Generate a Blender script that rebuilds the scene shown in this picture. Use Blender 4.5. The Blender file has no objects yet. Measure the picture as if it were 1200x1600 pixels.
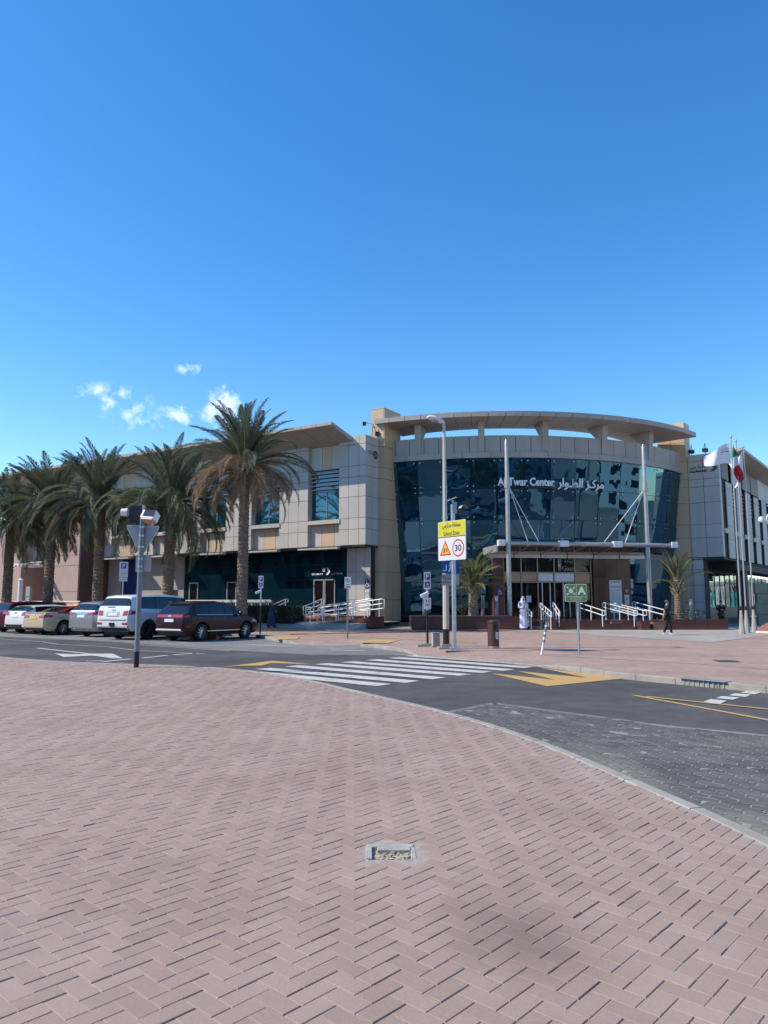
import bpy, bmesh, math, random
import numpy as np
from mathutils import Vector, Matrix
from mathutils.bvhtree import BVHTree
random.seed(7)
R = math.radians
SC = bpy.context.scene
COL = SC.collection

# ------------------------------------------------------------------ camera, sky, sun, exposure
cam_d = bpy.data.cameras.new('camera')
cam = bpy.data.objects.new('camera', cam_d)
COL.objects.link(cam)
cam_d.sensor_fit = 'VERTICAL'
cam_d.sensor_height = 36.0
cam_d.lens = 36.0 * 1150 / 1600
cam_d.clip_end = 6000
cam.location = (0, 0, 1.6)
cam.rotation_euler = (R(90 + math.degrees(math.atan(141 / 1150))), 0, 0)
SC.camera = cam

SUN_EL = 43.0
SUN_AZ = math.atan2(-1.0, -0.10)            # measured clockwise from +Y
world = bpy.data.worlds.new('World')
SC.world = world
world.use_nodes = True
wn = world.node_tree.nodes
wl = world.node_tree.links
wn.clear()
w_out = wn.new('ShaderNodeOutputWorld')
w_bg = wn.new('ShaderNodeBackground')
w_sky = wn.new('ShaderNodeTexSky')
w_sky.sky_type = 'NISHITA'
w_sky.sun_disc = False
w_sky.sun_elevation = R(SUN_EL)
w_sky.sun_rotation = SUN_AZ
w_sky.altitude = 0
w_sky.air_density = 1.0
w_sky.dust_density = 0.15
w_sky.ozone_density = 2.4
w_bg.inputs['Strength'].default_value = 0.15
w_hs = wn.new('ShaderNodeHueSaturation')
w_hs.inputs['Saturation'].default_value = 1.34
w_hs.inputs['Hue'].default_value = 0.503
wl.new(w_sky.outputs['Color'], w_hs.inputs['Color'])
# a few small fair-weather clouds low on the left
w_tc = wn.new('ShaderNodeTexCoord')
w_noise = wn.new('ShaderNodeTexNoise')
w_noise.inputs['Scale'].default_value = 30
w_noise.inputs['Detail'].default_value = 7
w_noise.inputs['Roughness'].default_value = 0.60
wl.new(w_tc.outputs['Generated'], w_noise.inputs['Vector'])
def wmath(op, a, b=None):
    n = wn.new('ShaderNodeMath'); n.operation = op
    for i, v in enumerate((a, b)):
        if v is None: continue
        if isinstance(v, (int, float)): n.inputs[i].default_value = v
        else: wl.new(v, n.inputs[i])
    return n.outputs[0]
clouds = [(-.349, .915, .2560, 17, 42, .165), (-.268, .945, .2430, 30, 40, .14), (-.2535, .9365, .305, 44, 90, .13),
          (-.206, .954, .252, 26, 20, .22), (-.315, .93, .232, 24, 60, .11)]
total = None
for dx, dy, dz, kx, kz, amp in clouds:
    v = Vector((dx, dy, dz)).normalized()
    sep = wn.new('ShaderNodeVectorMath'); sep.operation = 'SUBTRACT'
    wl.new(w_tc.outputs['Generated'], sep.inputs[0]); sep.inputs[1].default_value = v
    scl = wn.new('ShaderNodeVectorMath'); scl.operation = 'MULTIPLY'
    wl.new(sep.outputs[0], scl.inputs[0]); scl.inputs[1].default_value = (kx, kx, kz)
    ln = wn.new('ShaderNodeVectorMath'); ln.operation = 'LENGTH'
    wl.new(scl.outputs[0], ln.inputs[0])
    m = wmath('SUBTRACT', 1.0, ln.outputs['Value'])
    m = wmath('MAXIMUM', m, 0.0)
    m = wmath('MULTIPLY', m, amp)
    total = m if total is None else wmath('ADD', total, m)
thr = wmath('ADD', w_noise.outputs['Fac'], total)
cl = wmath('SUBTRACT', thr, 0.56)
cl = wmath('MULTIPLY', cl, 3.0)
cl = wmath('MAXIMUM', cl, 0.0)
cl = wmath('MINIMUM', cl, 0.50)
inside = wmath('MINIMUM', wmath('MULTIPLY', total, 14.0), 1.0)
cl = wmath('MULTIPLY', cl, inside)
w_mix = wn.new('ShaderNodeMixRGB')
wl.new(cl, w_mix.inputs['Fac'])
wl.new(w_hs.outputs['Color'], w_mix.inputs['Color1'])
w_mix.inputs['Color2'].default_value = (6.6, 6.9, 7.3, 1)
wl.new(w_mix.outputs['Color'], w_bg.inputs['Color'])
wl.new(w_bg.outputs['Background'], w_out.inputs['Surface'])

sun_d = bpy.data.lights.new('sun', 'SUN')
sun_d.energy = 3.45
sun_d.angle = R(0.53)
sun_d.color = (1.0, 0.905, 0.775)
sun = bpy.data.objects.new('sun', sun_d)
COL.objects.link(sun)
sdir = Vector((-1.0, -0.10, 0)).normalized() * math.cos(R(SUN_EL)) + Vector((0, 0, math.sin(R(SUN_EL))))
sun.rotation_euler = sdir.to_track_quat('Z', 'Y').to_euler()
sun.location = (-30, 10, 40)

vs = SC.view_settings
vs.view_transform = 'Standard'
vs.look = 'None'
vs.exposure = 0.66
vs.gamma = 1.0
vs.use_curve_mapping = False

# ------------------------------------------------------------------ materials
MATS = {}
def mat(name, col, rough=0.6, metal=0.0, var=0.0, vscale=4.0, bump=0.0, bscale=30.0, rnd=0.0, ior=1.45,
        coat=0.0, spec=None, col2=None, attr=None, coord='Object', detail=4, emit=None, world_coord=False):
    if name in MATS: return MATS[name]
    m = bpy.data.materials.new(name); m.use_nodes = True
    nt = m.node_tree; N = nt.nodes; L = nt.links
    b = N['Principled BSDF']
    b.inputs['Roughness'].default_value = rough
    b.inputs['Metallic'].default_value = metal
    b.inputs['IOR'].default_value = ior
    if coat: b.inputs['Coat Weight'].default_value = coat; b.inputs['Coat Roughness'].default_value = 0.04
    if spec is not None: b.inputs['Specular IOR Level'].default_value = spec
    c = (*col, 1)
    b.inputs['Base Color'].default_value = c
    src = None
    if world_coord:
        tc = N.new('ShaderNodeNewGeometry'); vec = tc.outputs['Position']
    else:
        tc = N.new('ShaderNodeTexCoord'); vec = tc.outputs[coord]
    if var > 0 or col2 is not None:
        nz = N.new('ShaderNodeTexNoise'); nz.inputs['Scale'].default_value = vscale
        nz.inputs['Detail'].default_value = detail; nz.inputs['Roughness'].default_value = .6
        L.new(vec, nz.inputs['Vector'])
        rp = N.new('ShaderNodeValToRGB')
        rp.color_ramp.elements[0].position = .32; rp.color_ramp.elements[1].position = .68
        if col2 is None:
            rp.color_ramp.elements[0].color = (*[x * (1 - var) for x in col], 1)
            rp.color_ramp.elements[1].color = (*[min(1, x * (1 + var)) for x in col], 1)
        else:
            rp.color_ramp.elements[0].color = c; rp.color_ramp.elements[1].color = (*col2, 1)
        L.new(nz.outputs['Fac'], rp.inputs['Fac']); src = rp.outputs['Color']
    if rnd > 0 or attr:
        if attr:
            at = N.new('ShaderNodeAttribute'); at.attribute_name = attr; val = at.outputs['Fac']
        else:
            oi = N.new('ShaderNodeObjectInfo'); val = oi.outputs['Random']
        mr = N.new('ShaderNodeMapRange'); mr.inputs['To Min'].default_value = 1 - rnd; mr.inputs['To Max'].default_value = 1 + rnd
        L.new(val, mr.inputs['Value'])
        mx = N.new('ShaderNodeVectorMath'); mx.operation = 'SCALE'
        if src is not None: L.new(src, mx.inputs[0])
        else: mx.inputs[0].default_value = col
        L.new(mr.outputs[0], mx.inputs['Scale']); src = mx.outputs[0]
    if src is not None: L.new(src, b.inputs['Base Color'])
    if bump > 0:
        n2 = N.new('ShaderNodeTexNoise'); n2.inputs['Scale'].default_value = bscale; n2.inputs['Detail'].default_value = 5
        L.new(vec, n2.inputs['Vector'])
        bp = N.new('ShaderNodeBump'); bp.inputs['Strength'].default_value = 1.0; bp.inputs['Distance'].default_value = bump
        L.new(n2.outputs['Fac'], bp.inputs['Height']); L.new(bp.outputs['Normal'], b.inputs['Normal'])
    if emit:
        b.inputs['Emission Color'].default_value = (*emit[:3], 1); b.inputs['Emission Strength'].default_value = emit[3]
    MATS[name] = m
    return m

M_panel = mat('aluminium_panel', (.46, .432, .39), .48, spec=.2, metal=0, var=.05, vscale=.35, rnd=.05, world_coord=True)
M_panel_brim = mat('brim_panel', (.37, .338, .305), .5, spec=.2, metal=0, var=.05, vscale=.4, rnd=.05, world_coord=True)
M_beige = mat('beige_panel', (.50, .37, .235), .5, .0, .05, .4, rnd=.04, world_coord=True)
def streaks(m, amt=.12):
    """faint rain-washed dust streaks running down the sheet metal"""
    N = m.node_tree.nodes; L = m.node_tree.links; b = N['Principled BSDF']; old = b.inputs['Base Color'].links[0].from_socket
    g = N.new('ShaderNodeNewGeometry'); mp = N.new('ShaderNodeMapping'); mp.inputs['Scale'].default_value = (2.6, 2.6, .18); L.new(g.outputs['Position'], mp.inputs['Vector'])
    nz = N.new('ShaderNodeTexNoise'); nz.inputs['Scale'].default_value = 1.0; nz.inputs['Detail'].default_value = 6; L.new(mp.outputs[0], nz.inputs['Vector'])
    mr = N.new('ShaderNodeMapRange'); mr.inputs['From Min'].default_value = .35; mr.inputs['From Max'].default_value = .68; mr.inputs['To Min'].default_value = 1 + amt * .5; mr.inputs['To Max'].default_value = 1 - amt
    L.new(nz.outputs['Fac'], mr.inputs['Value']); sc = N.new('ShaderNodeVectorMath'); sc.operation = 'SCALE'; L.new(old, sc.inputs[0]); L.new(mr.outputs[0], sc.inputs['Scale']); L.new(sc.outputs[0], b.inputs['Base Color'])
for m_ in (M_panel, M_panel_brim, M_beige): streaks(m_, .05)
M_joint = mat('dark_joint', (.035, .033, .032), .8)
M_white_metal = mat('white_metal', (.72, .72, .70), .35, .0, .05, 2)
M_steel = mat('galvanised_steel', (.50, .52, .54), .36, .75, .12, 3, bump=.0006, bscale=12)
M_post = mat('grey_post', (.20, .225, .255), .42, .35, .08, 5)
M_dark = mat('black_plastic', (.022, .023, .025), .45)
M_black = mat('black_paint', (.015, .015, .016), .4)
M_white = mat('sign_white', (.74, .74, .72), .38)
M_blue = mat('sign_blue', (.02, .085, .36), .38)
M_navy = mat('sign_navy', (.02, .03, .16), .38)
M_yellow = mat('sign_yellow', (.56, .49, .02), .4)
M_red = mat('sign_red', (.55, .03, .03), .4)
M_amber = mat('sign_amber', (.72, .40, .02), .4)
M_green = mat('sign_green', (.14, .27, .055), .4, var=.05)
M_signback = mat('sign_back_aluminium', (.36, .37, .37), .45, .5, .08, 4)
M_granite = mat('brown_granite', (.125, .050, .040), .22, 0, .22, 60, rnd=.08, world_coord=True)
M_granite_l = mat('rose_granite', (.27, .125, .095), .3, 0, .2, 50, rnd=.08, world_coord=True)
M_wall_pink = mat('rose_render', (.40, .29, .25), .8, 0, .05, 1.2)
M_wall_dark = mat('brown_render_and_shade', (.12, .075, .065), .7, 0, .08, 1.2)
M_wall_stone = mat('stone_cladding', (.34, .32, .29), .7, 0, .07, 2, rnd=.05)
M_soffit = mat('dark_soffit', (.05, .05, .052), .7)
M_letter = mat('white_lettering', (.82, .83, .83), .35)
M_letter_dark = mat('dark_lettering', (.03, .03, .04), .4)
M_concrete = mat('concrete', (.36, .345, .31), .85, spec=.15, metal=0, var=.14, vscale=3.5, bump=.002, bscale=60, world_coord=True)
M_kerb = mat('kerb_concrete', (.32, .30, .262), .85, spec=.12, metal=0, var=.14, vscale=2.5, bump=.002, bscale=70, rnd=.07, world_coord=True)
M_soil = mat('planting_soil', (.16, .11, .075), .95, 0, .3, 9)
M_chrome = mat('chrome', (.75, .75, .76), .12, 1.0)
M_tyre = mat('tyre_rubber', (.016, .016, .017), .75, 0, .15, 20)
M_alloy = mat('alloy_rim', (.42, .43, .45), .28, .85)
M_alloy_dark = mat('dark_alloy_rim', (.09, .09, .10), .3, .7)
M_carglass = mat('car_glass', (.008, .010, .012), .03, 0, ior=1.55)
M_taillight = mat('tail_light', (.36, .012, .014), .12, 0, coat=1.0)
M_headlight = mat('head_light', (.6, .62, .64), .1, .3, coat=1.0)
M_plate = mat('number_plate', (.72, .72, .70), .4)
M_skin = mat('skin', (.30, .17, .11), .5)
M_hair = mat('hair', (.012, .010, .009), .6)
M_trunk = mat('palm_bark', (.19, .135, .095), .9, 0, .30, 7, bump=.012, bscale=14)
M_trunk_pale = mat('pale_palm_bark', (.27, .205, .135), .9, 0, .30, 8, bump=.012, bscale=14)
M_steel_pale = mat('pale_steel', (.42, .41, .385), .36, .4, .10, 2.5)

def frond_mat(name, c1, c2, rough=.5):
    m = mat(name, c1, rough, 0, 0, 2.5, col2=c2, rnd=.28)
    N = m.node_tree.nodes; L = m.node_tree.links; b = N['Principled BSDF']; tr = N.new('ShaderNodeBsdfTranslucent'); mx = N.new('ShaderNodeMixShader'); mx.inputs['Fac'].default_value = .38
    L.new(b.inputs['Base Color'].links[0].from_socket, tr.inputs['Color']); L.new(b.outputs['BSDF'], mx.inputs[1]); L.new(tr.outputs['BSDF'], mx.inputs[2]); L.new(mx.outputs[0], N['Material Output'].inputs['Surface'])
    return m
M_frond = frond_mat('palm_leaf', (.088, .112, .064), (.170, .186, .115), .55)
M_frond_fresh = frond_mat('young_palm_leaf', (.115, .145, .045), (.175, .19, .07), .45)
M_frond_dry = frond_mat('dry_palm_leaf', (.25, .165, .10), (.36, .26, .165), .75)
M_stalk = mat('palm_stalk', (.22, .19, .10), .6, 0, .2, 6)
M_hedge = mat('hedge_leaf', (.030, .052, .022), .5, 0, 0, 9, col2=(.062, .088, .034), attr='tint', rnd=.35)

def glass_mat(name, col, bump, scale, ior=2.0, rough=.02, tint=(.38, .78, 1.0)):
    m = bpy.data.materials.new(name); m.use_nodes = True
    N = m.node_tree.nodes; L = m.node_tree.links; b = N['Principled BSDF']
    b.inputs['Base Color'].default_value = (*col, 1); b.inputs['Roughness'].default_value = rough
    b.inputs['IOR'].default_value = ior
    b.inputs['Specular Tint'].default_value = (*tint, 1)
    g = N.new('ShaderNodeNewGeometry')
    nz = N.new('ShaderNodeTexNoise'); nz.inputs['Scale'].default_value = scale; nz.inputs['Detail'].default_value = 1.5
    L.new(g.outputs['Position'], nz.inputs['Vector'])
    bp = N.new('ShaderNodeBump'); bp.inputs['Distance'].default_value = bump; bp.inputs['Strength'].default_value = 1
    L.new(nz.outputs['Fac'], bp.inputs['Height']); L.new(bp.outputs['Normal'], b.inputs['Normal'])
    MATS[name] = m
    return m
M_glass = glass_mat('tinted_glass', (.003, .017, .027), .012, .7, 2.7, .012, (.28, .69, 1.0))
M_glass_win = glass_mat('window_glass', (.006, .040, .060), .012, .8, 2.1, .015, (.45, .8, 1.0))
M_glass_wing = glass_mat('wing_glass', (.003, .016, .024), .008, .8, 1.5)
M_glass_portal = glass_mat('portal_glass', (.010, .008, .008), .006, .9, 1.42, .02, (1, 1, 1))
M_mirror = glass_mat('mirror_glass', (.02, .05, .06), .012, .9, 4.0, .02, (.8, .95, 1))
M_canopy_glass = glass_mat('canopy_glass', (.10, .11, .115), .006, 1.2, 2.0, .06, (1, 1, 1))

# ------------------------------------------------------------------ mesh helpers
class MB:
    def __init__(self): self.v = []; self.f = []; self.tint = []
    def add(self, vs, fs):
        o = len(self.v); self.v.extend([tuple(p) for p in vs]); self.f.extend([tuple(i + o for i in f) for f in fs]); return o
    def box(self, c, s, rz=0, M=None):
        x, y, z = s[0] / 2, s[1] / 2, s[2] / 2
        vs = [Vector((sx * x, sy * y, sz * z)) for sz in (-1, 1) for sy in (-1, 1) for sx in (-1, 1)]
        if M is not None: vs = [M @ v for v in vs]
        elif rz:
            q = Matrix.Rotation(rz, 3, 'Z'); vs = [q @ v for v in vs]
        c = Vector(c); vs = [v + c for v in vs]
        self.add(vs, [(0, 2, 3, 1), (4, 5, 7, 6), (0, 1, 5, 4), (2, 6, 7, 3), (0, 4, 6, 2), (1, 3, 7, 5)])
    def prism(self, poly, z0, z1):
        n = len(poly)
        a = sum(poly[i][0] * poly[(i + 1) % n][1] - poly[(i + 1) % n][0] * poly[i][1] for i in range(n))
        if a < 0: poly = poly[::-1]
        vs = [(p[0], p[1], z0) for p in poly] + [(p[0], p[1], z1) for p in poly]
        fs = [tuple(range(n))[::-1], tuple(range(n, 2 * n))] + [(i, (i + 1) % n, n + (i + 1) % n, n + i) for i in range(n)]
        self.add(vs, fs)
    def sheet(self, poly, z):
        n = len(poly)
        a = sum(poly[i][0] * poly[(i + 1) % n][1] - poly[(i + 1) % n][0] * poly[i][1] for i in range(n))
        if a < 0: poly = poly[::-1]
        self.add([(p[0], p[1], z(p[0], p[1]) if callable(z) else z) for p in poly], [tuple(range(n))])
    def tube(self, pts, r, n=8, cap=True):
        pts = [Vector(p) for p in pts]; m = len(pts)
        rs = r if isinstance(r, (list, tuple)) else [r] * m
        rings = []; up = None
        for i, p in enumerate(pts):
            d = (pts[min(i + 1, m - 1)] - pts[max(i - 1, 0)]).normalized()
            if up is None:
                up = Vector((0, 0, 1)) if abs(d.z) < .9 else Vector((1, 0, 0))
            a = d.cross(up)
            if a.length < 1e-5: a = d.orthogonal()
            a.normalize(); b = a.cross(d).normalized(); up = b
            rings.append([p + (a * math.cos(2 * math.pi * k / n) + b * math.sin(2 * math.pi * k / n)) * rs[i] for k in range(n)])
        vs = [q for rr in rings for q in rr]
        fs = [(i * n + k, i * n + (k + 1) % n, (i + 1) * n + (k + 1) % n, (i + 1) * n + k) for i in range(m - 1) for k in range(n)]
        if cap: fs += [tuple(range(n))[::-1], tuple((m - 1) * n + k for k in range(n))]
        self.add(vs, fs)
    def lathe(self, prof, n=16, c=(0, 0, 0), axis='Z', cap=True):
        vs = []
        for r, z in prof:
            for k in range(n):
                a = 2 * math.pi * k / n
                if axis == 'Z': vs.append((c[0] + r * math.cos(a), c[1] + r * math.sin(a), c[2] + z))
                elif axis == 'Y': vs.append((c[0] + r * math.cos(a), c[1] + z, c[2] + r * math.sin(a)))
                else: vs.append((c[0] + z, c[1] + r * math.cos(a), c[2] + r * math.sin(a)))
        m = len(prof)
        fs = [(i * n + k, i * n + (k + 1) % n, (i + 1) * n + (k + 1) % n, (i + 1) * n + k) for i in range(m - 1) for k in range(n)]
        if cap: fs += [tuple(range(n))[::-1], tuple((m - 1) * n + k for k in range(n))]
        self.add(vs, fs)
    def mesh(self, name, mats=None, smooth=False, fix=True):
        me = bpy.data.meshes.new(name)
        me.from_pydata(self.v, [], self.f)
        if fix:
            bm = bmesh.new(); bm.from_mesh(me); bmesh.ops.recalc_face_normals(bm, faces=bm.faces); bm.to_mesh(me); bm.free()
        if mats: me.materials.append(mats)
        if smooth:
            me.polygons.foreach_set('use_smooth', [True] * len(me.polygons))
            if smooth != 'all': me.set_sharp_from_angle(angle=R(smooth if smooth is not True else 40))
        me.update()
        return me
    def obj(self, name, m=None, parent=None, smooth=False, loc=None, rz=None, fix=True):
        return ob(name, self.mesh(name, m, smooth, fix), parent, loc, rz)

def ob(name, me, parent=None, loc=None, rz=None, rot=None):
    o = bpy.data.objects.new(name, me); COL.objects.link(o)
    if parent is not None: o.parent = parent
    if loc is not None: o.location = loc
    if rz is not None: o.rotation_euler = (0, 0, rz)
    if rot is not None: o.rotation_euler = rot
    return o
def tag(o, label=None, cat=None, group=None, kind=None):
    if label: o['label'] = label
    if cat: o['category'] = cat
    if group: o['group'] = group
    if kind: o['kind'] = kind
    return o
def thing(name, label, cat, loc=(0, 0, 0), rz=0, group=None):
    o = bpy.data.objects.new(name, None); COL.objects.link(o)
    o.empty_display_size = .2
    o.location = loc; o.rotation_euler = (0, 0, rz)
    return tag(o, label, cat, group)
KIDS = {}
def copy_tree(o, parent=None):
    if not KIDS or o.name not in KIDS:
        KIDS.clear()
        for q in COL.objects:
            if q.parent: KIDS.setdefault(q.parent.name, []).append(q)
        KIDS.setdefault(o.name, [])
    def rec(x, p):
        c = x.copy(); COL.objects.link(c)
        if p is not None: c.parent = p
        for ch in KIDS.get(x.name, []): rec(ch, c)
        return c
    r = rec(o, parent); KIDS.clear()
    return r
BOXC = {}
def boxmesh(sx, sy, sz, m, bevel=0.0):
    k = (round(sx, 4), round(sy, 4), round(sz, 4), m.name, bevel)
    if k not in BOXC:
        b = MB(); b.box((0, 0, 0), (sx, sy, sz)); me = b.mesh('box', m, fix=False)
        if bevel:
            bm = bmesh.new(); bm.from_mesh(me)
            bmesh.ops.bevel(bm, geom=bm.edges[:], offset=bevel, segments=1, affect='EDGES'); bm.to_mesh(me); bm.free()
        BOXC[k] = me
    return BOXC[k]
def box(name, c, s, m, parent=None, rz=0, bevel=0.0, rot=None):
    o = ob(name, boxmesh(*s, m, bevel), parent, c, rz if rot is None else None, rot)
    return o
def face_rz(n): return math.atan2(n[1], n[0]) + math.pi / 2

# lettering ----------------------------------------------------------------
AR = {'ا': (0xFE8D, 0xFE8E, 0, 0), 'ب': (0xFE8F, 0xFE90, 0xFE91, 0xFE92), 'ة': (0xFE93, 0xFE94, 0, 0), 'ت': (0xFE95, 0xFE96, 0xFE97, 0xFE98),
      'ج': (0xFE9D, 0xFE9E, 0xFE9F, 0xFEA0), 'د': (0xFEA9, 0xFEAA, 0, 0), 'ر': (0xFEAD, 0xFEAE, 0, 0), 'ز': (0xFEAF, 0xFEB0, 0, 0),
      'س': (0xFEB1, 0xFEB2, 0xFEB3, 0xFEB4), 'ط': (0xFEC1, 0xFEC2, 0xFEC3, 0xFEC4), 'ع': (0xFEC9, 0xFECA, 0xFECB, 0xFECC),
      'ق': (0xFED5, 0xFED6, 0xFED7, 0xFED8), 'ك': (0xFED9, 0xFEDA, 0xFEDB, 0xFEDC), 'ل': (0xFEDD, 0xFEDE, 0xFEDF, 0xFEE0),
      'م': (0xFEE1, 0xFEE2, 0xFEE3, 0xFEE4), 'ن': (0xFEE5, 0xFEE6, 0xFEE7, 0xFEE8), 'و': (0xFEED, 0xFEEE, 0, 0), 'ي': (0xFEF1, 0xFEF2, 0xFEF3, 0xFEF4)}
def ar(t):
    o = []
    for i, ch in enumerate(t):
        if ch not in AR: o.append(ch); continue
        p = i > 0 and ((t[i - 1] in AR and AR[t[i - 1]][2]) or t[i - 1] == 'ـ')
        n = i + 1 < len(t) and (t[i + 1] in AR or t[i + 1] == 'ـ') and AR[ch][2]
        o.append(chr(AR[ch][3 if p and n else 1 if p else 2 if n else 0]))
    return ''.join(o[::-1])
def text_mesh(body, height, depth, m, weight=0.0, width=None):
    """lettering lying in the local XZ plane, facing -Y, centred; height = overall height"""
    cu = bpy.data.curves.new('lettering', 'FONT'); cu.body = body; cu.size = 1.0; cu.resolution_u = 3
    cu.offset = weight; cu.extrude = 0.0
    t = bpy.data.objects.new('lettering', cu)
    me = bpy.data.meshes.new_from_object(t)
    bpy.data.objects.remove(t); bpy.data.curves.remove(cu)
    bm = bmesh.new(); bm.from_mesh(me)
    bmesh.ops.remove_doubles(bm, verts=bm.verts, dist=1e-5)
    xs = [v.co.x for v in bm.verts]; ys = [v.co.y for v in bm.verts]
    k = height / (max(ys) - min(ys)); cx = (max(xs) + min(xs)) / 2; cy = (max(ys) + min(ys)) / 2
    kx = k if width is None else width / (max(xs) - min(xs))
    # islands get hair-fine depth steps so overlapping strokes never share a plane
    seen = set(); isl = 0; lift = {}
    for v in bm.verts:
        if v in seen: continue
        st = [v]; seen.add(v)
        while st:
            q = st.pop(); lift[q] = isl
            for e in q.link_edges:
                w = e.other_vert(q)
                if w not in seen: seen.add(w); st.append(w)
        isl += 1
    for v in bm.verts: v.co = Vector(((v.co.x - cx) * kx, -depth - .0006 * (lift[v] % 4), (v.co.y - cy) * k))
    bmesh.ops.recalc_face_normals(bm, faces=bm.faces)
    for f in bm.faces:
        if f.normal.y > 0: f.normal_flip()
    if depth > 0.004:
        r = bmesh.ops.extrude_edge_only(bm, edges=[e for e in bm.edges if e.is_boundary])
        for v in [g for g in r['geom'] if isinstance(g, bmesh.types.BMVert)]: v.co.y = 0.0
    bm.to_mesh(me); bm.free()
    me.materials.append(m)
    return me
def disc_poly(cx, cz, r, n=20): return [(cx + r * math.cos(2 * math.pi * i / n), cz + r * math.sin(2 * math.pi * i / n)) for i in range(n)]
def flat(mb, poly, y):
    """polygon in XZ at depth y facing -Y"""
    n = len(poly)
    a = sum(poly[i][0] * poly[(i + 1) % n][1] - poly[(i + 1) % n][0] * poly[i][1] for i in range(n))
    if a < 0: poly = poly[::-1]
    mb.add([(p[0], y, p[1]) for p in poly], [tuple(range(n))])
def stroke(mb, pts, w, y):
    for (x0, z0), (x1, z1) in zip(pts, pts[1:]):
        d = Vector((x1 - x0, z1 - z0)); d.normalize(); n = Vector((-d.y, d.x)) * w / 2; e = d * w * .3
        flat(mb, [(x0 - n.x - e.x, z0 - n.y - e.y), (x1 - n.x + e.x, z1 - n.y + e.y), (x1 + n.x + e.x, z1 + n.y + e.y), (x0 + n.x - e.x, z0 + n.y - e.y)], y)
        y -= .0003
def wheelchair(mb, cx, cz, s, y):
    P = lambda x, z: (cx + x * s, cz + z * s)
    flat(mb, disc_poly(*P(-.08, .40), .085 * s, 12), y)
    stroke(mb, [P(-.07, .28), P(-.03, -.02), P(.2, -.02), P(.28, -.36), P(.38, -.33)], .085 * s, y - .001)
    stroke(mb, [P(-.05, .13), P(.17, .13)], .07 * s, y - .003)
    stroke(mb, [P(-.12 + .0, .1)] + [P(.02 + .27 * math.cos(R(a)), -.2 + .27 * math.sin(R(a))) for a in range(130, 345, 24)], .065 * s, y - .004)
# ------------------------------------------------------------------ frames of the place
O = Vector((7.865, 61.558, 0))                      # centre of the rotunda's circle
CLx = Vector((-1.115, 44.26)); nL = Vector((-.53, -.848)); dL = Vector((-.848, .53))
CRx = Vector((22.66, 49.10)); nR = Vector((.798, -.603)); dR = Vector((.603, .798))
pE = Vector((.989, .148)); aE = Vector((.148, -.989)); ME = Vector((6.96, 41.5))
def WL(s, out, z=0.0): q = CLx + dL * s + nL * out; return Vector((q.x, q.y, z))
def WR(s, out, z=0.0): q = CRx + dR * s + nR * out; return Vector((q.x, q.y, z))
def WE(X, Y, z=0.0): q = ME + pE * X - aE * Y; return Vector((q.x, q.y, z))
RZ_L = math.atan2(dL.y, dL.x); RZ_R = math.atan2(dR.y, dR.x); RZ_E = math.atan2(pE.y, pE.x)

def smoothline(pts, step):
    out = []; n = len(pts)
    for i in range(n - 1):
        p0 = Vector(pts[max(i - 1, 0)]); p1 = Vector(pts[i]); p2 = Vector(pts[i + 1]); p3 = Vector(pts[min(i + 2, n - 1)])
        k = max(1, int((p2 - p1).length / step))
        for j in range(k):
            t = j / k
            out.append(.5 * ((2 * p1) + (p2 - p0) * t + (2 * p0 - 5 * p1 + 4 * p2 - p3) * t * t + (3 * p1 - p0 - 3 * p2 + p3) * t ** 3))
    out.append(Vector(pts[-1]))
    return out
def resample(pts, step):
    acc = [0]
    for a, b in zip(pts, pts[1:]): acc.append(acc[-1] + (b - a).length)
    n = max(1, round(acc[-1] / step)); res = []; j = 0
    for i in range(n + 1):
        t = acc[-1] * i / n
        while j < len(pts) - 2 and acc[j + 1] < t: j += 1
        seg = acc[j + 1] - acc[j]
        res.append(pts[j].lerp(pts[j + 1], (t - acc[j]) / seg if seg else 0))
    return res

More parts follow.
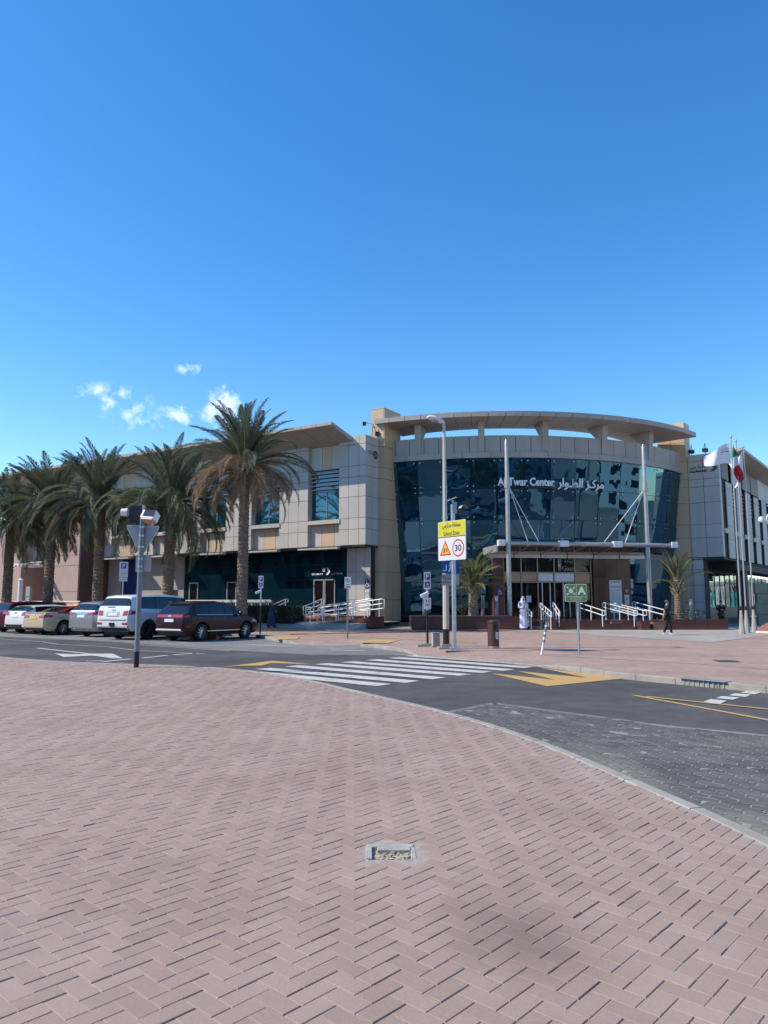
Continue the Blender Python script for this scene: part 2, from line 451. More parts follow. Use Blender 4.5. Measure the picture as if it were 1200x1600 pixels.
# ------------------------------------------------------------------ ground materials
def asphalt_mat(name, c1, c2, sand=None):
    m = bpy.data.materials.new(name); m.use_nodes = True
    N = m.node_tree.nodes; L = m.node_tree.links; b = N['Principled BSDF']; b.inputs['Roughness'].default_value = .88; b.inputs['Specular IOR Level'].default_value = .15
    g = N.new('ShaderNodeNewGeometry')
    n1 = N.new('ShaderNodeTexNoise'); n1.inputs['Scale'].default_value = .35; n1.inputs['Detail'].default_value = 6
    n2 = N.new('ShaderNodeTexVoronoi'); n2.inputs['Scale'].default_value = 95
    n3 = N.new('ShaderNodeTexNoise'); n3.inputs['Scale'].default_value = 2.2; n3.inputs['Detail'].default_value = 8
    mp = N.new('ShaderNodeMapping'); mp.inputs['Rotation'].default_value = (0, 0, R(48)); mp.inputs['Scale'].default_value = (.12, 1.3, 1)
    L.new(g.outputs['Position'], mp.inputs['Vector'])
    n4 = N.new('ShaderNodeTexNoise'); n4.inputs['Scale'].default_value = .9; n4.inputs['Detail'].default_value = 4
    L.new(mp.outputs[0], n4.inputs['Vector'])
    for n in (n1, n2, n3): L.new(g.outputs['Position'], n.inputs['Vector'])
    r1 = N.new('ShaderNodeValToRGB'); r1.color_ramp.elements[0].position = .35; r1.color_ramp.elements[1].position = .7
    r1.color_ramp.elements[0].color = (*c1, 1); r1.color_ramp.elements[1].color = (*c2, 1)
    ad = N.new('ShaderNodeMath'); ad.operation = 'ADD'; L.new(n1.outputs['Fac'], ad.inputs[0])
    sb = N.new('ShaderNodeMath'); sb.operation = 'MULTIPLY_ADD'; L.new(n4.outputs['Fac'], sb.inputs[0]); sb.inputs[1].default_value = .5; sb.inputs[2].default_value = -.25
    L.new(sb.outputs[0], ad.inputs[1]); L.new(ad.outputs[0], r1.inputs['Fac'])
    mr = N.new('ShaderNodeMapRange'); mr.inputs['From Max'].default_value = .7; mr.inputs['To Min'].default_value = 1.35; mr.inputs['To Max'].default_value = .7
    L.new(n2.outputs['Distance'], mr.inputs['Value'])
    sc = N.new('ShaderNodeVectorMath'); sc.operation = 'SCALE'; L.new(r1.outputs['Color'], sc.inputs[0]); L.new(mr.outputs[0], sc.inputs['Scale'])
    mr3 = N.new('ShaderNodeMapRange'); mr3.inputs['From Min'].default_value = .3; mr3.inputs['From Max'].default_value = .7; mr3.inputs['To Min'].default_value = .86; mr3.inputs['To Max'].default_value = 1.14
    L.new(n3.outputs['Fac'], mr3.inputs['Value'])
    s2 = N.new('ShaderNodeVectorMath'); s2.operation = 'SCALE'; L.new(sc.outputs[0], s2.inputs[0]); L.new(mr3.outputs[0], s2.inputs['Scale'])
    L.new(s2.outputs[0], b.inputs['Base Color'])
    bp = N.new('ShaderNodeBump'); bp.inputs['Distance'].default_value = .004; bp.inputs['Strength'].default_value = .8
    L.new(n2.outputs['Distance'], bp.inputs['Height']); L.new(bp.outputs['Normal'], b.inputs['Normal'])
    MATS[name] = m; return m
M_asphalt = asphalt_mat('asphalt', (.084, .083, .082), (.130, .127, .122))
M_asphalt_old = asphalt_mat('pale_concrete_road', (.20, .20, .195), (.27, .265, .25))

def paint_mat(name, col, under, wear=.5):
    m = bpy.data.materials.new(name); m.use_nodes = True
    N = m.node_tree.nodes; L = m.node_tree.links; b = N['Principled BSDF']; b.inputs['Roughness'].default_value = .7; b.inputs['Specular IOR Level'].default_value = .2
    g = N.new('ShaderNodeNewGeometry')
    n1 = N.new('ShaderNodeTexNoise'); n1.inputs['Scale'].default_value = 3.2; n1.inputs['Detail'].default_value = 9; n1.inputs['Roughness'].default_value = .72
    L.new(g.outputs['Position'], n1.inputs['Vector'])
    r1 = N.new('ShaderNodeValToRGB'); r1.color_ramp.elements[0].position = wear; r1.color_ramp.elements[1].position = wear + .16
    r1.color_ramp.elements[0].color = (*col, 1); r1.color_ramp.elements[1].color = (*under, 1)
    L.new(n1.outputs['Fac'], r1.inputs['Fac']); L.new(r1.outputs['Color'], b.inputs['Base Color'])
    MATS[name] = m; return m
M_paint_w = paint_mat('white_road_paint', (.53, .52, .475), (.27, .265, .25), .51)
M_paint_w2 = paint_mat('worn_white_road_paint', (.40, .39, .36), (.14, .14, .135), .52)
M_paint_y = paint_mat('yellow_road_paint', (.50, .32, .12), (.32, .21, .09), .56)
M_tactile = paint_mat('yellow_tactile', (.50, .345, .13), (.37, .26, .19), .47)

def brickish(name, c1, c2, grain, attr=True, stain=None, rnd=.07):
    m = bpy.data.materials.new(name); m.use_nodes = True
    N = m.node_tree.nodes; L = m.node_tree.links; b = N['Principled BSDF']; b.inputs['Roughness'].default_value = .86; b.inputs['Specular IOR Level'].default_value = .12
    g = N.new('ShaderNodeNewGeometry')
    n1 = N.new('ShaderNodeTexNoise'); n1.inputs['Scale'].default_value = 1.15; n1.inputs['Detail'].default_value = 6; n1.inputs['Roughness'].default_value = .62
    n2 = N.new('ShaderNodeTexNoise'); n2.inputs['Scale'].default_value = grain; n2.inputs['Detail'].default_value = 4; n2.inputs['Roughness'].default_value = .75
    for n in (n1, n2): L.new(g.outputs['Position'], n.inputs['Vector'])
    r1 = N.new('ShaderNodeValToRGB'); r1.color_ramp.elements[0].position = .3; r1.color_ramp.elements[1].position = .7
    r1.color_ramp.elements[0].color = (*c1, 1); r1.color_ramp.elements[1].color = (*c2, 1)
    L.new(n1.outputs['Fac'], r1.inputs['Fac']); cur = r1.outputs['Color']
    mr = N.new('ShaderNodeMapRange'); mr.inputs['From Min'].default_value = .3; mr.inputs['From Max'].default_value = .7; mr.inputs['To Min'].default_value = .84; mr.inputs['To Max'].default_value = 1.16
    L.new(n2.outputs['Fac'], mr.inputs['Value'])
    s = N.new('ShaderNodeVectorMath'); s.operation = 'SCALE'; L.new(cur, s.inputs[0]); L.new(mr.outputs[0], s.inputs['Scale']); cur = s.outputs[0]
    at = N.new('ShaderNodeAttribute'); at.attribute_name = 'tint'
    mr = N.new('ShaderNodeMapRange'); mr.inputs['To Min'].default_value = 1 - rnd; mr.inputs['To Max'].default_value = 1 + rnd
    L.new(at.outputs['Fac'], mr.inputs['Value'])
    s = N.new('ShaderNodeVectorMath'); s.operation = 'SCALE'; L.new(cur, s.inputs[0]); L.new(mr.outputs[0], s.inputs['Scale']); cur = s.outputs[0]
    for (sx, sy, rad, rad2, amt, scol) in (stain or []):     # spilled stains and blown sand that lie on the stone
        d = N.new('ShaderNodeVectorMath'); d.operation = 'SUBTRACT'; L.new(g.outputs['Position'], d.inputs[0]); d.inputs[1].default_value = (sx, sy, .12)
        k = N.new('ShaderNodeVectorMath'); k.operation = 'MULTIPLY'; L.new(d.outputs[0], k.inputs[0]); k.inputs[1].default_value = (1 / rad, 1 / rad2, 0)
        l = N.new('ShaderNodeVectorMath'); l.operation = 'LENGTH'; L.new(k.outputs[0], l.inputs[0])
        ad = N.new('ShaderNodeMath'); ad.operation = 'ADD'; L.new(l.outputs['Value'], ad.inputs[0]); L.new(n1.outputs['Fac'], ad.inputs[1])
        mr = N.new('ShaderNodeMapRange'); mr.inputs['From Min'].default_value = .55; mr.inputs['From Max'].default_value = 1.5; mr.inputs['To Min'].default_value = amt; mr.inputs['To Max'].default_value = 0
        L.new(ad.outputs[0], mr.inputs['Value'])
        mx = N.new('ShaderNodeMixRGB'); L.new(mr.outputs[0], mx.inputs['Fac']); L.new(cur, mx.inputs['Color1']); mx.inputs['Color2'].default_value = (*scol, 1); cur = mx.outputs['Color']
    L.new(cur, b.inputs['Base Color'])
    bp = N.new('ShaderNodeBump'); bp.inputs['Distance'].default_value = .0016; bp.inputs['Strength'].default_value = .8
    L.new(n2.outputs['Fac'], bp.inputs['Height']); L.new(bp.outputs['Normal'], b.inputs['Normal'])
    MATS[name] = m; return m
M_brick = brickish('pink_paving_brick', (.305, .224, .186), (.368, .277, .233), 170,
                   stain=[(.62, 3.55, .42, .62, .55, (.155, .112, .098)), (-.5, 6.2, .9, .8, .32, (.26, .175, .15)), (-2.2, 3.4, 1.3, .6, .30, (.27, .23, .21)), (1.25, 5.4, .5, .25, .28, (.23, .17, .15)), (-3.4, 8.4, 1.4, .7, .30, (.42, .34, .29)), (.2, 9.4, .8, .9, .25, (.25, .18, .155)), (-1.2, 4.4, .22, .16, .4, (.20, .15, .135)), (1.75, 6.6, .25, .7, .4, (.42, .36, .31)), (-6, 12, 2.5, 1.2, .25, (.43, .35, .30)), (-1.9, 11.5, 1.2, .6, .25, (.24, .175, .15))])
M_paver = brickish('grey_paver', (.096, .096, .094), (.138, .137, .132), 190, rnd=.22,
                   stain=[(2.6, 5.0, .55, 1.2, .8, (.30, .28, .235)), (2.15, 7.2, .45, 1.6, .62, (.27, .25, .21)), (5.0, 8.6, 2.0, .55, .45, (.22, .205, .17)), (3.3, 4.4, 1.2, .5, .6, (.30, .28, .235))])
M_sand = mat('joint_sand', (.35, .295, .255), .95, 0, .18, 25, bump=.002, bscale=160, world_coord=True)
M_sand_grey = mat('grey_joint_sand', (.27, .26, .225), .95, 0, .2, 12, bump=.002, bscale=160, world_coord=True)
M_desert = mat('dusty_ground', (.22, .19, .15), .95, 0, .15, .2, world_coord=True)

def far_paving_mat(name, c1, c2, cm, rot):
    m = bpy.data.materials.new(name); m.use_nodes = True
    N = m.node_tree.nodes; L = m.node_tree.links; b = N['Principled BSDF']; b.inputs['Roughness'].default_value = .85; b.inputs['Specular IOR Level'].default_value = .12
    g = N.new('ShaderNodeNewGeometry')
    mp = N.new('ShaderNodeMapping'); mp.inputs['Rotation'].default_value = (0, 0, R(rot)); L.new(g.outputs['Position'], mp.inputs['Vector'])
    bt = N.new('ShaderNodeTexBrick'); bt.inputs['Scale'].default_value = 1.0
    bt.inputs['Brick Width'].default_value = .2; bt.inputs['Row Height'].default_value = .1; bt.inputs['Mortar Size'].default_value = .006
    bt.inputs['Color1'].default_value = (*c1, 1); bt.inputs['Color2'].default_value = (*c2, 1); bt.inputs['Mortar'].default_value = (*cm, 1)
    L.new(mp.outputs[0], bt.inputs['Vector'])
    n1 = N.new('ShaderNodeTexNoise'); n1.inputs['Scale'].default_value = .55; n1.inputs['Detail'].default_value = 8; n1.inputs['Roughness'].default_value = .65
    L.new(g.outputs['Position'], n1.inputs['Vector'])
    mr = N.new('ShaderNodeMapRange'); mr.inputs['From Min'].default_value = .3; mr.inputs['From Max'].default_value = .7; mr.inputs['To Min'].default_value = .82; mr.inputs['To Max'].default_value = 1.16
    L.new(n1.outputs['Fac'], mr.inputs['Value'])
    s = N.new('ShaderNodeVectorMath'); s.operation = 'SCALE'; L.new(bt.outputs['Color'], s.inputs[0]); L.new(mr.outputs[0], s.inputs['Scale'])
    L.new(s.outputs[0], b.inputs['Base Color'])
    bp = N.new('ShaderNodeBump'); bp.inputs['Distance'].default_value = .004; bp.inputs['Strength'].default_value = 1; bp.invert = True
    L.new(bt.outputs['Fac'], bp.inputs['Height']); L.new(bp.outputs['Normal'], b.inputs['Normal'])
    MATS[name] = m; return m
M_farbrick = far_paving_mat('pink_paving_far', (.35, .245, .195), (.42, .30, .245), (.27, .20, .17), 48)
M_lightpave = far_paving_mat('pale_paving_far', (.36, .33, .295), (.42, .385, .345), (.25, .23, .2), 20)

# ------------------------------------------------------------------ ground, roads, pavements
def structure(name, me, loc=None): return tag(ob(name, me, None, loc), kind='structure')
b = MB(); b.sheet([(-2500, -2500), (2500, -2500), (2500, 2500), (-2500, 2500)], -.06); structure('ground', b.mesh('ground', M_desert))
b = MB(); b.sheet([(-90, -95), (75, -95), (75, 75), (-90, 75)], 0.0); structure('road', b.mesh('road', M_asphalt))

KN = smoothline([(-42, 43), (-25, 30.8), (-10.3, 20.2), (-8.1, 18.75), (-6.7, 18.2), (-5.5, 17.75), (-4.0, 17.1), (-2.74, 16.0), (-1.5, 14.35), (-.54, 12.6), (.46, 10.85), (1.18, 9.3),
                 (1.66, 7.9), (2.06, 6.16), (2.27, 5.2), (2.40, 4.3), (2.5, 3), (2.5, -7)], .25)
near_poly = [(p.x, p.y) for p in KN] + [(-42, -7)]
from mathutils.geometry import tessellate_polygon
box_c = (.04, 4.60)
hole = [(box_c[0] + dx * .13, box_c[1] + dy * .115) for dx, dy in ((-1, -1), (-1, 1), (1, 1), (1, -1))]
rings_ = [[Vector((x, y, .1158)) for x, y in near_poly], [Vector((x, y, .1158)) for x, y in hole]]
b = MB(); b.add(rings_[0] + rings_[1], tessellate_polygon(rings_)); near = structure('near_pavement', b.mesh('near_pavement', M_sand))

def kerb_run(pts, step, width, ztop, parent, side, zb=-.05):
    ps = resample(pts, step)
    for i in range(len(ps) - 1):
        a, c = ps[i], ps[i + 1]
        d = (c - a); ln = d.length; d = d.normalized(); n = Vector((-d.y, d.x)) * side
        za = ztop(a) if callable(ztop) else ztop; zc = ztop(c) if callable(ztop) else ztop
        g = d * .006
        q = [a + g, c - g, c - g + n * width, a + g + n * width]
        h = .012
        qi = [a + g + n * h, c - g + n * h, c - g + n * (width - h), a + g + n * (width - h)]
        m_ = MB()
        cx = (a + c) / 2
        lo = [(p.x - cx.x, p.y - cx.y, zb) for p in q]
        hi = [(p.x - cx.x, p.y - cx.y, z) for p, z in zip(q, (za - h, zc - h, zc - h, za - h))]
        tp = [(p.x - cx.x, p.y - cx.y, z) for p, z in zip(qi, (za, zc, zc, za))]
        m_.add(lo + hi + tp, [(0, 1, 5, 4), (1, 2, 6, 5), (2, 3, 7, 6), (3, 0, 4, 7), (4, 5, 9, 8), (5, 6, 10, 9), (6, 7, 11, 10), (7, 4, 8, 11), (8, 9, 10, 11)])
        m_.obj('kerb_stone', M_kerb, parent, loc=(cx.x, cx.y, 0))
kn_vis = [p for p in KN if -14 < p.x and p.y > 1.0]
kerb_run(kn_vis, .9, .115, .125, near, 1)

# grey interlocking paving in the road beside the kerb
apron_line = [Vector(p) for p in ((.93, 11.0), (1.75, 11.94), (2.76, 10.81), (3.64, 9.77), (4.61, 9.09), (7.5, 6.6), (12, 2.2))]
apron_poly = [(p.x, p.y) for p in apron_line] + [(12, -6), (2.64, -6)] + [(p.x + .05, p.y + .02) for p in reversed([q for q in KN if q.y < 10.9 and q.y > -5])]
b = MB(); b.sheet(apron_poly, .0082); apron = structure('paver_apron', b.mesh('paver_apron', M_sand_grey))
b = MB()
for a, c in zip(apron_line, apron_line[1:]):
    d = (c - a).normalized(); n = Vector((-d.y, d.x)) * .07
    b.sheet([(a.x - n.x, a.y - n.y), (c.x - n.x, c.y - n.y), (c.x + n.x, c.y + n.y), (a.x + n.x, a.y + n.y)], .012)
structure('apron_edging', b.mesh('apron_edging', M_asphalt_old))

# far pavement
FE = [(-50, 62.3), (-40, 56.05), (-6.8, 35.3), (-6.0, 34.6), (-5.2, 32.6), (-3.5, 28.5), (-2.6, 27.8), (-.93, 27.2), (0, 25.4), (.75, 23.6), (1.12, 22.0), (2.49, 20.6), (3.3, 19.6), (4.08, 18.2), (4.55, 16.9), (4.88, 15.95),
      (5.73, 14.75), (6.16, 14.2), (6.83, 13.2), (9, 9.8), (14, 3), (24, -12)]
FEs = smoothline(FE, .4)
def drop(p):                                   # kerb dropped to the road at the crossing and at the parking entry
    t = max(0.0, 1 - max(0, math.hypot(p.x - 1.9, p.y - 20.6) - 2.4) / 1.6)
    t2 = max(0.0, 1 - max(0, math.hypot(p.x + 2.4, p.y - 27.6) - .8) / 1.2)
    return .125 - .10 * min(1, max(t, t2))
def inset(pts, w):
    out = []
    for i, p in enumerate(pts):
        d = (pts[min(i + 1, len(pts) - 1)] - pts[max(i - 1, 0)]).normalized(); out.append(p + Vector((-d.y, d.x)) * w)
    return out
fi0 = inset(FEs, .12); fi1 = inset(FEs, 1.5)
b = MB()
for i in range(len(FEs) - 1):
    b.add([(*fi0[i], drop(FEs[i]) - .008), (*fi0[i + 1], drop(FEs[i + 1]) - .008), (*fi1[i + 1], .12), (*fi1[i], .12)], [(0, 1, 2, 3)])
inner = [(p.x, p.y) for p in fi1]
b.sheet(inner + [(75, -12), (75, 75), (-50, 75)], .12)
farp = structure('far_pavement', b.mesh('far_pavement', M_farbrick))
kerb_run([p for p in FEs if -16 < p.x < 12], .9, .14, drop, farp, 1)
# paved slope that rises towards the long wing, and the pale forecourt
def slab(name, poly, z, m): b = MB(); b.sheet(poly, z); return structure(name, b.mesh(name, m))
q0 = [WL(s, o) for s, o in ((-1.6, 3.5), (12, 3.5), (12, 2.2), (-1.6, 2.2))]
b = MB(); b.add([(q0[0].x, q0[0].y, .124), (q0[1].x, q0[1].y, .124), (q0[2].x, q0[2].y, .46), (q0[3].x, q0[3].y, .46)], [(0, 1, 2, 3)])
q1 = [WL(s, o) for s, o in ((-1.6, 2.2), (12, 2.2), (12, -1.5), (-1.6, -1.5))]
b.add([(p.x, p.y, .46) for p in q1], [(0, 1, 2, 3)])
b.add([(q0[0].x, q0[0].y, .124), (q0[3].x, q0[3].y, .46), (q0[3].x, q0[3].y, .0)], [(0, 1, 2)])
structure('paved_slope', b.mesh('paved_slope', M_lightpave))
slab('pale_forecourt', [(-1.5, 42.2), (4, 40.8), (8.6, 37.6), (9.1, 34.8), (12.1, 27.6), (17.2, 33.6), (20, 37), (34, 54), (20, 50), (8, 45)], .124, M_lightpave)
def strip(name, a, c, w, z, m):
    a = Vector(a); c = Vector(c); d = (c - a).normalized(); n = Vector((-d.y, d.x)) * w / 2
    b = MB(); b.sheet([(a - n)[:], (c - n)[:], (c + n)[:], (a + n)[:]], z); return structure(name, b.mesh(name, m))
for a, c in (((4.49, 21.0), (6.03, 19.59)), ((6.03, 19.59), (7.69, 17.99)), ((7.69, 17.99), (8.9, 16.1)), ((8.9, 16.1), (13, 9.5))):
    strip('paving_edge_line', a, c, .11, .126, M_kerb)
strip('paving_edge_line', (9.05, 34.9), (12.1, 27.6), .14, .128, M_kerb)
strip('paving_edge_line', (12.1, 27.6), (17.2, 33.6), .14, .130, M_kerb)
strip('paving_edge_line', (4.0, 40.6), (9.05, 34.9), .12, .128, M_kerb)
for i, (a, c) in enumerate((((-6.63, 38.57), (-2.34, 34.06)), ((-2.34, 34.06), (1.03, 29.97)), ((1.03, 29.97), (3.4, 27.4)))):
    strip('tactile_strip', a, c, .30, .128 + .001 * i, M_tactile)
slab('tactile_patch', [(-4.3, 29.6), (-4.6, 32.6), (-3.6, 32.2), (-3.5, 29.9)], .133, M_tactile)
slab('tactile_patch', [(-.95, 27.35), (-.55, 29.8), (.7, 29.6), (.15, 27.0)], .133, M_tactile)
slab('tactile_patch', [WE(2.4, -2.9)[:2], WE(3.6, -2.9)[:2], WE(3.5, -1.3)[:2], WE(2.5, -1.3)[:2]], .133, M_tactile)
slab('cast_shadow_patch', [(8.35, 18.7), (8.85, 18.55), (8.95, 19.1), (8.45, 19.3)], .133, M_asphalt)  # small cast shadow on the paving, painted as a dark sheet
# concrete road beside the parking entry
slab('concrete_apron', [(-10.5, 29.9), (-5.2, 25.0), (-2.2, 22.9), (.6, 22.7), (1.05, 22.2), (0, 25.4), (-.9, 27.2), (-2.6, 27.8), (-3.5, 28.5), (-5.2, 32.6), (-6.0, 34.6), (-6.8, 35.3), (-9.5, 33.2)], .004, M_asphalt_old)
slab('parking_bay_ground', [(-9.5, 33.2), (-10.5, 29.9), (-13.5, 32.0), (-40, 49.5), (-42, 57.2), (-6.8, 35.3)], .004, M_asphalt_old)

# ------------------------------------------------------------------ painted markings
def stripe(a, c, w, m=M_paint_w, name='crossing_stripe', z=.009):
    a = Vector(a); c = Vector(c); d = (c - a).normalized(); n = Vector((-d.y, d.x)) * w / 2
    b = MB(); b.sheet([(a - n)[:], (c - n)[:], (c + n)[:], (a + n)[:]], z)
    return structure(name, b.mesh(name, m))
for a, c in (((.75, 22.5), (4.18, 19.06)), ((.28, 21.7), (3.57, 18.45)), ((-.36, 20.9), (2.97, 17.75)), ((-1.0, 20.17), (2.37, 17.2)), ((-1.64, 19.55), (1.8, 16.55)),
             ((-2.31, 18.87), (1.17, 15.83)), ((-2.94, 18.15), (.58, 15.14)), ((-3.45, 17.57), (0, 14.56))):
    stripe(a, c, .48)
def poly(name, pts, m, z=.009): b = MB(); b.sheet(pts, z); return structure(name, b.mesh(name, m))
poly('yellow_marking', [(3.11, 14.35), (5.04, 15.81), (3.84, 18.3), (4.30, 15.95), (3.1, 17.5), (3.55, 15.5), (2.4, 17.0)], M_paint_y)
poly('yellow_marking', [(-4.25, 18.0), (-3.07, 20.5), (-1.85, 19.4), (-3.0, 19.75), (-3.1, 19.0), (-3.7, 18.9)], M_paint_y)
for q in ([(5.16, 12.17), (5.42, 12.48), (5.59, 12.28), (5.28, 11.87)], [(5.55, 12.61), (5.77, 12.86), (6.0, 12.69), (5.74, 12.4)], [(5.95, 12.99), (6.18, 13.26), (6.38, 13.08), (6.11, 12.73)],
          [(6.33, 13.36), (6.55, 13.60), (6.72, 13.40), (6.45, 13.1)], [(6.66, 13.68), (6.80, 13.82), (7.0, 13.66), (6.8, 13.45)]):
    poly('white_dash', q, M_paint_w)
stripe((4.31, 12.99), (5.4, 9.85), .10, M_paint_y, 'yellow_line'); stripe((4.45, 12.8), (6.9, 10.0), .10, M_paint_y, 'yellow_line', .0125)
stripe((-16.82, 32.68), (-13.9, 30.3), .11, M_paint_w2, 'white_line'); stripe((-13.9, 30.3), (-12.46, 28.49), .11, M_paint_w2, 'white_line', .012)
stripe((-12.46, 28.49), (-9.9, 26.8), .11, M_paint_w2, 'white_line'); stripe((-9.9, 26.8), (-8.27, 24.9), .11, M_paint_w2, 'white_line', .012); stripe((-8.27, 24.9), (-5.57, 23.25), .11, M_paint_w2, 'white_line')
stripe((-9.6, 28.49), (-5.06, 24.61), .12, M_paint_w2, 'white_line')
for a, c in (((-8.1, 20.35), (-7.7, 20.5)), ((-7.6, 20.2), (-7.15, 21.2)), ((-6.95, 21.5), (-6.55, 22.6)), ((-6.4, 22.8), (-5.9, 23.6))): stripe(a, c, .17, M_paint_w, 'white_dash')
stripe((-12.13, 26.14), (-9.2, 23.3), .16, M_paint_w, 'white_arrow'); poly('white_arrow', [(-10.3, 23.35), (-9.35, 21.85), (-8.75, 22.45), (-7.75, 21.35), (-7.45, 21.35), (-8.45, 23.3), (-9.1, 23.25), (-9.4, 23.0)], M_paint_w, .013)
stripe((-15.5, 35.5), (-12.5, 33.2), .10, M_paint_w2, 'white_line'); stripe((-12.2, 32.9), (-9.9, 31.0), .10, M_paint_w2, 'white_line')
stripe((-5.3, 28.4), (-3.4, 27.2), .28, M_paint_w2, 'white_line'); stripe((-1.8, 25.2), (-.6, 24.6), .3, M_paint_w2, 'white_line')

# ------------------------------------------------------------------ paving bricks of the near pavement (real pieces)
def brick_mesh(name, w, l, h, ch, tint, m):
    x, y = l / 2, w / 2
    vs = [(sx * x, sy * y, -h) for sx, sy in ((-1, -1), (1, -1), (1, 1), (-1, 1))] + [(sx * x, sy * y, -ch) for sx, sy in ((-1, -1), (1, -1), (1, 1), (-1, 1))] + \
         [(sx * (x - ch), sy * (y - ch), 0) for sx, sy in ((-1, -1), (1, -1), (1, 1), (-1, 1))]
    fs = [(i, (i + 1) % 4, 4 + (i + 1) % 4, 4 + i) for i in range(4)] + [(4 + i, 4 + (i + 1) % 4, 8 + (i + 1) % 4, 8 + i) for i in range(4)] + [(8, 9, 10, 11)]
    if name is None: return vs, fs
    me = bpy.data.meshes.new(name); me.from_pydata(vs, [], fs); me.materials.append(m)
    at = me.attributes.new('tint', 'FLOAT', 'POINT'); at.data.foreach_set('value', [tint] * len(vs)); me.update()
    return me
def in_poly(px, py, P):
    x = np.array([q[0] for q in P]); y = np.array([q[1] for q in P]); ins = np.zeros(len(px), bool); j = len(P) - 1
    for i in range(len(P)):
        c = ((y[i] > py) != (y[j] > py)) & (px < (x[j] - x[i]) * (py - y[i]) / (y[j] - y[i] + 1e-12) + x[i]); ins ^= c; j = i
    return ins
rng = np.random.default_rng(5)
def pieces_to_mesh(name, vs, fs, cx, cy, cz, ang, tint, tilt, m):
    v = np.array(vs); n = len(v); k = len(cx)
    ca, sa = np.cos(ang)[:, None], np.sin(ang)[:, None]
    X = cx[:, None] + v[None, :, 0] * ca - v[None, :, 1] * sa
    Y = cy[:, None] + v[None, :, 0] * sa + v[None, :, 1] * ca
    Z = cz[:, None] + v[None, :, 2] + v[None, :, 0] * tilt[:, :1] + v[None, :, 1] * tilt[:, 1:]
    co = np.stack([X, Y, Z], -1).reshape(-1, 3)
    loops = np.concatenate([np.array(f) for f in fs]); sizes = np.array([len(f) for f in fs])
    L = (loops[None, :] + (np.arange(k) * n)[:, None]).ravel()
    S = np.tile(sizes, k)
    me = bpy.data.meshes.new(name)
    me.vertices.add(len(co)); me.vertices.foreach_set('co', co.ravel().astype(np.float32))
    me.loops.add(len(L)); me.loops.foreach_set('vertex_index', L.astype(np.int32))
    me.polygons.add(len(S)); st = np.concatenate([[0], np.cumsum(S)[:-1]])
    me.polygons.foreach_set('loop_start', st.astype(np.int32))
    me.update(calc_edges=True); me.validate()
    at = me.attributes.new('tint', 'FLOAT', 'POINT'); at.data.foreach_set('value', np.repeat(tint, n).astype(np.float32))
    me.materials.append(m)
    me.polygons.foreach_set('use_smooth', [False] * len(me.polygons)); me.update()
    return me
def seen_rank(cx, cy, z=.12):
    th = math.atan(141 / 1150); d = cy * math.cos(th) + (z - 1.6) * math.sin(th); u = cx / d; v = (-cy * math.sin(th) + (z - 1.6) * math.cos(th)) / d
    vis = (abs(u) < .535) & (abs(v) < .705)
    return np.where(vis, d, 1e6 + d)
W_, GAP = .0912, .0046
th0 = R(47.3)
idx = np.arange(-370, 371)
ii, jj = np.meshgrid(idx, idx, indexing='ij'); dmod = (ii - jj) % 4
cells = []
for kind, cond in ((0, dmod == 0), (1, dmod == 3)):
    i, j = ii[cond], jj[cond]
    lx = (i + (1.0 if kind == 0 else .5)) * W_; ly = (j + (.5 if kind == 0 else 1.0)) * W_
    cells.append((lx, ly, np.full(len(lx), kind)))
lx, ly, kd = [np.concatenate(q) for q in zip(*cells)]
bx = lx * math.cos(th0) - ly * math.sin(th0) - .03; by = lx * math.sin(th0) + ly * math.cos(th0) + 9.0
keep = (by > 1.2) & (by < 21) & (abs(bx) < by * .60 + 2.6)
bx, by, kd = bx[keep], by[keep], kd[keep]
ins = in_poly(bx, by, near_poly)
ins &= ~((abs(bx - box_c[0]) < .20) & (abs(by - box_c[1]) < .18))
bx, by, kd = bx[ins], by[ins], kd[ins]
n = len(bx)
bz = .12 + rng.normal(0, .0011, n); bt = rng.random(n); ang = th0 + kd * math.pi / 2 + rng.normal(0, .006, n); tl = rng.normal(0, .0022, (n, 2))
order = np.argsort(seen_rank(bx, by))
first = order[:300]; rest = order[300:]
vs_, fs_ = brick_mesh(None, W_ - GAP, 2 * W_ - GAP, .02, .0024, 0, None)
bm_var = [brick_mesh('paving_brick', W_ - GAP, 2 * W_ - GAP, .02, .0024, t, M_brick) for t in np.linspace(0, 1, 8)]
for q in first:
    o = ob('paving_brick', bm_var[int(bt[q] * 7.99)], near, (bx[q], by[q], bz[q]))
    o.rotation_euler = (tl[q, 1], -tl[q, 0], ang[q])
o = ob('paving_bricks', pieces_to_mesh('paving_bricks', vs_, fs_, bx[rest], by[rest], bz[rest], ang[rest], bt[rest], tl[rest], M_brick), near); o['kind'] = 'stuff'

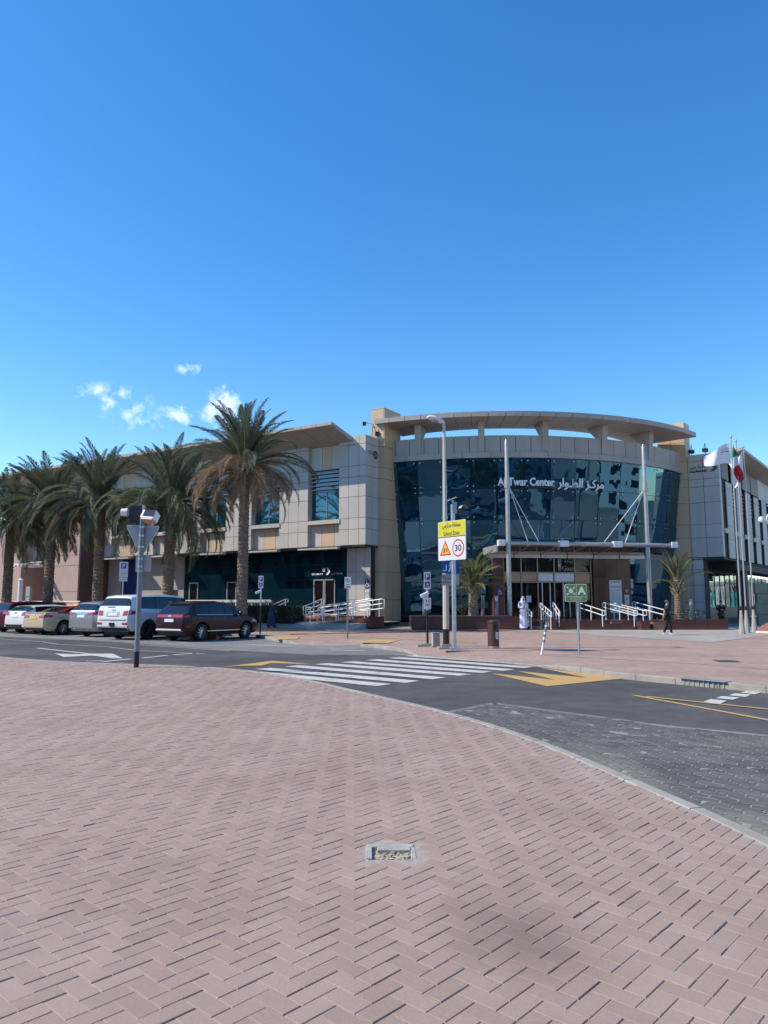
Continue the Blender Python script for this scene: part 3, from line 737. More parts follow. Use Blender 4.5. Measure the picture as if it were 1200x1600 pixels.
# ------------------------------------------------------------------ zigzag pavers
PL, PW = .225, .1125
def tri(t): t = (t % 1.0); return 4 * t if t < .25 else 2 - 4 * t if t < .75 else 4 * t - 4
def paver_outline(g):
    pts = []
    for k in range(8): t = k / 8; pts.append(((t - .5) * PL, -PW / 2 + .013 * tri(2 * t)))
    for k in range(4): t = k / 4; pts.append((PL / 2 + .010 * tri(t), -PW / 2 + t * PW))
    for k in range(8): t = 1 - k / 8; pts.append(((t - .5) * PL, PW / 2 + .013 * tri(2 * t)))
    for k in range(4): t = 1 - k / 4; pts.append((-PL / 2 + .010 * tri(t), -PW / 2 + t * PW))
    return [(x * (1 - g / PL), y * (1 - g / PW)) for x, y in pts]
def paver_geo(g=.011, h=.02, ch=.0035):
    o = paver_outline(g); n = len(o)
    vs = [(x, y, -h) for x, y in o] + [(x, y, -ch) for x, y in o] + [(x * (1 - 2 * ch / PL), y * (1 - 2 * ch / PW), 0) for x, y in o]
    fs = [(i, (i + 1) % n, n + (i + 1) % n, n + i) for i in range(n)] + [(n + i, n + (i + 1) % n, 2 * n + (i + 1) % n, 2 * n + i) for i in range(n)] + [tuple(range(2 * n, 3 * n))]
    return vs, fs
pv, pf = paver_geo()
a0 = R(-38)
ii, jj = np.meshgrid(np.arange(-90, 91), np.arange(-160, 161), indexing='ij'); ii = ii.ravel(); jj = jj.ravel()
lx = (ii + .5 * (jj % 2)) * PL; ly = jj * PW
px = lx * math.cos(a0) - ly * math.sin(a0) + 4; py = lx * math.sin(a0) + ly * math.cos(a0) + 8
keep = (py > 2.5) & (py < 12.5) & (px > 0) & (px < 9.5)
px, py = px[keep], py[keep]
ins = in_poly(px, py, apron_poly); px, py = px[ins], py[ins]; n = len(px)
pz = .0112 + rng.normal(0, .0012, n); pt = rng.random(n) * .75
pale = in_poly(px, py, [(3.0, 8.2), (3.7, 8.4), (3.75, 7.7), (3.3, 7.5)]) & (rng.random(n) < .62); pt[pale] = 1.9 + rng.random(pale.sum())
pale2 = rng.random(n) < .012; pt[pale2] = 2.0
pa = np.full(n, a0) + rng.normal(0, .008, n); tl = rng.normal(0, .008, (n, 2))
order = np.argsort(seen_rank(px, py, 0.0)); first = order[:300]; rest = order[300:]
def paver_mesh(t):
    me = bpy.data.meshes.new('paver'); me.from_pydata(pv, [], pf); me.materials.append(M_paver)
    at = me.attributes.new('tint', 'FLOAT', 'POINT'); at.data.foreach_set('value', [t] * len(pv)); me.update(); return me
pm = [paver_mesh(t) for t in (.05, .2, .35, .5, .65, .75, 2.0, 2.6)]
for q in first:
    o = ob('paver', pm[6 + int(pt[q] > 2.3) if pt[q] > 1 else min(5, int(pt[q] * 8))], apron, (px[q], py[q], pz[q])); o.rotation_euler = (tl[q, 1], -tl[q, 0], pa[q])
o = ob('pavers', pieces_to_mesh('pavers', pv, pf, px[rest], py[rest], pz[rest], pa[rest], pt[rest], tl[rest], M_paver), apron); o['kind'] = 'stuff'
# ------------------------------------------------------------------ the shopping centre
mall = thing('shopping_centre', 'two-storey panelled shopping centre with curved dark glass front and crescent roof brim behind the forecourt', 'building', O)
def loc(p): return (p[0] - O.x, p[1] - O.y, p[2])
def wbox(name, frame, s0, s1, o0, o1, z0, z1, m, parent=None, bevel=0.0):
    fn, rz = (WL, RZ_L) if frame == 'L' else (WR, RZ_R)
    c = fn((s0 + s1) / 2, (o0 + o1) / 2, (z0 + z1) / 2)
    return box(name, loc(c), (abs(s1 - s0), abs(o1 - o0), z1 - z0), m, parent or mall, rz, bevel)
def sub(o, parent):                     # hang an already placed child of the building under another child
    o.parent = parent
    o.matrix_parent_inverse = (Matrix.Translation(parent.location) @ parent.rotation_euler.to_matrix().to_4x4()).inverted()
    return o
def wb_sub(parent, *a, **k): return sub(wbox(*a, **k), parent)
G_ = .026
def panel_grid(frame, ss, zs, out, m, th=.05, name='wall_panel', skip=None):
    for i in range(len(ss) - 1):
        for j in range(len(zs) - 1):
            mm = m(i, j) if callable(m) else m
            if mm is None: continue
            wbox(name, frame, ss[i] + G_ / 2, ss[i + 1] - G_ / 2, out - th, out, zs[j] + G_ / 2, zs[j + 1] - G_ / 2, mm)

ZS = [5.06, 6.03, 6.72, 8.03, 9.26, 9.95, 11.30, 11.84]
BAYS = [1.99 + 4.78 * k for k in range(8)]; BW = 2.42
WEND = 37.8
# ---- long wing: backing, then panels between the window bays
wbox('wing_core', 'L', .05, WEND, -14, -.75, 4.95, 11.78, M_joint)
wbox('wing_soffit', 'L', .05, WEND, -3.0, -.07, 4.96, 5.05, M_soffit)
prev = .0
for k, s0 in enumerate(BAYS + [WEND]):
    a, c = prev, s0
    if c - a > .3:
        wbox('wall_backing', 'L', a + .03, c - .03, -.76, -.055, 5.055, 11.78, M_joint)
        ncol = 3 if k else 3
        ss = [a + (c - a) * t / ncol for t in range(ncol + 1)] if k else [0, .5, 1.27, 1.99]
        panel_grid('L', ss, ZS, 0, M_panel)
        if k:
            for j in range(len(ZS) - 1): wbox('reveal_panel', 'L', a + .003, a + .028, -.72, -.06, ZS[j] + G_ / 2, ZS[j + 1] - G_ / 2, M_panel)
    if k < len(BAYS):
        s1 = s0 + BW
        # side cheeks and top band of the bay
        wbox('bay_top_wall', 'L', s0 + .0, s1, -.74, -.30, 9.93, 11.78, M_joint)
        for (p0, p1, mm) in ((s0, s0 + .74, M_panel), (s0 + .74, s0 + 1.48, M_beige), (s0 + 1.48, s1, M_panel)):
            wbox('wall_panel', 'L', p0 + G_ / 2, p1 - G_ / 2, -.29, -.24, 9.96, 11.80, mm)
        wbox('bay_low_wall', 'L', s0, s1, -.74, -.36, 5.06, 6.45, M_joint)
        for (p0, p1, mm) in ((s0, s0 + .55, M_panel), (s0 + .55, s0 + 1.55, M_beige), (s0 + 1.55, s1, M_panel)):
            wbox('wall_panel', 'L', p0 + G_ / 2, p1 - G_ / 2, -.35, -.31, 5.08, 6.43, mm)
        win = wbox('window', 'L', s0 + .01, s1 - .01, -.46, -.42, 6.72, 9.92, M_glass_win)
        for z in (6.76, 8.55, 9.88): wb_sub(win, 'window_frame', 'L', s0 + .02, s1 - .02, -.415, -.38, z - .03, z + .03, M_post)
        for q in (0.04, BW / 2, BW - .04): wb_sub(win, 'window_frame', 'L', s0 + q - .03, s0 + q + .03, -.418, -.385, 6.8, 8.51, M_post)
        for j in range(5):
            z = 8.68 + j * .255
            lo = wb_sub(win, 'louvre', 'L', s0 + .02, s1 - .02, -.36, -.22, z, z + .075, M_panel)
        wbox('sill', 'L', s0 - .08, s1 - .02, -.45, .06, 6.46, 6.70, M_panel)
        led = MB()
        pts = [WL(s0 - .3, .55), WL(s1 + .35, .55), WL(s1 + .05, -.1), WL(s0 - .05, -.1)]
        led.prism([(p.x - O.x, p.y - O.y) for p in pts], 4.84, 4.935); led.obj('ledge', M_panel, mall)
    prev = s0 + BW
# end wall facing the rotunda (in shade), recedes from the corner
def RW(t, m_): q = CLx + (-nL) * t + Vector((.848, -.53)) * m_; return q
def rwbox(name, t0, t1, m0, m1, z0, z1, m, parent=None, bev=0):
    q = RW((t0 + t1) / 2, (m0 + m1) / 2); c = (q.x - O.x, q.y - O.y, (z0 + z1) / 2)
    return box(name, c, (abs(m1 - m0), abs(t1 - t0), z1 - z0), m, parent or mall, math.atan2(-.53, .848), bev)
rwbox('wall_backing', .02, 6, -1.0, -.055, 4.97, 11.78, M_joint)
for i, (t0, t1) in enumerate(((0.0, .72), (.72, 1.46))):
    for j in range(len(ZS) - 1): rwbox('wall_panel', t0 + G_ / 2, t1 - G_ / 2, -.05, 0, ZS[j] + G_ / 2, ZS[j + 1] - G_ / 2, M_panel)
# lower wall under the corner
rwbox('lower_wall', .95, 6, -1.0, -.30, .3, 4.96, M_joint)
for (z0, z1) in ((.46, 1.75), (1.75, 3.45), (3.45, 4.95)):
    rwbox('wall_panel', .92, 1.6, -.295, -.245, z0 + .01, z1 - .01, M_panel)
    for s0, s1 in ((.22, .62), (.62, 1.28), (1.28, 1.98)):
        wbox('wall_panel', 'L', s0 + G_ / 2, s1 - G_ / 2, -.93, -.88, z0 + .01, z1 - .01, M_panel)
wbox('lower_wall', 'L', .24, 2.0, -2.2, -.935, .3, 4.96, M_joint)
# left pier
def pier(fn, t0, t1, m0, m1, ztop, zs, face):
    core = fn('pier', t0 + .06, t1 - .06, m0, m1 - .06, .2, ztop - .05, M_joint)
    return core
pc = rwbox('pier', 1.50, 3.40, -.55, .37, .2, 13.70, M_joint)
ZP = [.46, 1.75, 3.45, 5.06, 6.72, 8.03, 9.26, 9.95, 11.30, 12.6, 13.78]
for j in range(len(ZP) - 1):
    for t0, t1 in ((1.45, 2.40), (2.40, 3.45)):
        sub(rwbox('pier_panel', t0 + .012, t1 - .012, .375, .43, ZP[j] + .012, ZP[j + 1] - .012, M_beige), pc)
    sub(rwbox('pier_panel', 1.45, 1.495, -.55, .37, ZP[j] + .012, ZP[j + 1] - .012, M_beige), pc)
sub(rwbox('pier_panel', 1.45, 3.45, -.55, .43, 13.73, 13.80, M_beige), pc)
# ---- right wing end panels and pier
def RX(t, m_): q = CRx + Vector((-.798, .603)) * t + Vector((-.603, -.798)) * m_; return q
def rxbox(name, t0, t1, m0, m1, z0, z1, m, parent=None):
    q = RX((t0 + t1) / 2, (m0 + m1) / 2)
    return box(name, (q.x - O.x, q.y - O.y, (z0 + z1) / 2), (abs(t1 - t0), abs(m1 - m0), z1 - z0), m, parent or mall, math.atan2(.603, -.798))
ZR = [4.62, 5.95, 6.85, 8.35, 9.45, 9.98, 11.25, 11.72]
rxbox('wall_backing', .03, 4.5, -1.2, -.055, 4.55, 11.66, M_joint)
for t0, t1 in ((0, 1.02), (1.02, 2.0)):
    for j in range(len(ZR) - 1): rxbox('wall_panel', t0 + .013, t1 - .013, -.05, 0, ZR[j] + .013, ZR[j + 1] - .013, M_panel)
rxbox('lower_wall', 1.3, 4.5, -1.2, -.06, .2, 4.56, M_joint)
for z0, z1 in ((.5, 1.6), (1.6, 2.75), (2.75, 3.8), (3.8, 4.60)): rxbox('wall_panel', 1.32, 1.99, -.055, -.005, z0 + .012, z1 - .012, M_panel)
pr = rxbox('pier', 2.06, 3.84, -1.0, .30, .2, 13.95, M_joint)
ZPR = [.5, 1.6, 2.75, 3.8, 4.62, 5.95, 6.85, 8.35, 9.45, 9.98, 11.25, 12.6, 14.02]
for j in range(len(ZPR) - 1):
    for t0, t1 in ((2.02, 2.95), (2.95, 3.88)): sub(rxbox('pier_panel', t0 + .012, t1 - .012, .305, .36, ZPR[j] + .012, ZPR[j + 1] - .012, M_beige), pr)
    sub(rxbox('pier_panel', 2.015, 2.055, -.9, .29, ZPR[j] + .012, ZPR[j + 1] - .012, M_beige), pr)
sub(rxbox('pier_panel', 2.02, 3.88, -1.0, .36, 13.97, 14.04, M_beige), pr)
# ---- right wing facade
wbox('wing_core', 'R', .3, 34, -13, -.75, 4.75, 11.7, M_joint)
wbox('wall_backing', 'R', .06, 34, -.8, -.42, 4.70, 11.66, M_joint)
ssr = [0, .55] + [1.9 + 2.9 * k for k in range(12)]
M_sign_brown = mat('brown_signboard', (.13, .055, .035), .5, 0, .2, 1.2)
wbox('wall_panel', 'R', .02, .56, -.05, -.002, 9.98, 11.6, M_panel)
for j in range(len(ZR) - 3): wbox('wall_panel', 'R', .02, .55, -.05, -.002, ZR[j] + .013, ZR[j + 1] - .013, M_panel)
for k in range(10):
    s0 = .58 + 3.15 * k
    wn_ = wbox('window', 'R', s0, s0 + 1.25, -.40, -.37, 6.6, 9.95, M_glass_win)
    for j in range(6): wb_sub(wn_, 'louvre', 'R', s0 + .02, s0 + 1.23, -.34, -.14, 8.25 + j * .28, 8.33 + j * .28, M_post)
    wbox('sill', 'R', s0 - .03, s0 + 1.28, -.36, .10, 6.28, 6.58, M_panel)
    wbox('wall_panel', 'R', s0, s0 + 1.25, -.40, -.36, 4.75, 6.27, M_panel)
    for (p0, p1) in ((s0 + 1.27, s0 + 2.2), (s0 + 2.2, s0 + 3.13)):
        for j in range(len(ZR) - 3): wbox('wall_panel', 'R', p0 + .012, p1 - .012, -.05, 0, ZR[j] + .012, ZR[j + 1] - .012, M_panel)
    # signboard band
    if k in (0, 2, 3): sb = wbox('signboard', 'R', s0 + (0 if k == 0 else .2), s0 + (2.0 if k == 0 else 3.1), -.05, .03, 10.05, 11.5, M_sign_brown)
    else: wbox('wall_panel', 'R', s0, s0 + 3.1, -.05, -.005, 10.0, 11.62, M_panel)
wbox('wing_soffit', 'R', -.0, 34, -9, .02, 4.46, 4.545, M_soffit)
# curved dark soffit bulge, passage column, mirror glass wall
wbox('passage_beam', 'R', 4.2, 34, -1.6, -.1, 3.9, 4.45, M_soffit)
wbox('passage_column', 'R', 7.6, 8.3, -.9, -.2, .12, 3.9, M_wall_dark)
mg = wbox('mirror_wall', 'R', 1.2, 44, -5.2, -5.1, 1.15, 4.3, M_mirror)
for k in range(21): wb_sub(mg, 'mullion', 'R', 1.2 + 2 * k, 1.26 + 2 * k, -5.095, -5.05, 1.15, 4.3, M_post)
wbox('low_wall', 'R', 1.2, 44, -5.3, -4.95, .12, 1.14, M_black)
# ---- roof visors
def visor(frame, s0, s1, out, z_in, z_out, step):
    fn = WL if frame == 'L' else WR
    s = s0; core = MB(); 
    while s < s1 - .01:
        e = min(s + step, s1); v = MB()
        for (a, c, zi, zo, th, sa, se, m_) in ((-1.2, out, z_in, z_out, .20, s + .015, e - .015, v),):
            P = [fn(sa, a), fn(se, a), fn(se, c), fn(sa, c)]
            lo = [(p.x - O.x, p.y - O.y, z) for p, z in zip(P, (zi - .35, zi - .35, zo - th, zo - th))]
            hi = [(p.x - O.x, p.y - O.y, z) for p, z in zip(P, (zi, zi, zo, zo))]
            m_.add(lo + hi, [(0, 3, 2, 1), (4, 5, 6, 7), (0, 1, 5, 4), (1, 2, 6, 5), (2, 3, 7, 6), (3, 0, 4, 7)])
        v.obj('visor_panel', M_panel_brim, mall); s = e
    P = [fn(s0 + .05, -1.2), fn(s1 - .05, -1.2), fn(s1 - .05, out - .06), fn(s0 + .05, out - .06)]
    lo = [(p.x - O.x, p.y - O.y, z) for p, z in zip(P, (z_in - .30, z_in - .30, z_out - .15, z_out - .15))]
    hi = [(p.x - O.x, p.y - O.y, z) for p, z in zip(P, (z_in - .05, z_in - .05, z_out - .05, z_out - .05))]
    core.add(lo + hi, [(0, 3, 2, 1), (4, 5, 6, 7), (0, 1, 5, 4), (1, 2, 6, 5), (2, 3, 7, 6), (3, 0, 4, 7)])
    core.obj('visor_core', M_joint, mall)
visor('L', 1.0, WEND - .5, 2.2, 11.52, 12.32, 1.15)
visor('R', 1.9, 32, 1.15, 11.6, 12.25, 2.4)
# ---- lower storey of the long wing: dark shopfront glazing, stone wall, doors
SG0, SG1 = 2.02, 16.4
gl = wbox('shopfront', 'L', SG0, SG1, -1.06, -1.02, .46, 4.95, M_joint)
s = SG0; k = 0
ws = [1.25, 1.25, .95, .95, 1.3, 1.3, 1.3, 1.3, 1.2, 1.2, 1.2, 1.2]
for w in ws:
    e = min(s + w, SG1)
    for z0, z1 in ((.52, 3.05), (3.05, 4.0), (4.0, 4.92)):
        if k in (1, 2) and z0 < 1 and False: continue
        wb_sub(gl, 'glass_pane', 'L', s + .012, e - .012, -1.02, -1.0, z0 + .012, z1 - .012, M_glass_wing)
    s = e; k += 1
def door(frame, s0, s1, out, z0, z1, parent, fm=None):
    fm = fm or M_steel_pale
    d = wbox('door', frame, s0, s1, out - .05, out - .02, z0, z1, M_glass_portal)
    for a, c in ((s0, s0 + .07), (s1 - .07, s1)): wb_sub(d, 'door_frame', frame, a, c, out - .015, out + .03, z0, z1, fm)
    wb_sub(d, 'door_frame', frame, s0 + .07, s1 - .07, out - .015, out + .03, z1 - .07, z1, fm)
    wb_sub(d, 'door_frame', frame, s0 + .07, s1 - .07, out - .015, out + .03, z0, z0 + .10, fm)
    wb_sub(d, 'handle', frame, s1 - .17, s1 - .13, out + .03, out + .07, z0 + .8, z0 + 1.3, M_chrome)
    return d
door('L', 2.92, 3.75, -.97, .80, 3.05, mall); dd = door('L', 3.79, 4.62, -.97, .80, 3.05, mall)
door('L', 11.3, 12.2, -.97, .80, 3.0, mall); door('L', 15.0, 15.9, -.97, .80, 3.0, mall)
wbox('plinth', 'L', SG0, 25.0, -1.3, -.90, .3, .52, M_granite)
wbox('stone_wall', 'L', 16.5, 21.0, -1.5, -1.0, .3, 4.95, M_wall_stone)
wbox('dark_doorway', 'L', 17.1, 17.9, -1.02, -.98, .4, 2.5, M_black)
wbox('shopfront', 'L', 21.05, 23.4, -1.3, -1.1, .4, 4.95, mat('blue_shopfront', (.02, .035, .14), .25))
wbox('stone_wall', 'L', 23.45, 25.0, -1.5, -1.0, .3, 4.95, M_wall_stone)
M_brownglass = M_wall_dark
wbox('projecting_block', 'L', 25.3, 29.3, -3, 1.5, .1, 7.9, M_wall_pink)
for z in (2.4, 4.4, 5.2, 6.6): wbox('groove', 'L', 25.28, 29.32, 1.47, 1.502, z, z + .035, M_wall_dark)
wbox('shaded_return', 'L', 25.2, 25.295, -3, 1.46, .1, 7.9, M_wall_dark)  # side turned from the sun, its shade put into a darker colour
wbox('shopfront', 'L', 29.35, 33.5, -1.3, -1.1, .4, 4.95, M_wall_dark)
wbox('projecting_block', 'L', 33.6, 39, -3, 1.0, .1, 7.5, M_wall_pink)
# trellis beams standing out of the block, throwing the ladder shadow on it
tr = wbox('pergola', 'L', 29.33, 29.55, 1.3, 3.3, 4.35, 4.55, M_white_metal)
for k in range(5): wb_sub(tr, 'pergola_bar', 'L', 29.58 + .45 * k, 29.70 + .45 * k, 1.3, 3.2, 4.38, 4.52, M_white_metal)
wb_sub(tr, 'pergola_bar', 'L', 29.56, 31.7, 1.9, 2.02, 4.525, 4.62, M_white_metal); wb_sub(tr, 'pergola_bar', 'L', 29.56, 31.7, 2.95, 3.07, 4.525, 4.62, M_white_metal)

# ---- rotunda: glass cone, band, parapet, fins, brim
def polr(r, a): return (r * math.cos(a), r * math.sin(a))
def Rc(z): return 15.85 + (17.0 - 15.85) * (z - .95) / 9.5
A0, A1 = R(-117.4), R(-41)
rows = [.95, 2.85, 4.75, 6.66, 8.56, 10.42]
step = R(5.65); ac = R(-84.5)
cols = []; a = ac - step * 6.5
while a < A1 + R(3): cols.append(a); a += step
cw = MB()
seg = 40
for j in range(seg):
    a, e = A0 - .05 + (A1 - A0 + .12) * j / seg, A0 - .05 + (A1 - A0 + .12) * (j + 1) / seg
    cw.add([(*polr(Rc(.6) - .09, a), .6), (*polr(Rc(.6) - .09, e), .6), (*polr(Rc(10.6) - .09, e), 10.6), (*polr(Rc(10.6) - .09, a), 10.6)], [(0, 1, 2, 3)])
cwo = cw.obj('curtain_wall', M_joint, mall)
fit = MB()
for i in range(len(cols) - 1):
    for j in range(len(rows) - 1):
        a, e = cols[i], cols[i + 1]; z0, z1 = rows[j], rows[j + 1]
        da = .013 / 16; v = []
        tx_, ty_ = random.gauss(0, .016), random.gauss(0, .013); jt = [-tx_ - ty_, tx_ - ty_, tx_ + ty_, -tx_ + ty_]
        for (aa, zz, q) in ((a + da, z0 + .012, jt[0]), (e - da, z0 + .012, jt[1]), (e - da, z1 - .012, jt[2]), (a + da, z1 - .012, jt[3])):
            v.append((*polr(Rc(zz) + q, aa), zz))
        w_ = [(*polr(math.hypot(p[0], p[1]) - .03, math.atan2(p[1], p[0])), p[2]) for p in v]
        g = MB(); g.add(v + w_, [(0, 1, 2, 3), (7, 6, 5, 4), (0, 4, 5, 1), (1, 5, 6, 2), (2, 6, 7, 3), (3, 7, 4, 0)])
        g.obj('glass_pane', M_glass, cwo)
        if j > 1:
            for aa in (a + .011, e - .011):
                for zz in (z0 + .16, z1 - .16):
                    q = polr(Rc(zz) + .012, aa); q2 = polr(Rc(zz) + .05, aa)
                    fit.tube([(*q, zz), (*q2, zz)], .036, 7)
fit.obj('glass_fitting', M_steel, cwo)['kind'] = 'stuff'
def ringseg(mb, r0, r1, z0, z1, a, e, n=2):
    vs = []
    for k in range(n + 1):
        t = a + (e - a) * k / n
        ri = r0(t) if callable(r0) else r0
        vs += [(*polr(ri, t), z0), (*polr(r1, t), z0), (*polr(r1, t), z1), (*polr(ri, t), z1)]
    fs = []
    for k in range(n):
        o = 4 * k
        fs += [(o, o + 1, o + 5, o + 4), (o + 1, o + 2, o + 6, o + 5), (o + 2, o + 3, o + 7, o + 6), (o + 3, o, o + 4, o + 7)]
    fs += [(0, 3, 2, 1), (4 * n, 4 * n + 1, 4 * n + 2, 4 * n + 3)]
    mb.add(vs, fs)
RGd = .0011
b = MB(); ringseg(b, 16.6, 16.955, 10.43, 11.80, A0 - .03, A1 + .02, 60); par = b.obj('parapet', M_joint, mall)
npn = 24
for i in range(npn):
    a = A0 - .01 + (A1 - A0 + .01) * i / npn; e = A0 - .01 + (A1 - A0 + .01) * (i + 1) / npn
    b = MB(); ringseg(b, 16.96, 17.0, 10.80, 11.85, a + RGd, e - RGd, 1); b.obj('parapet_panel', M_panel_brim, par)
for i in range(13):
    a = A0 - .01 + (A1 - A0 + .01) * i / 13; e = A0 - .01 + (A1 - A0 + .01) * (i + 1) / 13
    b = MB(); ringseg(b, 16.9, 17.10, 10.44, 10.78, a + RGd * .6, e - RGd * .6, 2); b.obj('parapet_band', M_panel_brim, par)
b = MB(); b.lathe([(16.6, 11.3), (.1, 11.3)], 90, cap=False); b.obj('rotunda_roof', M_concrete, mall)
def rin(t):
    d = (math.degrees(t) + 85) / 33
    return 15.02 - .75 * d * d
BA0, BA1 = R(-117.6), R(-43.2)
b = MB(); ringseg(b, lambda t: rin(t) + .12, 18.24, 12.79, 12.98, BA0 + .01, BA1 - .012, 60); brim = b.obj('roof_brim', M_joint, mall)
nb = 23
for i in range(nb):
    a = BA0 + (BA1 - BA0) * i / nb; e = BA0 + (BA1 - BA0) * (i + 1) / nb
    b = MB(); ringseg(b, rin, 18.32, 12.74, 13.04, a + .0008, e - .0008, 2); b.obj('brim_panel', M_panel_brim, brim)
for ang in (-109.6, -96.2, -82.9, -69.2, -55.6):
    t = R(ang); rd = Vector((math.cos(t), math.sin(t))); tn = Vector((-rd.y, rd.x))
    prof = [(17.02, 10.86), (17.22, 12.735), (15.6, 12.735), (16.55, 11.86), (17.005, 11.86)]
    b = MB(); w = .19
    vs = [(rd.x * r + tn.x * s_ * w, rd.y * r + tn.y * s_ * w, z) for s_ in (-1, 1) for r, z in prof]
    n = len(prof)
    b.add(vs, [tuple(range(n)), tuple(range(2 * n - 1, n - 1, -1))] + [(i, n + i, n + (i + 1) % n, (i + 1) % n) for i in range(n)])
    b.obj('brim_bracket', M_panel_brim, mall)
# lettering across the curved glass
def arc_text(body, height, a_mid, z, m, weight, width):
    me = text_mesh(body, height, .06, m, weight, width)
    r = Rc(z) + .12
    tilt = math.atan(1.15 / 9.5)
    for v in me.vertices:
        t = a_mid + v.co.x / r; rr = Rc(z + v.co.z) + .10 - v.co.y
        v.co = (*polr(rr, t), z + v.co.z)
    me.update(); return ob('sign_lettering', me, mall)
arc_text('Al Twar Center', .50, R(-87.0), 8.95, M_letter, .028, 3.55)
arc_text(ar('مركـز الطـوار'), .72, R(-74.9), 8.86, M_letter, .022, 3.20)
# ---- entrance portal below the canopy
def ebox(name, X0, X1, Y0, Y1, z0, z1, m, parent=None, bevel=0):
    c = WE((X0 + X1) / 2, (Y0 + Y1) / 2, (z0 + z1) / 2)
    return box(name, loc(c) if (parent is None or parent is mall) else loc(c), (X1 - X0, Y1 - Y0, z1 - z0), m, mall, RZ_E, bevel)
def esub(parent, *a, **k): return sub(ebox(*a, **k), parent)
ebox('portal_wall', .1, 9.1, 3.62, 6.0, .6, 4.55, M_joint)
for z0, z1 in ((.6, 1.9), (1.9, 3.2), (3.2, 4.5)):
    ebox('granite_slab', .12, .78, 3.2, 3.6, z0 + .006, z1 - .006, M_granite)
    for X0, X1 in ((6.55, 7.35), (7.35, 8.1), (8.1, 9.0)): ebox('granite_slab', X0 + .006, X1 - .006, 3.25, 3.6, z0 + .006, z1 - .006, M_granite)
M_bronze = mat('bronze_frame', (.30, .24, .20), .3, .6)
pg = ebox('portal_glazing', .8, 6.5, 3.45, 3.5, .66, 4.40, M_glass_portal)
for X in (.83, 1.95, 3.0, 4.06, 5.4, 6.45): esub(pg, 'mullion', X - .035, X + .035, 3.36, 3.44, .66, 4.40, M_bronze)
for z in (2.82, 3.42, 4.36): esub(pg, 'transom', .87, 6.4, 3.37, 3.435, z - .03, z + .03, M_bronze)
M_peach = mat('peach_paint_and_reflection', (.55, .34, .22), .3, 0, .06, 2)  # on the transom this peach is a reflection painted in as colour
for X0, X1 in ((.9, 1.9), (2.0, 2.94), (5.46, 6.38)): esub(pg, 'transom_panel', X0, X1, 3.40, 3.44, 2.87, 3.37, M_peach)
for X0, X1 in ((3.06, 4.0), (4.12, 5.34)): esub(pg, 'transom_panel', X0, X1, 3.40, 3.44, 2.87, 3.37, M_steel)
for X in (3.25, 3.75, 4.6, 5.0): esub(pg, 'door_leaf_frame', X - .03, X + .03, 3.32, 3.43, .70, 2.75, M_steel)
esub(pg, 'paper_notice', 2.25, 2.56, 3.40, 3.437, 1.6, 2.0, M_white)
me = text_mesh('1', .72, .012, M_steel_pale, .07); n_out = (aE.x, aE.y)
def on_portal(name, me, X, Y, z):
    p = WE(X, Y, z); o = ob(name, me, mall, loc(p)); o.rotation_euler = (0, 0, RZ_E); return o
on_portal('gate_number', me, 4.42, 3.35, 3.9)
on_portal('gate_lettering', text_mesh(ar('بوابة'), .30, .008, M_steel_pale, .012), 4.98, 3.35, 4.1)
on_portal('gate_lettering', text_mesh('Gate', .30, .008, M_steel_pale, .012), 4.98, 3.35, 3.68)
db = ebox('directory_board', 7.55, 8.35, 3.19, 3.24, .95, 2.95, M_white)
for z in (2.82, 2.52, 1.35): esub(db, 'header_bar', 7.62, 8.28, 3.175, 3.188, z, z + .05, M_post)
for r in range(9):
    for X in (7.64, 7.98): esub(db, 'text_line', X, X + .24 + .04 * (r % 2), 3.18, 3.188, 1.55 + r * .095, 1.575 + r * .095, M_signback)
nb_ = ebox('notice_plate', 8.52, 8.82, 3.2, 3.24, 1.45, 2.05, M_white); esub(nb_, 'symbol_ring', 8.59, 8.75, 3.185, 3.198, 1.72, 1.92, M_signback)
esub(nb_, 'text_line', 8.57, 8.78, 3.185, 3.198, 1.55, 1.6, M_signback)
ebox('call_box', 8.58, 8.74, 3.18, 3.24, 2.2, 2.4, M_signback)
wcb = MB(); flat(wcb, [(-.19, -.19), (.19, -.19), (.19, .19), (-.19, .19)], -.002); s_ = on_portal('wheelchair_sticker', wcb.mesh('sticker', M_navy), .5, 3.19, 2.25)
wcb = MB(); wheelchair(wcb, 0, 0, .36, -.005); sub(on_portal('wheelchair_symbol', wcb.mesh('symbol', M_letter), .5, 3.19, 2.25), s_)
# platform, steps, ramp
def fbox(name, x0, x1, y0, y1, z0, z1, m): return box(name, ((x0 + x1) / 2 - O.x, (y0 + y1) / 2 - O.y, (z0 + z1) / 2), (x1 - x0, y1 - y0, z1 - z0), m, mall)
fbox('platform', 9.0, 15.3, 41.25, 44.6, .12, .62, M_granite)
fbox('platform', 6.2, 9.0, 42.85, 44.6, .12, .62, M_granite)
for k in range(3): fbox('step', 9.3, 13.6, 40.2 + .34 * k, 41.24, .12 + .165 * k, .12 + .165 * (k + 1), M_granite)
rp = MB(); P = [(7.95, 39.95), (8.98, 39.95), (8.98, 42.84), (7.95, 42.84)]
rp.add([(p[0] - O.x, p[1] - O.y, .125) for p in P] + [(p[0] - O.x, p[1] - O.y, z) for p, z in zip(P, (.135, .135, .615, .615))],
       [(0, 3, 2, 1), (4, 5, 6, 7), (0, 1, 5, 4), (1, 2, 6, 5), (2, 3, 7, 6), (3, 0, 4, 7)]); rp.obj('ramp', M_granite, mall)
fbox('step_cheek', 9.02, 9.28, 40.0, 41.24, .12, .70, M_granite)
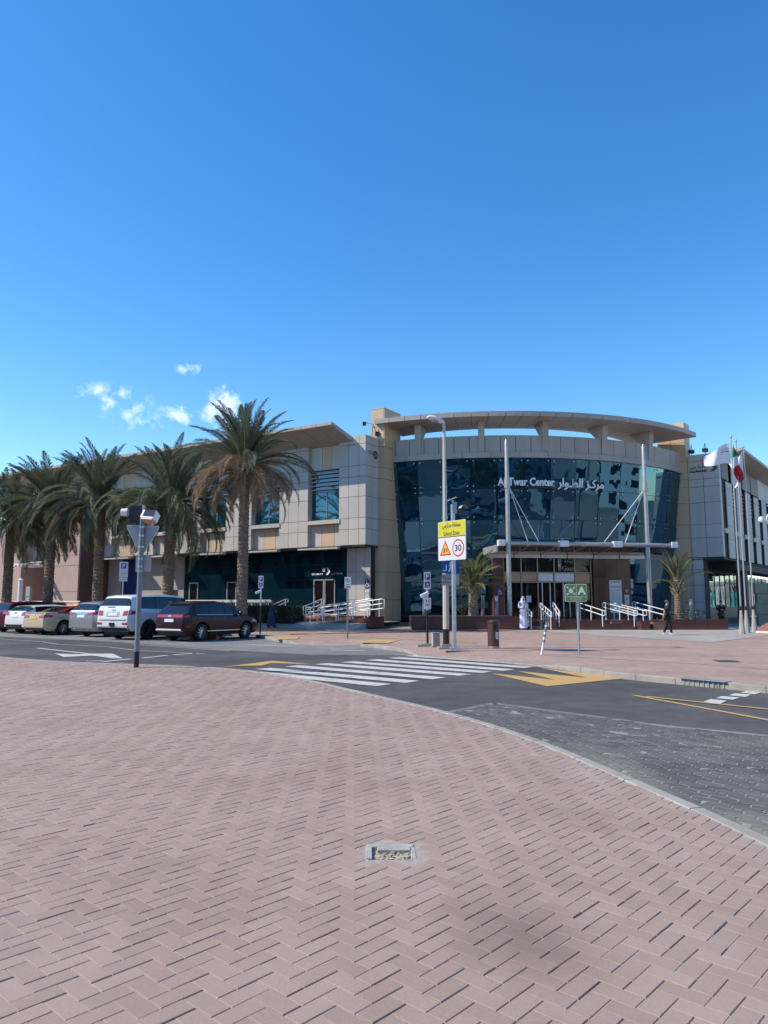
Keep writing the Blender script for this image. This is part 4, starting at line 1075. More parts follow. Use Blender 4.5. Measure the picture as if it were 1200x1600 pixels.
# wall text: municipality lettering on the two end walls, logo plates
def on_r(name, me, t, z):
    q = RX(t, .004); o = ob(name, me, mall, (q.x - O.x, q.y - O.y, z)); o.rotation_euler = (0, 0, face_rz((-.603, -.798))); return o
on_r('wall_lettering', text_mesh(ar('بلدية دبي'), .26, .02, M_letter_dark, .02, 1.05), 1.32, 10.80)
on_r('wall_lettering', text_mesh('Dubai Municipality', .20, .02, M_letter_dark, .03, 1.15), 1.30, 10.52)
lg = MB(); flat(lg, [(-.22, -.24), (.05, -.24), (.32, 0), (.05, .24), (-.12, .24), (.06, .02)], -.02); on_r('wall_logo', lg.mesh('logo', M_letter_dark), .36, 10.68)
q = RW(1.08, .004)
lg = MB(); flat(lg, disc_poly(0, 0, .26, 20), -.012); o1 = ob('wall_logo', lg.mesh('logo', M_letter_dark), mall, (q.x - O.x, q.y - O.y, 10.72)); o1.rotation_euler = (0, 0, face_rz((.848, -.53)))
lg = MB()
for k in range(4): stroke(lg, [(-.1 + .07 * k, -.13), (-.1 + .07 * k, .13)], .025, -.014)
o2 = ob('wall_logo_mark', lg.mesh('mark', M_panel), mall, (q.x - O.x, q.y - O.y, 10.72)); o2.rotation_euler = o1.rotation_euler; sub(o2, o1)
for z in (10.85, 10.72): q2 = RW(.55, .004); bx_ = box('wall_text_line', (q2.x - O.x, q2.y - O.y, z), (.5, .02, .045), M_letter_dark, mall, face_rz((.848, -.53)))
# door lettering of the long wing (small white sign above the doors)
def on_l(name, me, s, out, z, par=None):
    q = WL(s, out, z); o = ob(name, me, mall, loc(q)); o.rotation_euler = (0, 0, face_rz(nL)); return o
lg = MB(); flat(lg, [(-.05, -.22), (.12, -.22), (.3, 0), (.12, .22), (0, .22), (.14, .0)], -.02); flat(lg, disc_poly(-.22, .1, .12, 12), -.02); on_l('door_logo', lg.mesh('logo', M_letter), 3.6, -.985, 3.55)
on_l('door_lettering', text_mesh('DUBAI', .11, .01, M_letter, .02, .85), 4.35, -.985, 3.38); on_l('door_lettering', text_mesh(ar('بلدية دبي'), .16, .01, M_letter, .02, .85), 2.8, -.985, 3.38)
for i, (z, m_) in enumerate(((2.72, M_navy), (2.05, M_white))):
    pl = wbox('wall_plate', 'L', .30, .58, -.875, -.85, z - .27, z + .27, m_)
    g = MB()
    if i == 0: wheelchair(g, 0, 0, .42, -.006)
    else:
        for k in range(20):
            a, e = 2 * math.pi * k / 20, 2 * math.pi * (k + 1) / 20
            flat(g, [(.10 * math.cos(a), .08 + .10 * math.sin(a)), (.12 * math.cos(a), .08 + .12 * math.sin(a)), (.12 * math.cos(e), .08 + .12 * math.sin(e)), (.10 * math.cos(e), .08 + .10 * math.sin(e))], -.004)
        stroke(g, [(-.08, .0), (.08, .16)], .02, -.006); stroke(g, [(-.1, -.12), (.1, -.12)], .03, -.006)
    sub(on_l('plate_symbol', g.mesh('symbol', M_letter if i == 0 else M_letter_dark), .44, -.846, z), pl)
# signboard emblem of the right wing
for s_ in (.58 + 3.15 * 2 + 1.6,):
    g = MB(); flat(g, disc_poly(0, .25, .16, 14), -.01); stroke(g, [(0, .05), (0, -.1)], .1, -.01)
    o = ob('signboard_emblem', g.mesh('emblem', M_white), mall, loc(WR(s_, .032, 10.8))); o.rotation_euler = (0, 0, face_rz(nR))
for p in (RX(1.75, -.2), RX(.85, -.2)):
    fl = thing('roof_floodlight', 'small dark floodlight on a thin bracket at the roof edge, %s' % ('beside the beige pier' if p.x < 22.0 else 'nearer the white flag'), 'floodlight', (p.x, p.y, 11.74), group='floodlights on the roof edge')
    g = MB(); g.tube([(0, 0, 0), (0, 0, .75)], .02, 6); g.tube([(-.12, 0, .3), (0, 0, .75), (.12, 0, .3)], .015, 6); g.obj('bracket', M_dark, fl)
    box('lamp_housing', (0, 0, .25), (.36, .22, .24), M_dark, fl, .4)
fl = thing('roof_spotlight', 'pair of thin bracketed spotlights on the roof edge left of the tall beige pier', 'spotlight', (*RW(1.1, -.3), 11.84))
g = MB(); g.tube([(0, 0, 0), (.1, .1, .9), (-.45, -.1, 1.0)], .02, 6); g.tube([(.1, .1, .9), (.35, .1, .3)], .02, 6); g.obj('bracket', M_dark, fl); box('lamp_housing', (.35, .1, .3), (.25, .2, .25), M_dark, fl); box('lamp_housing', (-.45, -.1, .9), (.22, .18, .22), M_dark, fl)
# ------------------------------------------------------------------ planting
def frond_mesh(name, L, a0, droop, m_leaf, seed, n=62, leaf=.46, dens=1.0, side=0.0):
    """date palm frond: grows along +X from the origin, rachis bending down"""
    rd = random.Random(seed)
    pts = []; x = z = 0.0; a = a0; N = 16; y = 0
    for i in range(N + 1):
        pts.append(Vector((x, y, z)))
        t = i / N
        a -= droop / N * (.4 + 1.3 * t)
        x += math.cos(a) * L / N; z += math.sin(a) * L / N; y += side * t * L / N
    b = MB()
    b.tube(pts, [.035 * (1 - .85 * i / N) + .004 for i in range(N + 1)], 4)
    nv = len(b.f)
    def at(t):
        f = t * N; i = min(int(f), N - 1); p = pts[i].lerp(pts[i + 1], f - i); d = (pts[i + 1] - pts[i]).normalized(); return p, d
    for k in range(n):
        t = .10 + .89 * (k + rd.random() * .6) / n
        p, d = at(t)
        lat = Vector((0, 1, 0)); up = lat.cross(d) * -1
        if up.z < 0 and a0 > 0: pass
        sz = leaf * (math.sin(math.pi * min(1, .16 + .86 * t)) ** .6) * rd.uniform(.8, 1.1)
        for s in (-1, 1):
            sp = rd.uniform(.55, .95); lift = rd.uniform(.05, .55)
            v = (d * rd.uniform(.65, .95) + lat * s * sp + up * lift).normalized()
            q = p + v * sz; q.z -= sz * sz * .5 * rd.uniform(.4, 1.3)
            mid = p.lerp(q, .45) + up * .012; wv = v.cross(up).normalized() * (.0135 + .006 * rd.random())
            b.add([p, mid + wv, q, mid - wv], [(0, 1, 2, 3)])
    me = b.mesh(name, None, False, fix=False)
    me.materials.append(M_stalk); me.materials.append(m_leaf)
    me.polygons.foreach_set('material_index', [0] * nv + [1] * (len(me.polygons) - nv))
    return me
F_UP = [frond_mesh('frond', 4.0, R(66), R(42), M_frond, 1, 140, .58), frond_mesh('frond', 3.9, R(58), R(56), M_frond, 2, 140, .58, side=.12), frond_mesh('frond', 4.1, R(70), R(46), M_frond, 3, 140, .56, side=-.1)]
F_MID = [frond_mesh('frond', 4.9, R(36), R(98), M_frond, 4, 140, .62), frond_mesh('frond', 4.8, R(28), R(108), M_frond, 5, 140, .62, side=.14), frond_mesh('frond', 4.6, R(22), R(100), M_frond, 6, 140, .60, side=-.14)]
F_LOW = [frond_mesh('frond', 4.8, R(8), R(98), M_frond, 7, 140, .60), frond_mesh('frond', 4.6, R(-4), R(90), M_frond, 8, 140, .60, side=.15)]
F_DRY = [frond_mesh('frond', 4.1, R(18), R(108), M_frond_dry, 9, 78, .55), frond_mesh('frond', 4.0, R(0), R(90), M_frond_dry, 10, 74, .52, side=.12), frond_mesh('frond', 3.9, R(26), R(120), M_frond_dry, 11, 78, .54, side=-.12)]
F_HANG = [frond_mesh('frond', 2.9, R(-60), R(25), M_frond_dry, 12, 50, .36)]
def trunk_mesh(name, h, r0, r1, m, nb=11, rows=None, lean=(0, 0), flare=1.25):
    rows = rows or int(h / .19); n = nb * 3; per = 4; b = MB(); vs = []; M_ = rows * per
    for i in range(M_ + 1):
        z = h * i / M_; t = i / M_; r = (r0 + (r1 - r0) * t) * (1 + (flare - 1) * math.exp(-z * 2.2) + .28 * math.exp(-(h - z) * 2.2))
        row = i // per; f = (i % per) / per
        for k in range(n):
            cell = ((k + (row % 2) * 1.5) % 3) / 3
            bmp = .10 * (1 - f) * (1 - abs(cell * 2 - .9) * .65) if i < M_ else 0
            bmp = .085 * f * (1 - abs(cell - .33) * 1.3) + .01 * math.sin(row * 7.1 + k * 3.3)
            a = 2 * math.pi * k / n; rr = r * (1 + bmp * 3.2)
            vs.append((lean[0] * t * t + rr * math.cos(a), lean[1] * t * t + rr * math.sin(a), z))
    fs = [(i * n + k, i * n + (k + 1) % n, (i + 1) * n + (k + 1) % n, (i + 1) * n + k) for i in range(M_) for k in range(n)] + [tuple(M_ * n + k for k in range(n))]
    b.add(vs, fs); return b.mesh(name, m, False, fix=False)
def date_palm(label, x, y, zb, h, seed, scale=1.0, trunk=None, n_up=22, n_mid=24, n_low=16, n_dry=0, n_hang=0, sets=None, group='date palms along the parking row', dry_from=0.0, cat='palm tree', name='date_palm', lean=(0, 0), wild=1.0):
    rd = random.Random(seed)
    t = thing(name, label, cat, (x, y, zb), 0, group)
    ob('trunk', trunk, t)
    t.rotation_euler = (R(rd.uniform(-2.2, 2.2)), R(rd.uniform(-2.2, 2.2)), rd.uniform(0, 6.28)) if h > 5 and seed != 3 else (0, 0, 0)
    cz = h - .05
    up_, mid_, low_, dry_, hang_ = sets or (F_UP, F_MID, F_LOW, F_DRY, F_HANG)
    ga = 2.399963; k = 0
    def put(me, az, tilt, sc, zo, roll=0):
        o = ob('frond', me, t, (lean[0] + .12 * math.cos(az), lean[1] + .12 * math.sin(az), cz + zo))
        o.rotation_mode = 'XYZ'
        o.rotation_euler = (roll, tilt, az); o.scale = (sc, sc, sc)
        return o
    for grp, cnt, t0, t1, zo in ((up_, n_up, -.42, .12, .12), (mid_, n_mid, -.22, .16, .0), (low_, n_low, -.15, .35, -.12), (dry_, n_dry, -.15, .4, -.18), (hang_, n_hang, -.1, .2, -.25)):
        for i in range(cnt):
            az = k * ga + rd.uniform(-.25, .25); k += 1
            put(rd.choice(grp), az, rd.uniform(t0, t1) * wild, scale * rd.uniform(.85, 1.08), zo + rd.uniform(-.1, .1), rd.uniform(-.35, .35))
    # cut leaf bases round the head
    b = MB()
    for i in range(26):
        az = i * ga; d = Vector((math.cos(az), math.sin(az), 0)); z = cz - .75 + .028 * i
        b.tube([Vector((lean[0], lean[1], z)) + d * .22, Vector((lean[0], lean[1], z + .22)) + d * .42], [.055, .02], 4)
    b.obj('leaf_base', M_stalk, t)['kind'] = 'stuff'
    return t
T_BIG = trunk_mesh('trunk', 8.55, .265, .235, M_trunk)
T_MID = trunk_mesh('trunk', 6.9, .29, .25, M_trunk)
T_MID2 = trunk_mesh('trunk', 7.4, .29, .25, M_trunk)
date_palm('tallest date palm with dry brown lower fronds, standing by the maroon car and the hedge', -7.32, 38.2, .12, 8.6, 3, .90, T_BIG, 34, 14, 0, 54, 6, wild=1.0)
date_palm('green date palm with drooping fronds rising behind the large white car', -11.95, 40.9, .12, 7.0, 11, .96, T_MID, 28, 32, 28, 12, 2)
date_palm('date palm whose trunk stands between the silver car and the white parking sign', -17.05, 44.1, .12, 7.45, 12, .93, T_MID2, 28, 32, 26, 12, 2)
date_palm('date palm behind the cream and red taxi', -21.15, 46.6, .12, 7.45, 13, .93, T_MID2, 27, 30, 27, 11, 3)
date_palm('leftmost date palm, cut by the picture edge', -24.9, 48.9, .12, 6.9, 14, 1.0, T_MID, 26, 30, 27, 8, 2)
U2 = [frond_mesh('frond', 2.1, R(66), R(50), M_frond_fresh, 21, 46, .30), frond_mesh('frond', 2.0, R(55), R(62), M_frond_fresh, 22, 46, .30, side=.1)]
Mi2 = [frond_mesh('frond', 2.0, R(38), R(66), M_frond_fresh, 23, 46, .30), frond_mesh('frond', 1.9, R(20), R(60), M_frond_fresh, 24, 46, .28, side=-.1)]
T_S = trunk_mesh('trunk', 1.75, .235, .20, M_trunk_pale, 9, 14)
date_palm('young pale green palm growing in the left planter beside the signpost', 4.98, 41.35, .78, 1.8, 31, .98, T_S, 20, 16, 10, 0, 0, (U2, Mi2, Mi2, Mi2, Mi2), 'young palms in the planters', name='young_palm')
U3 = [frond_mesh('frond', 1.9, R(72), R(40), M_frond, 25, 44, .26), frond_mesh('frond', 1.8, R(62), R(55), M_frond, 26, 44, .26)]
T_S2 = trunk_mesh('trunk', 2.35, .20, .15, M_trunk, 9, 18)
date_palm('young dark palm in the right planter beside the beige pier', 16.35, 41.2, .60, 2.2, 32, .98, T_S2, 18, 7, 2, 0, 0, (U3, U3, Mi2, Mi2, Mi2), 'young palms in the planters', name='young_palm')

def leaf_clump(mb_v, mb_f, tints, c, r, n, rd, size):
    for _ in range(n):
        while True:
            d = Vector((rd.uniform(-1, 1), rd.uniform(-1, 1), rd.uniform(-1, 1)))
            if .1 < d.length < 1: break
        p = Vector(c) + Vector((d.x * r[0], d.y * r[1], d.z * r[2]))
        a = Vector((rd.uniform(-1, 1), rd.uniform(-1, 1), rd.uniform(-.4, 1))).normalized(); bq = a.orthogonal().normalized(); s = size * rd.uniform(.6, 1.3)
        o = len(mb_v); mb_v += [p - a * s, p + bq * s * .45, p + a * s, p - bq * s * .45]; mb_f.append((o, o + 1, o + 2, o + 3)); tints += [rd.random()] * 4
def leafy(name, clumps, m, parent, seed, size=.06):
    rd = random.Random(seed); v, f, t = [], [], []
    for c, r, n in clumps: leaf_clump(v, f, t, c, r, n, rd, size)
    me = bpy.data.meshes.new(name); me.from_pydata([tuple(p) for p in v], [], f); me.materials.append(m)
    me.attributes.new('tint', 'FLOAT', 'POINT').data.foreach_set('value', t); me.update()
    return ob(name, me, parent)
hd = thing('hedge', 'clipped dark green hedge in front of the dark shopfront, behind the tall palm', 'hedge', (*WL(5.75, 2.2)[:2], .30), RZ_L)
b = MB(); b.box((0, 0, .5), (4.9, .95, .98)); b.obj('twig_core', mat('hedge_core', (.012, .016, .008), .9), hd)
rd = random.Random(4); cl = []
for i in range(260): cl.append(((rd.uniform(-2.45, 2.45), rd.choice((-.52, -.5, .5, rd.uniform(-.5, .5))), rd.uniform(.05, 1.05)), (.2, .10, .14), 26))
for i in range(120): cl.append(((rd.uniform(-2.45, 2.45), rd.uniform(-.5, .5), 1.03), (.2, .14, .08), 26))
for i in range(60): cl.append(((rd.choice((-2.48, 2.48)), rd.uniform(-.5, .5), rd.uniform(.05, 1.0)), (.08, .14, .14), 22))
leafy('foliage', cl, M_hedge, hd, 5, .05)
for i, (x, y, z, s) in enumerate(((4.35, 41.0, .80, .55), (16.6, 40.9, .62, .45), (15.7, 41.2, .62, .35), (17.7, 41.6, .62, .5))):
    p = thing('shrub', ['thin leafy shrub on the left planter behind the metal signpost', 'low twiggy shrub by the foot of the dark young palm', 'small shrub near the right mast base', 'low shrub against the beige pier'][i], 'shrub', (x, y, z))
    b = MB(); rd = random.Random(i)
    cl = []
    for k in range(9):
        a = rd.uniform(0, 6.28); q = Vector((math.cos(a) * s * .6, math.sin(a) * s * .6, s * rd.uniform(.6, 1.2))); b.tube([(0, 0, 0), q * .5 + Vector((0, 0, .05)), q], [.012, .009, .004], 4); cl.append((q, (.14, .14, .12), 26))
    b.obj('stem', M_trunk, p); leafy('foliage', cl, M_hedge, p, i + 40, .04)

# ------------------------------------------------------------------ planters, railings, steps outside the shell
def planter(label, x0, x1, y0, y1, h, n, name='planter'):
    t = thing(name, label, 'planter', ((x0 + x1) / 2, (y0 + y1) / 2, .12))
    w = x1 - x0; d = y1 - y0
    for i in range(n):
        a = -w / 2 + w * i / n; e = -w / 2 + w * (i + 1) / n
        box('granite_slab', ((a + e) / 2, -d / 2 + .03, h / 2 - .02), (e - a - .008, .06, h - .04), M_granite, t)
    box('coping', (0, -d / 2 + .12, h - .018), (w + .02, .30, .036), M_granite, t)
    box('side_wall', (-w / 2 + .03, .03, h / 2 - .02), (.06, d - .064, h - .042), M_granite, t); box('side_wall', (w / 2 - .03, .03, h / 2 - .02), (.06, d - .064, h - .042), M_granite, t)
    box('soil', (0, .14, h - .10), (w - .13, d - .30, .1), M_soil, t)
    return t
planter('long brown granite planter left of the entrance ramp, with the pale young palm', 1.5, 7.4, 40.3, 44.2, .74, 5)
planter('brown granite planter at the right of the entrance, with the dark young palm', 15.25, 18.6, 40.2, 43.6, .56, 3)
box_ = thing('granite_block', 'low brown granite block at the left end of the long planter', 'granite block', (1.85, 40.05, .12))
box('granite_slab', (0, 0, .24), (.62, .46, .48), M_granite, box_, 0, .012); box('coping', (0, 0, .495), (.66, .5, .03), M_granite, box_)
for i, (s, o) in enumerate(((6.3, 0),)):
    pass
def rail(name, label, pts, heights=(0.95, .70), posts=None, r=.03, m=M_white_metal, group=None, balusters=0, plates=True, loopends=True, cat='handrail'):
    """pts: foot points; rails run above them"""
    P = [Vector(p) for p in pts]; base = P[0]
    t = thing(name, label, cat, base, 0, group)
    for h in heights:
        b = MB(); b.tube([q - base + Vector((0, 0, h)) for q in P], r, 7); b.obj('rail', m, t, smooth=True)
    if loopends:
        for q, d in ((P[0], (P[0] - P[1])), (P[-1], (P[-1] - P[-2]))):
            d.z = 0; d = d.normalized() * .16; b = MB()
            b.tube([q - base + Vector((0, 0, heights[0])), q - base + d + Vector((0, 0, heights[0] - .02)), q - base + d + Vector((0, 0, heights[-1] + .02)), q - base + Vector((0, 0, heights[-1]))], r * .95, 7); b.obj('rail_end', m, t, smooth=True)
    n = posts or max(2, int((P[-1] - P[0]).length / 1.3) + 1)
    acc = resample3(P, n)
    for q in acc:
        b = MB(); b.tube([(q - base), (q - base) + Vector((0, 0, heights[0] - .01))], r * 1.05, 8)
        if plates: b.box((q - base) + Vector((0, 0, .012)), (.11, .11, .024))
        b.obj('post', m, t, smooth=True)
    if balusters:
        for q in resample3(P, balusters):
            b = MB(); b.tube([(q - base) + Vector((0, 0, .14)), (q - base) + Vector((0, 0, heights[-1]))], .012, 5); b.obj('baluster', m, t)
    return t
def resample3(P, n):
    acc = [0]
    for a, b in zip(P, P[1:]): acc.append(acc[-1] + (b - a).length)
    res = []; j = 0
    for i in range(n):
        t = acc[-1] * (.04 + .92 * i / max(1, n - 1))
        while j < len(P) - 2 and acc[j + 1] < t: j += 1
        res.append(P[j].lerp(P[j + 1], (t - acc[j]) / max(1e-6, acc[j + 1] - acc[j])))
    return res
def we(X, Y, z): q = WE(X, Y, z); return (q.x, q.y, z)
def wlp(s, o, z): q = WL(s, o, z); return (q.x, q.y, z)
GR = 'white handrails of the entrance ramp and steps'
rail('ramp_handrail', 'white handrail on the left side of the entrance ramp next to the man in white', [(7.95, 42.6, .60), (7.92, 39.95, .13)], (.95, .68), 4, .027, group=GR)
rail('ramp_handrail', 'white handrail between the entrance ramp and the steps, behind the leaning pole', [(9.0, 42.6, .60), (8.97, 39.9, .13)], (.95, .68), 5, .027, group=GR)
rail('step_handrail', 'short white handrail on the granite cheek left of the green sign', [(9.55, 41.9, .62), (9.48, 40.2, .13)], (1.0, .72), 3, .027, group=GR)
rail('step_handrail', 'white sloping handrail just right of the green sign', [(11.15, 42.4, .62), (11.9, 40.3, .20)], (.95, .68), 3, .027, group=GR)
rail('step_handrail', 'white sloping handrail in the middle of the right steps', [(12.6, 42.4, .62), (13.6, 40.2, .20)], (.95, .68), 3, .027, group=GR)
rail('step_handrail', 'white sloping handrail in front of the directory board', [(13.15, 42.7, .62), (14.2, 40.5, .20)], (.95, .68), 3, .027, group=GR)
rail('ramp_handrail', 'low white handrail behind the walking man in black', [(14.5, 43.0, .64), (15.35, 40.4, .18)], (.98, .70), 3, .027, group=GR)
for x, y, w, lab in ((12.75, 41.0, .65, 'rose granite step cheek between the sloping handrails'), (14.05, 40.35, .5, 'brown granite block under the handrail by the directory board'), (14.85, 40.4, .7, 'rose granite block under the low right handrail')):
    g = thing('granite_block', lab, 'granite block', (x, y, .12)); box('granite_slab', (0, 0, .22), (w, .7, .44), M_granite if 'brown' in lab else M_granite_l, g, 0, .01); box('coping', (0, 0, .455), (w + .04, .74, .03), M_granite, g)
# left: terrace with steps, ramp and rails before the wing doors
tr_ = thing('entrance_steps', 'granite steps and terrace before the double glass door of the long wing', 'steps', (*WL(4.4, .3)[:2], .2), RZ_L)
def lbox(name, s0, s1, o0, o1, z0, z1, m, parent):
    c = WL((s0 + s1) / 2, (o0 + o1) / 2) - WL(4.4, .3); d = Matrix.Rotation(-RZ_L, 3, 'Z') @ Vector((c.x, c.y, 0))
    return box(name, (d.x, d.y, (z0 + z1) / 2 - .2), (s1 - s0, o1 - o0, z1 - z0), m, parent)
lbox('terrace', .2, 6.6, -.88, .9, .2, .80, M_granite_l, tr_)
for k in range(3): lbox('step', 2.5, 6.2, .905, 1.85 - .3 * k, .2, .80 - .15 * (3 - k) + .0, M_granite_l, tr_)
rm = thing('entrance_ramp', 'brown granite ramp with white rails leading to the door of the long wing', 'ramp', (*WL(.2, 1.6)[:2], .2), RZ_L)
b = MB()
def rl(s, o): c = WL(s, o) - WL(.2, 1.6); d = Matrix.Rotation(-RZ_L, 3, 'Z') @ Vector((c.x, c.y, 0)); return (d.x, d.y)
P = [rl(2.7, .92), rl(-1.9, .92), rl(-1.9, 2.3), rl(2.7, 2.3)]
b.add([(*P[0], 0), (*P[1], 0), (*P[2], 0), (*P[3], 0), (*P[0], .05), (*P[1], .60), (*P[2], .60), (*P[3], .05)], [(0, 1, 2, 3), (4, 7, 6, 5), (0, 4, 5, 1), (1, 5, 6, 2), (2, 6, 7, 3), (3, 7, 4, 0)]); b.obj('ramp_slab', M_granite, rm)
GL = 'white handrails at the long wing'
rail('ramp_handrail', 'white handrail on the street side of the long wing ramp', [wlp(2.6, 2.2, .3), wlp(.6, 2.2, .52), wlp(-1.8, 2.2, .80)], (.98, .72, .45), 5, .027, group=GL)
rail('ramp_handrail', 'white handrail on the building side of the long wing ramp', [wlp(2.6, 1.0, .3), wlp(.6, 1.0, .52), wlp(-1.8, 1.0, .80)], (.98, .72, .45), 5, .027, group=GL)
rail('step_handrail', 'white sloping handrail left of the double glass door', [wlp(5.5, .7, .80), wlp(5.7, 2.0, .38)], (1.0, .8), 2, .027, group=GL)
rail('step_handrail', 'white sloping handrail right of the double glass door', [wlp(2.75, .6, .80), wlp(2.95, 2.0, .38)], (1.0, .72, .45), 3, .027, group=GL)
rail('terrace_railing', 'white balustrade railing before the dark shopfront, above the hedge', [wlp(6.5, .8, .72), wlp(15.5, .8, .72)], (1.0, .90), 7, .03, group=GL, balusters=56, loopends=False, cat='railing')
rail('terrace_railing', 'white railing behind the silver car and the taxi', [wlp(24.5, 1.8, .5), wlp(33, 1.8, .5)], (1.15, .85), 7, .045, group=GL, balusters=0, loopends=False, cat='railing')
rail('terrace_railing', 'pale railing with thin bars near the leftmost palms', [wlp(31.8, 2.2, .5), wlp(36.5, 2.2, .5)], (1.1, .95), 4, .03, group=GL, balusters=30, loopends=False, cat='railing')

# ------------------------------------------------------------------ entrance canopy, masts
cnp = thing('entrance_canopy', 'glass and steel canopy hung from two masts over the entrance', 'canopy', WE(0, 0, 4.6), RZ_E)
def cb(name, X0, X1, Y0, Y1, z0, z1, m): return box(name, ((X0 + X1) / 2, (Y0 + Y1) / 2, (z0 + z1) / 2 - 4.6), (X1 - X0, Y1 - Y0, z1 - z0), m, cnp)
b = MB(); b.tube([(-.3, 0, .32), (10.3, 0, .30)], .12, 12); b.obj('front_beam', M_steel_pale, cnp, smooth=True)
b = MB(); b.tube([(-.6, 2.6, .05), (9.8, 2.6, .03)], .09, 10); b.obj('rear_beam', M_steel_pale, cnp, smooth=True)
for X in (-.35, 3.35, 6.6, 10.1):
    box('beam_cap', (X + (.0 if X > 0 else 0), 0, .32), (.55 if 0 < X < 10 else .4, .32, .34), M_white_metal, cnp, 0, .02)
for X in (-.3, 1.4, 3.1, 4.8, 6.5, 8.2, 9.8):
    b = MB(); b.tube([(X, .1, .26), (X - .05, 1.3, .08), (X - .1, 3.2, -.02)], .06, 8); b.obj('rafter', M_steel_pale, cnp, smooth=True)
box('end_fascia', (-.55, 1.5, .02), (.10, 2.7, .42), M_steel_pale, cnp, 0, .01)
for i in range(6):
    X0 = -.25 + 1.7 * i; g = MB()
    for s_ in (0,):
        P = [(X0 + .03, .28, .17), (X0 + 1.66, .28, .17), (X0 + 1.6, 3.1, -.12), (X0 - .03, 3.1, -.12)]
        g.add(P + [(p[0], p[1], p[2] + .03) for p in P], [(0, 3, 2, 1), (4, 5, 6, 7), (0, 1, 5, 4), (1, 2, 6, 5), (2, 3, 7, 6), (3, 0, 4, 7)])
    g.obj('glass_panel', M_canopy_glass, cnp)
    box('fascia_panel', (X0 + .83, 3.12, -.15), (1.64, .08, .34), M_steel, cnp, 0, .005)
for k, (X, lab, Xs) in enumerate(((.07, 'tall pale steel mast with tie rods at the left end of the entrance canopy', (1.25, 1.9)), (8.52, 'tall pale steel mast with tie rods at the right side of the entrance canopy', (5.9, 7.2)))):
    base = WE(X, 0 if k == 0 else .1, .3); ms = thing('canopy_mast', lab, 'mast', base, RZ_E, 'masts of the entrance canopy')
    b = MB(); b.lathe([(.135, 0), (.13, 4), (.12, 8), (.105, 10.45), (.05, 10.6)], 18); b.obj('shaft', M_steel_pale, ms, smooth=True)
    b = MB(); b.lathe([(.16, 7.75), (.165, 7.8), (.165, 8.2), (.16, 8.25)], 18); b.obj('collar', M_steel_pale, ms, smooth=True)
    b = MB(); b.lathe([(.30, 0), (.30, .06), (.2, .10)], 16); b.obj('base_plate', M_steel_pale, ms)
    for xx in Xs:
        d = xx - X; b = MB(); b.tube([(.12 if d > 0 else -.12, .0, 7.8), (d, .1, 4.75)], .022, 6); b.obj('tie_rod', M_white_metal, ms)
# bollard lights on the planters
for i, (X, Y, zz, lab, hh) in enumerate(((2.25, 41.4, .80, 'grey bollard light on the left planter behind the disabled parking sign', 1.2), (5.58, 41.9, .80, 'grey bollard light on the planter just right of the pale young palm', 1.2), (6.22, 41.0, .80, 'grey bollard light by the planter edge in front of the granite pillar', 1.15), (16.95, 41.0, .60, 'grey bollard light on the right planter beside the beige pier', 1.15))):
    p = (X, Y, zz); bl = thing('bollard_light', lab, 'bollard light', p, 0, 'bollard lights on the planters')
    b = MB(); b.lathe([(.105, 0), (.105, hh - .28)], 14); b.obj('post', M_post, bl, smooth=True)
    b = MB(); b.lathe([(.09, hh - .28), (.09, hh - .08)], 14); b.obj('lens', mat('bollard_lens', (.5, .52, .52), .2), bl, smooth=True)
    b = MB(); b.lathe([(.11, hh - .08), (.11, hh - .01), (.09, hh)], 14); b.obj('cap', M_signback, bl, smooth=True)
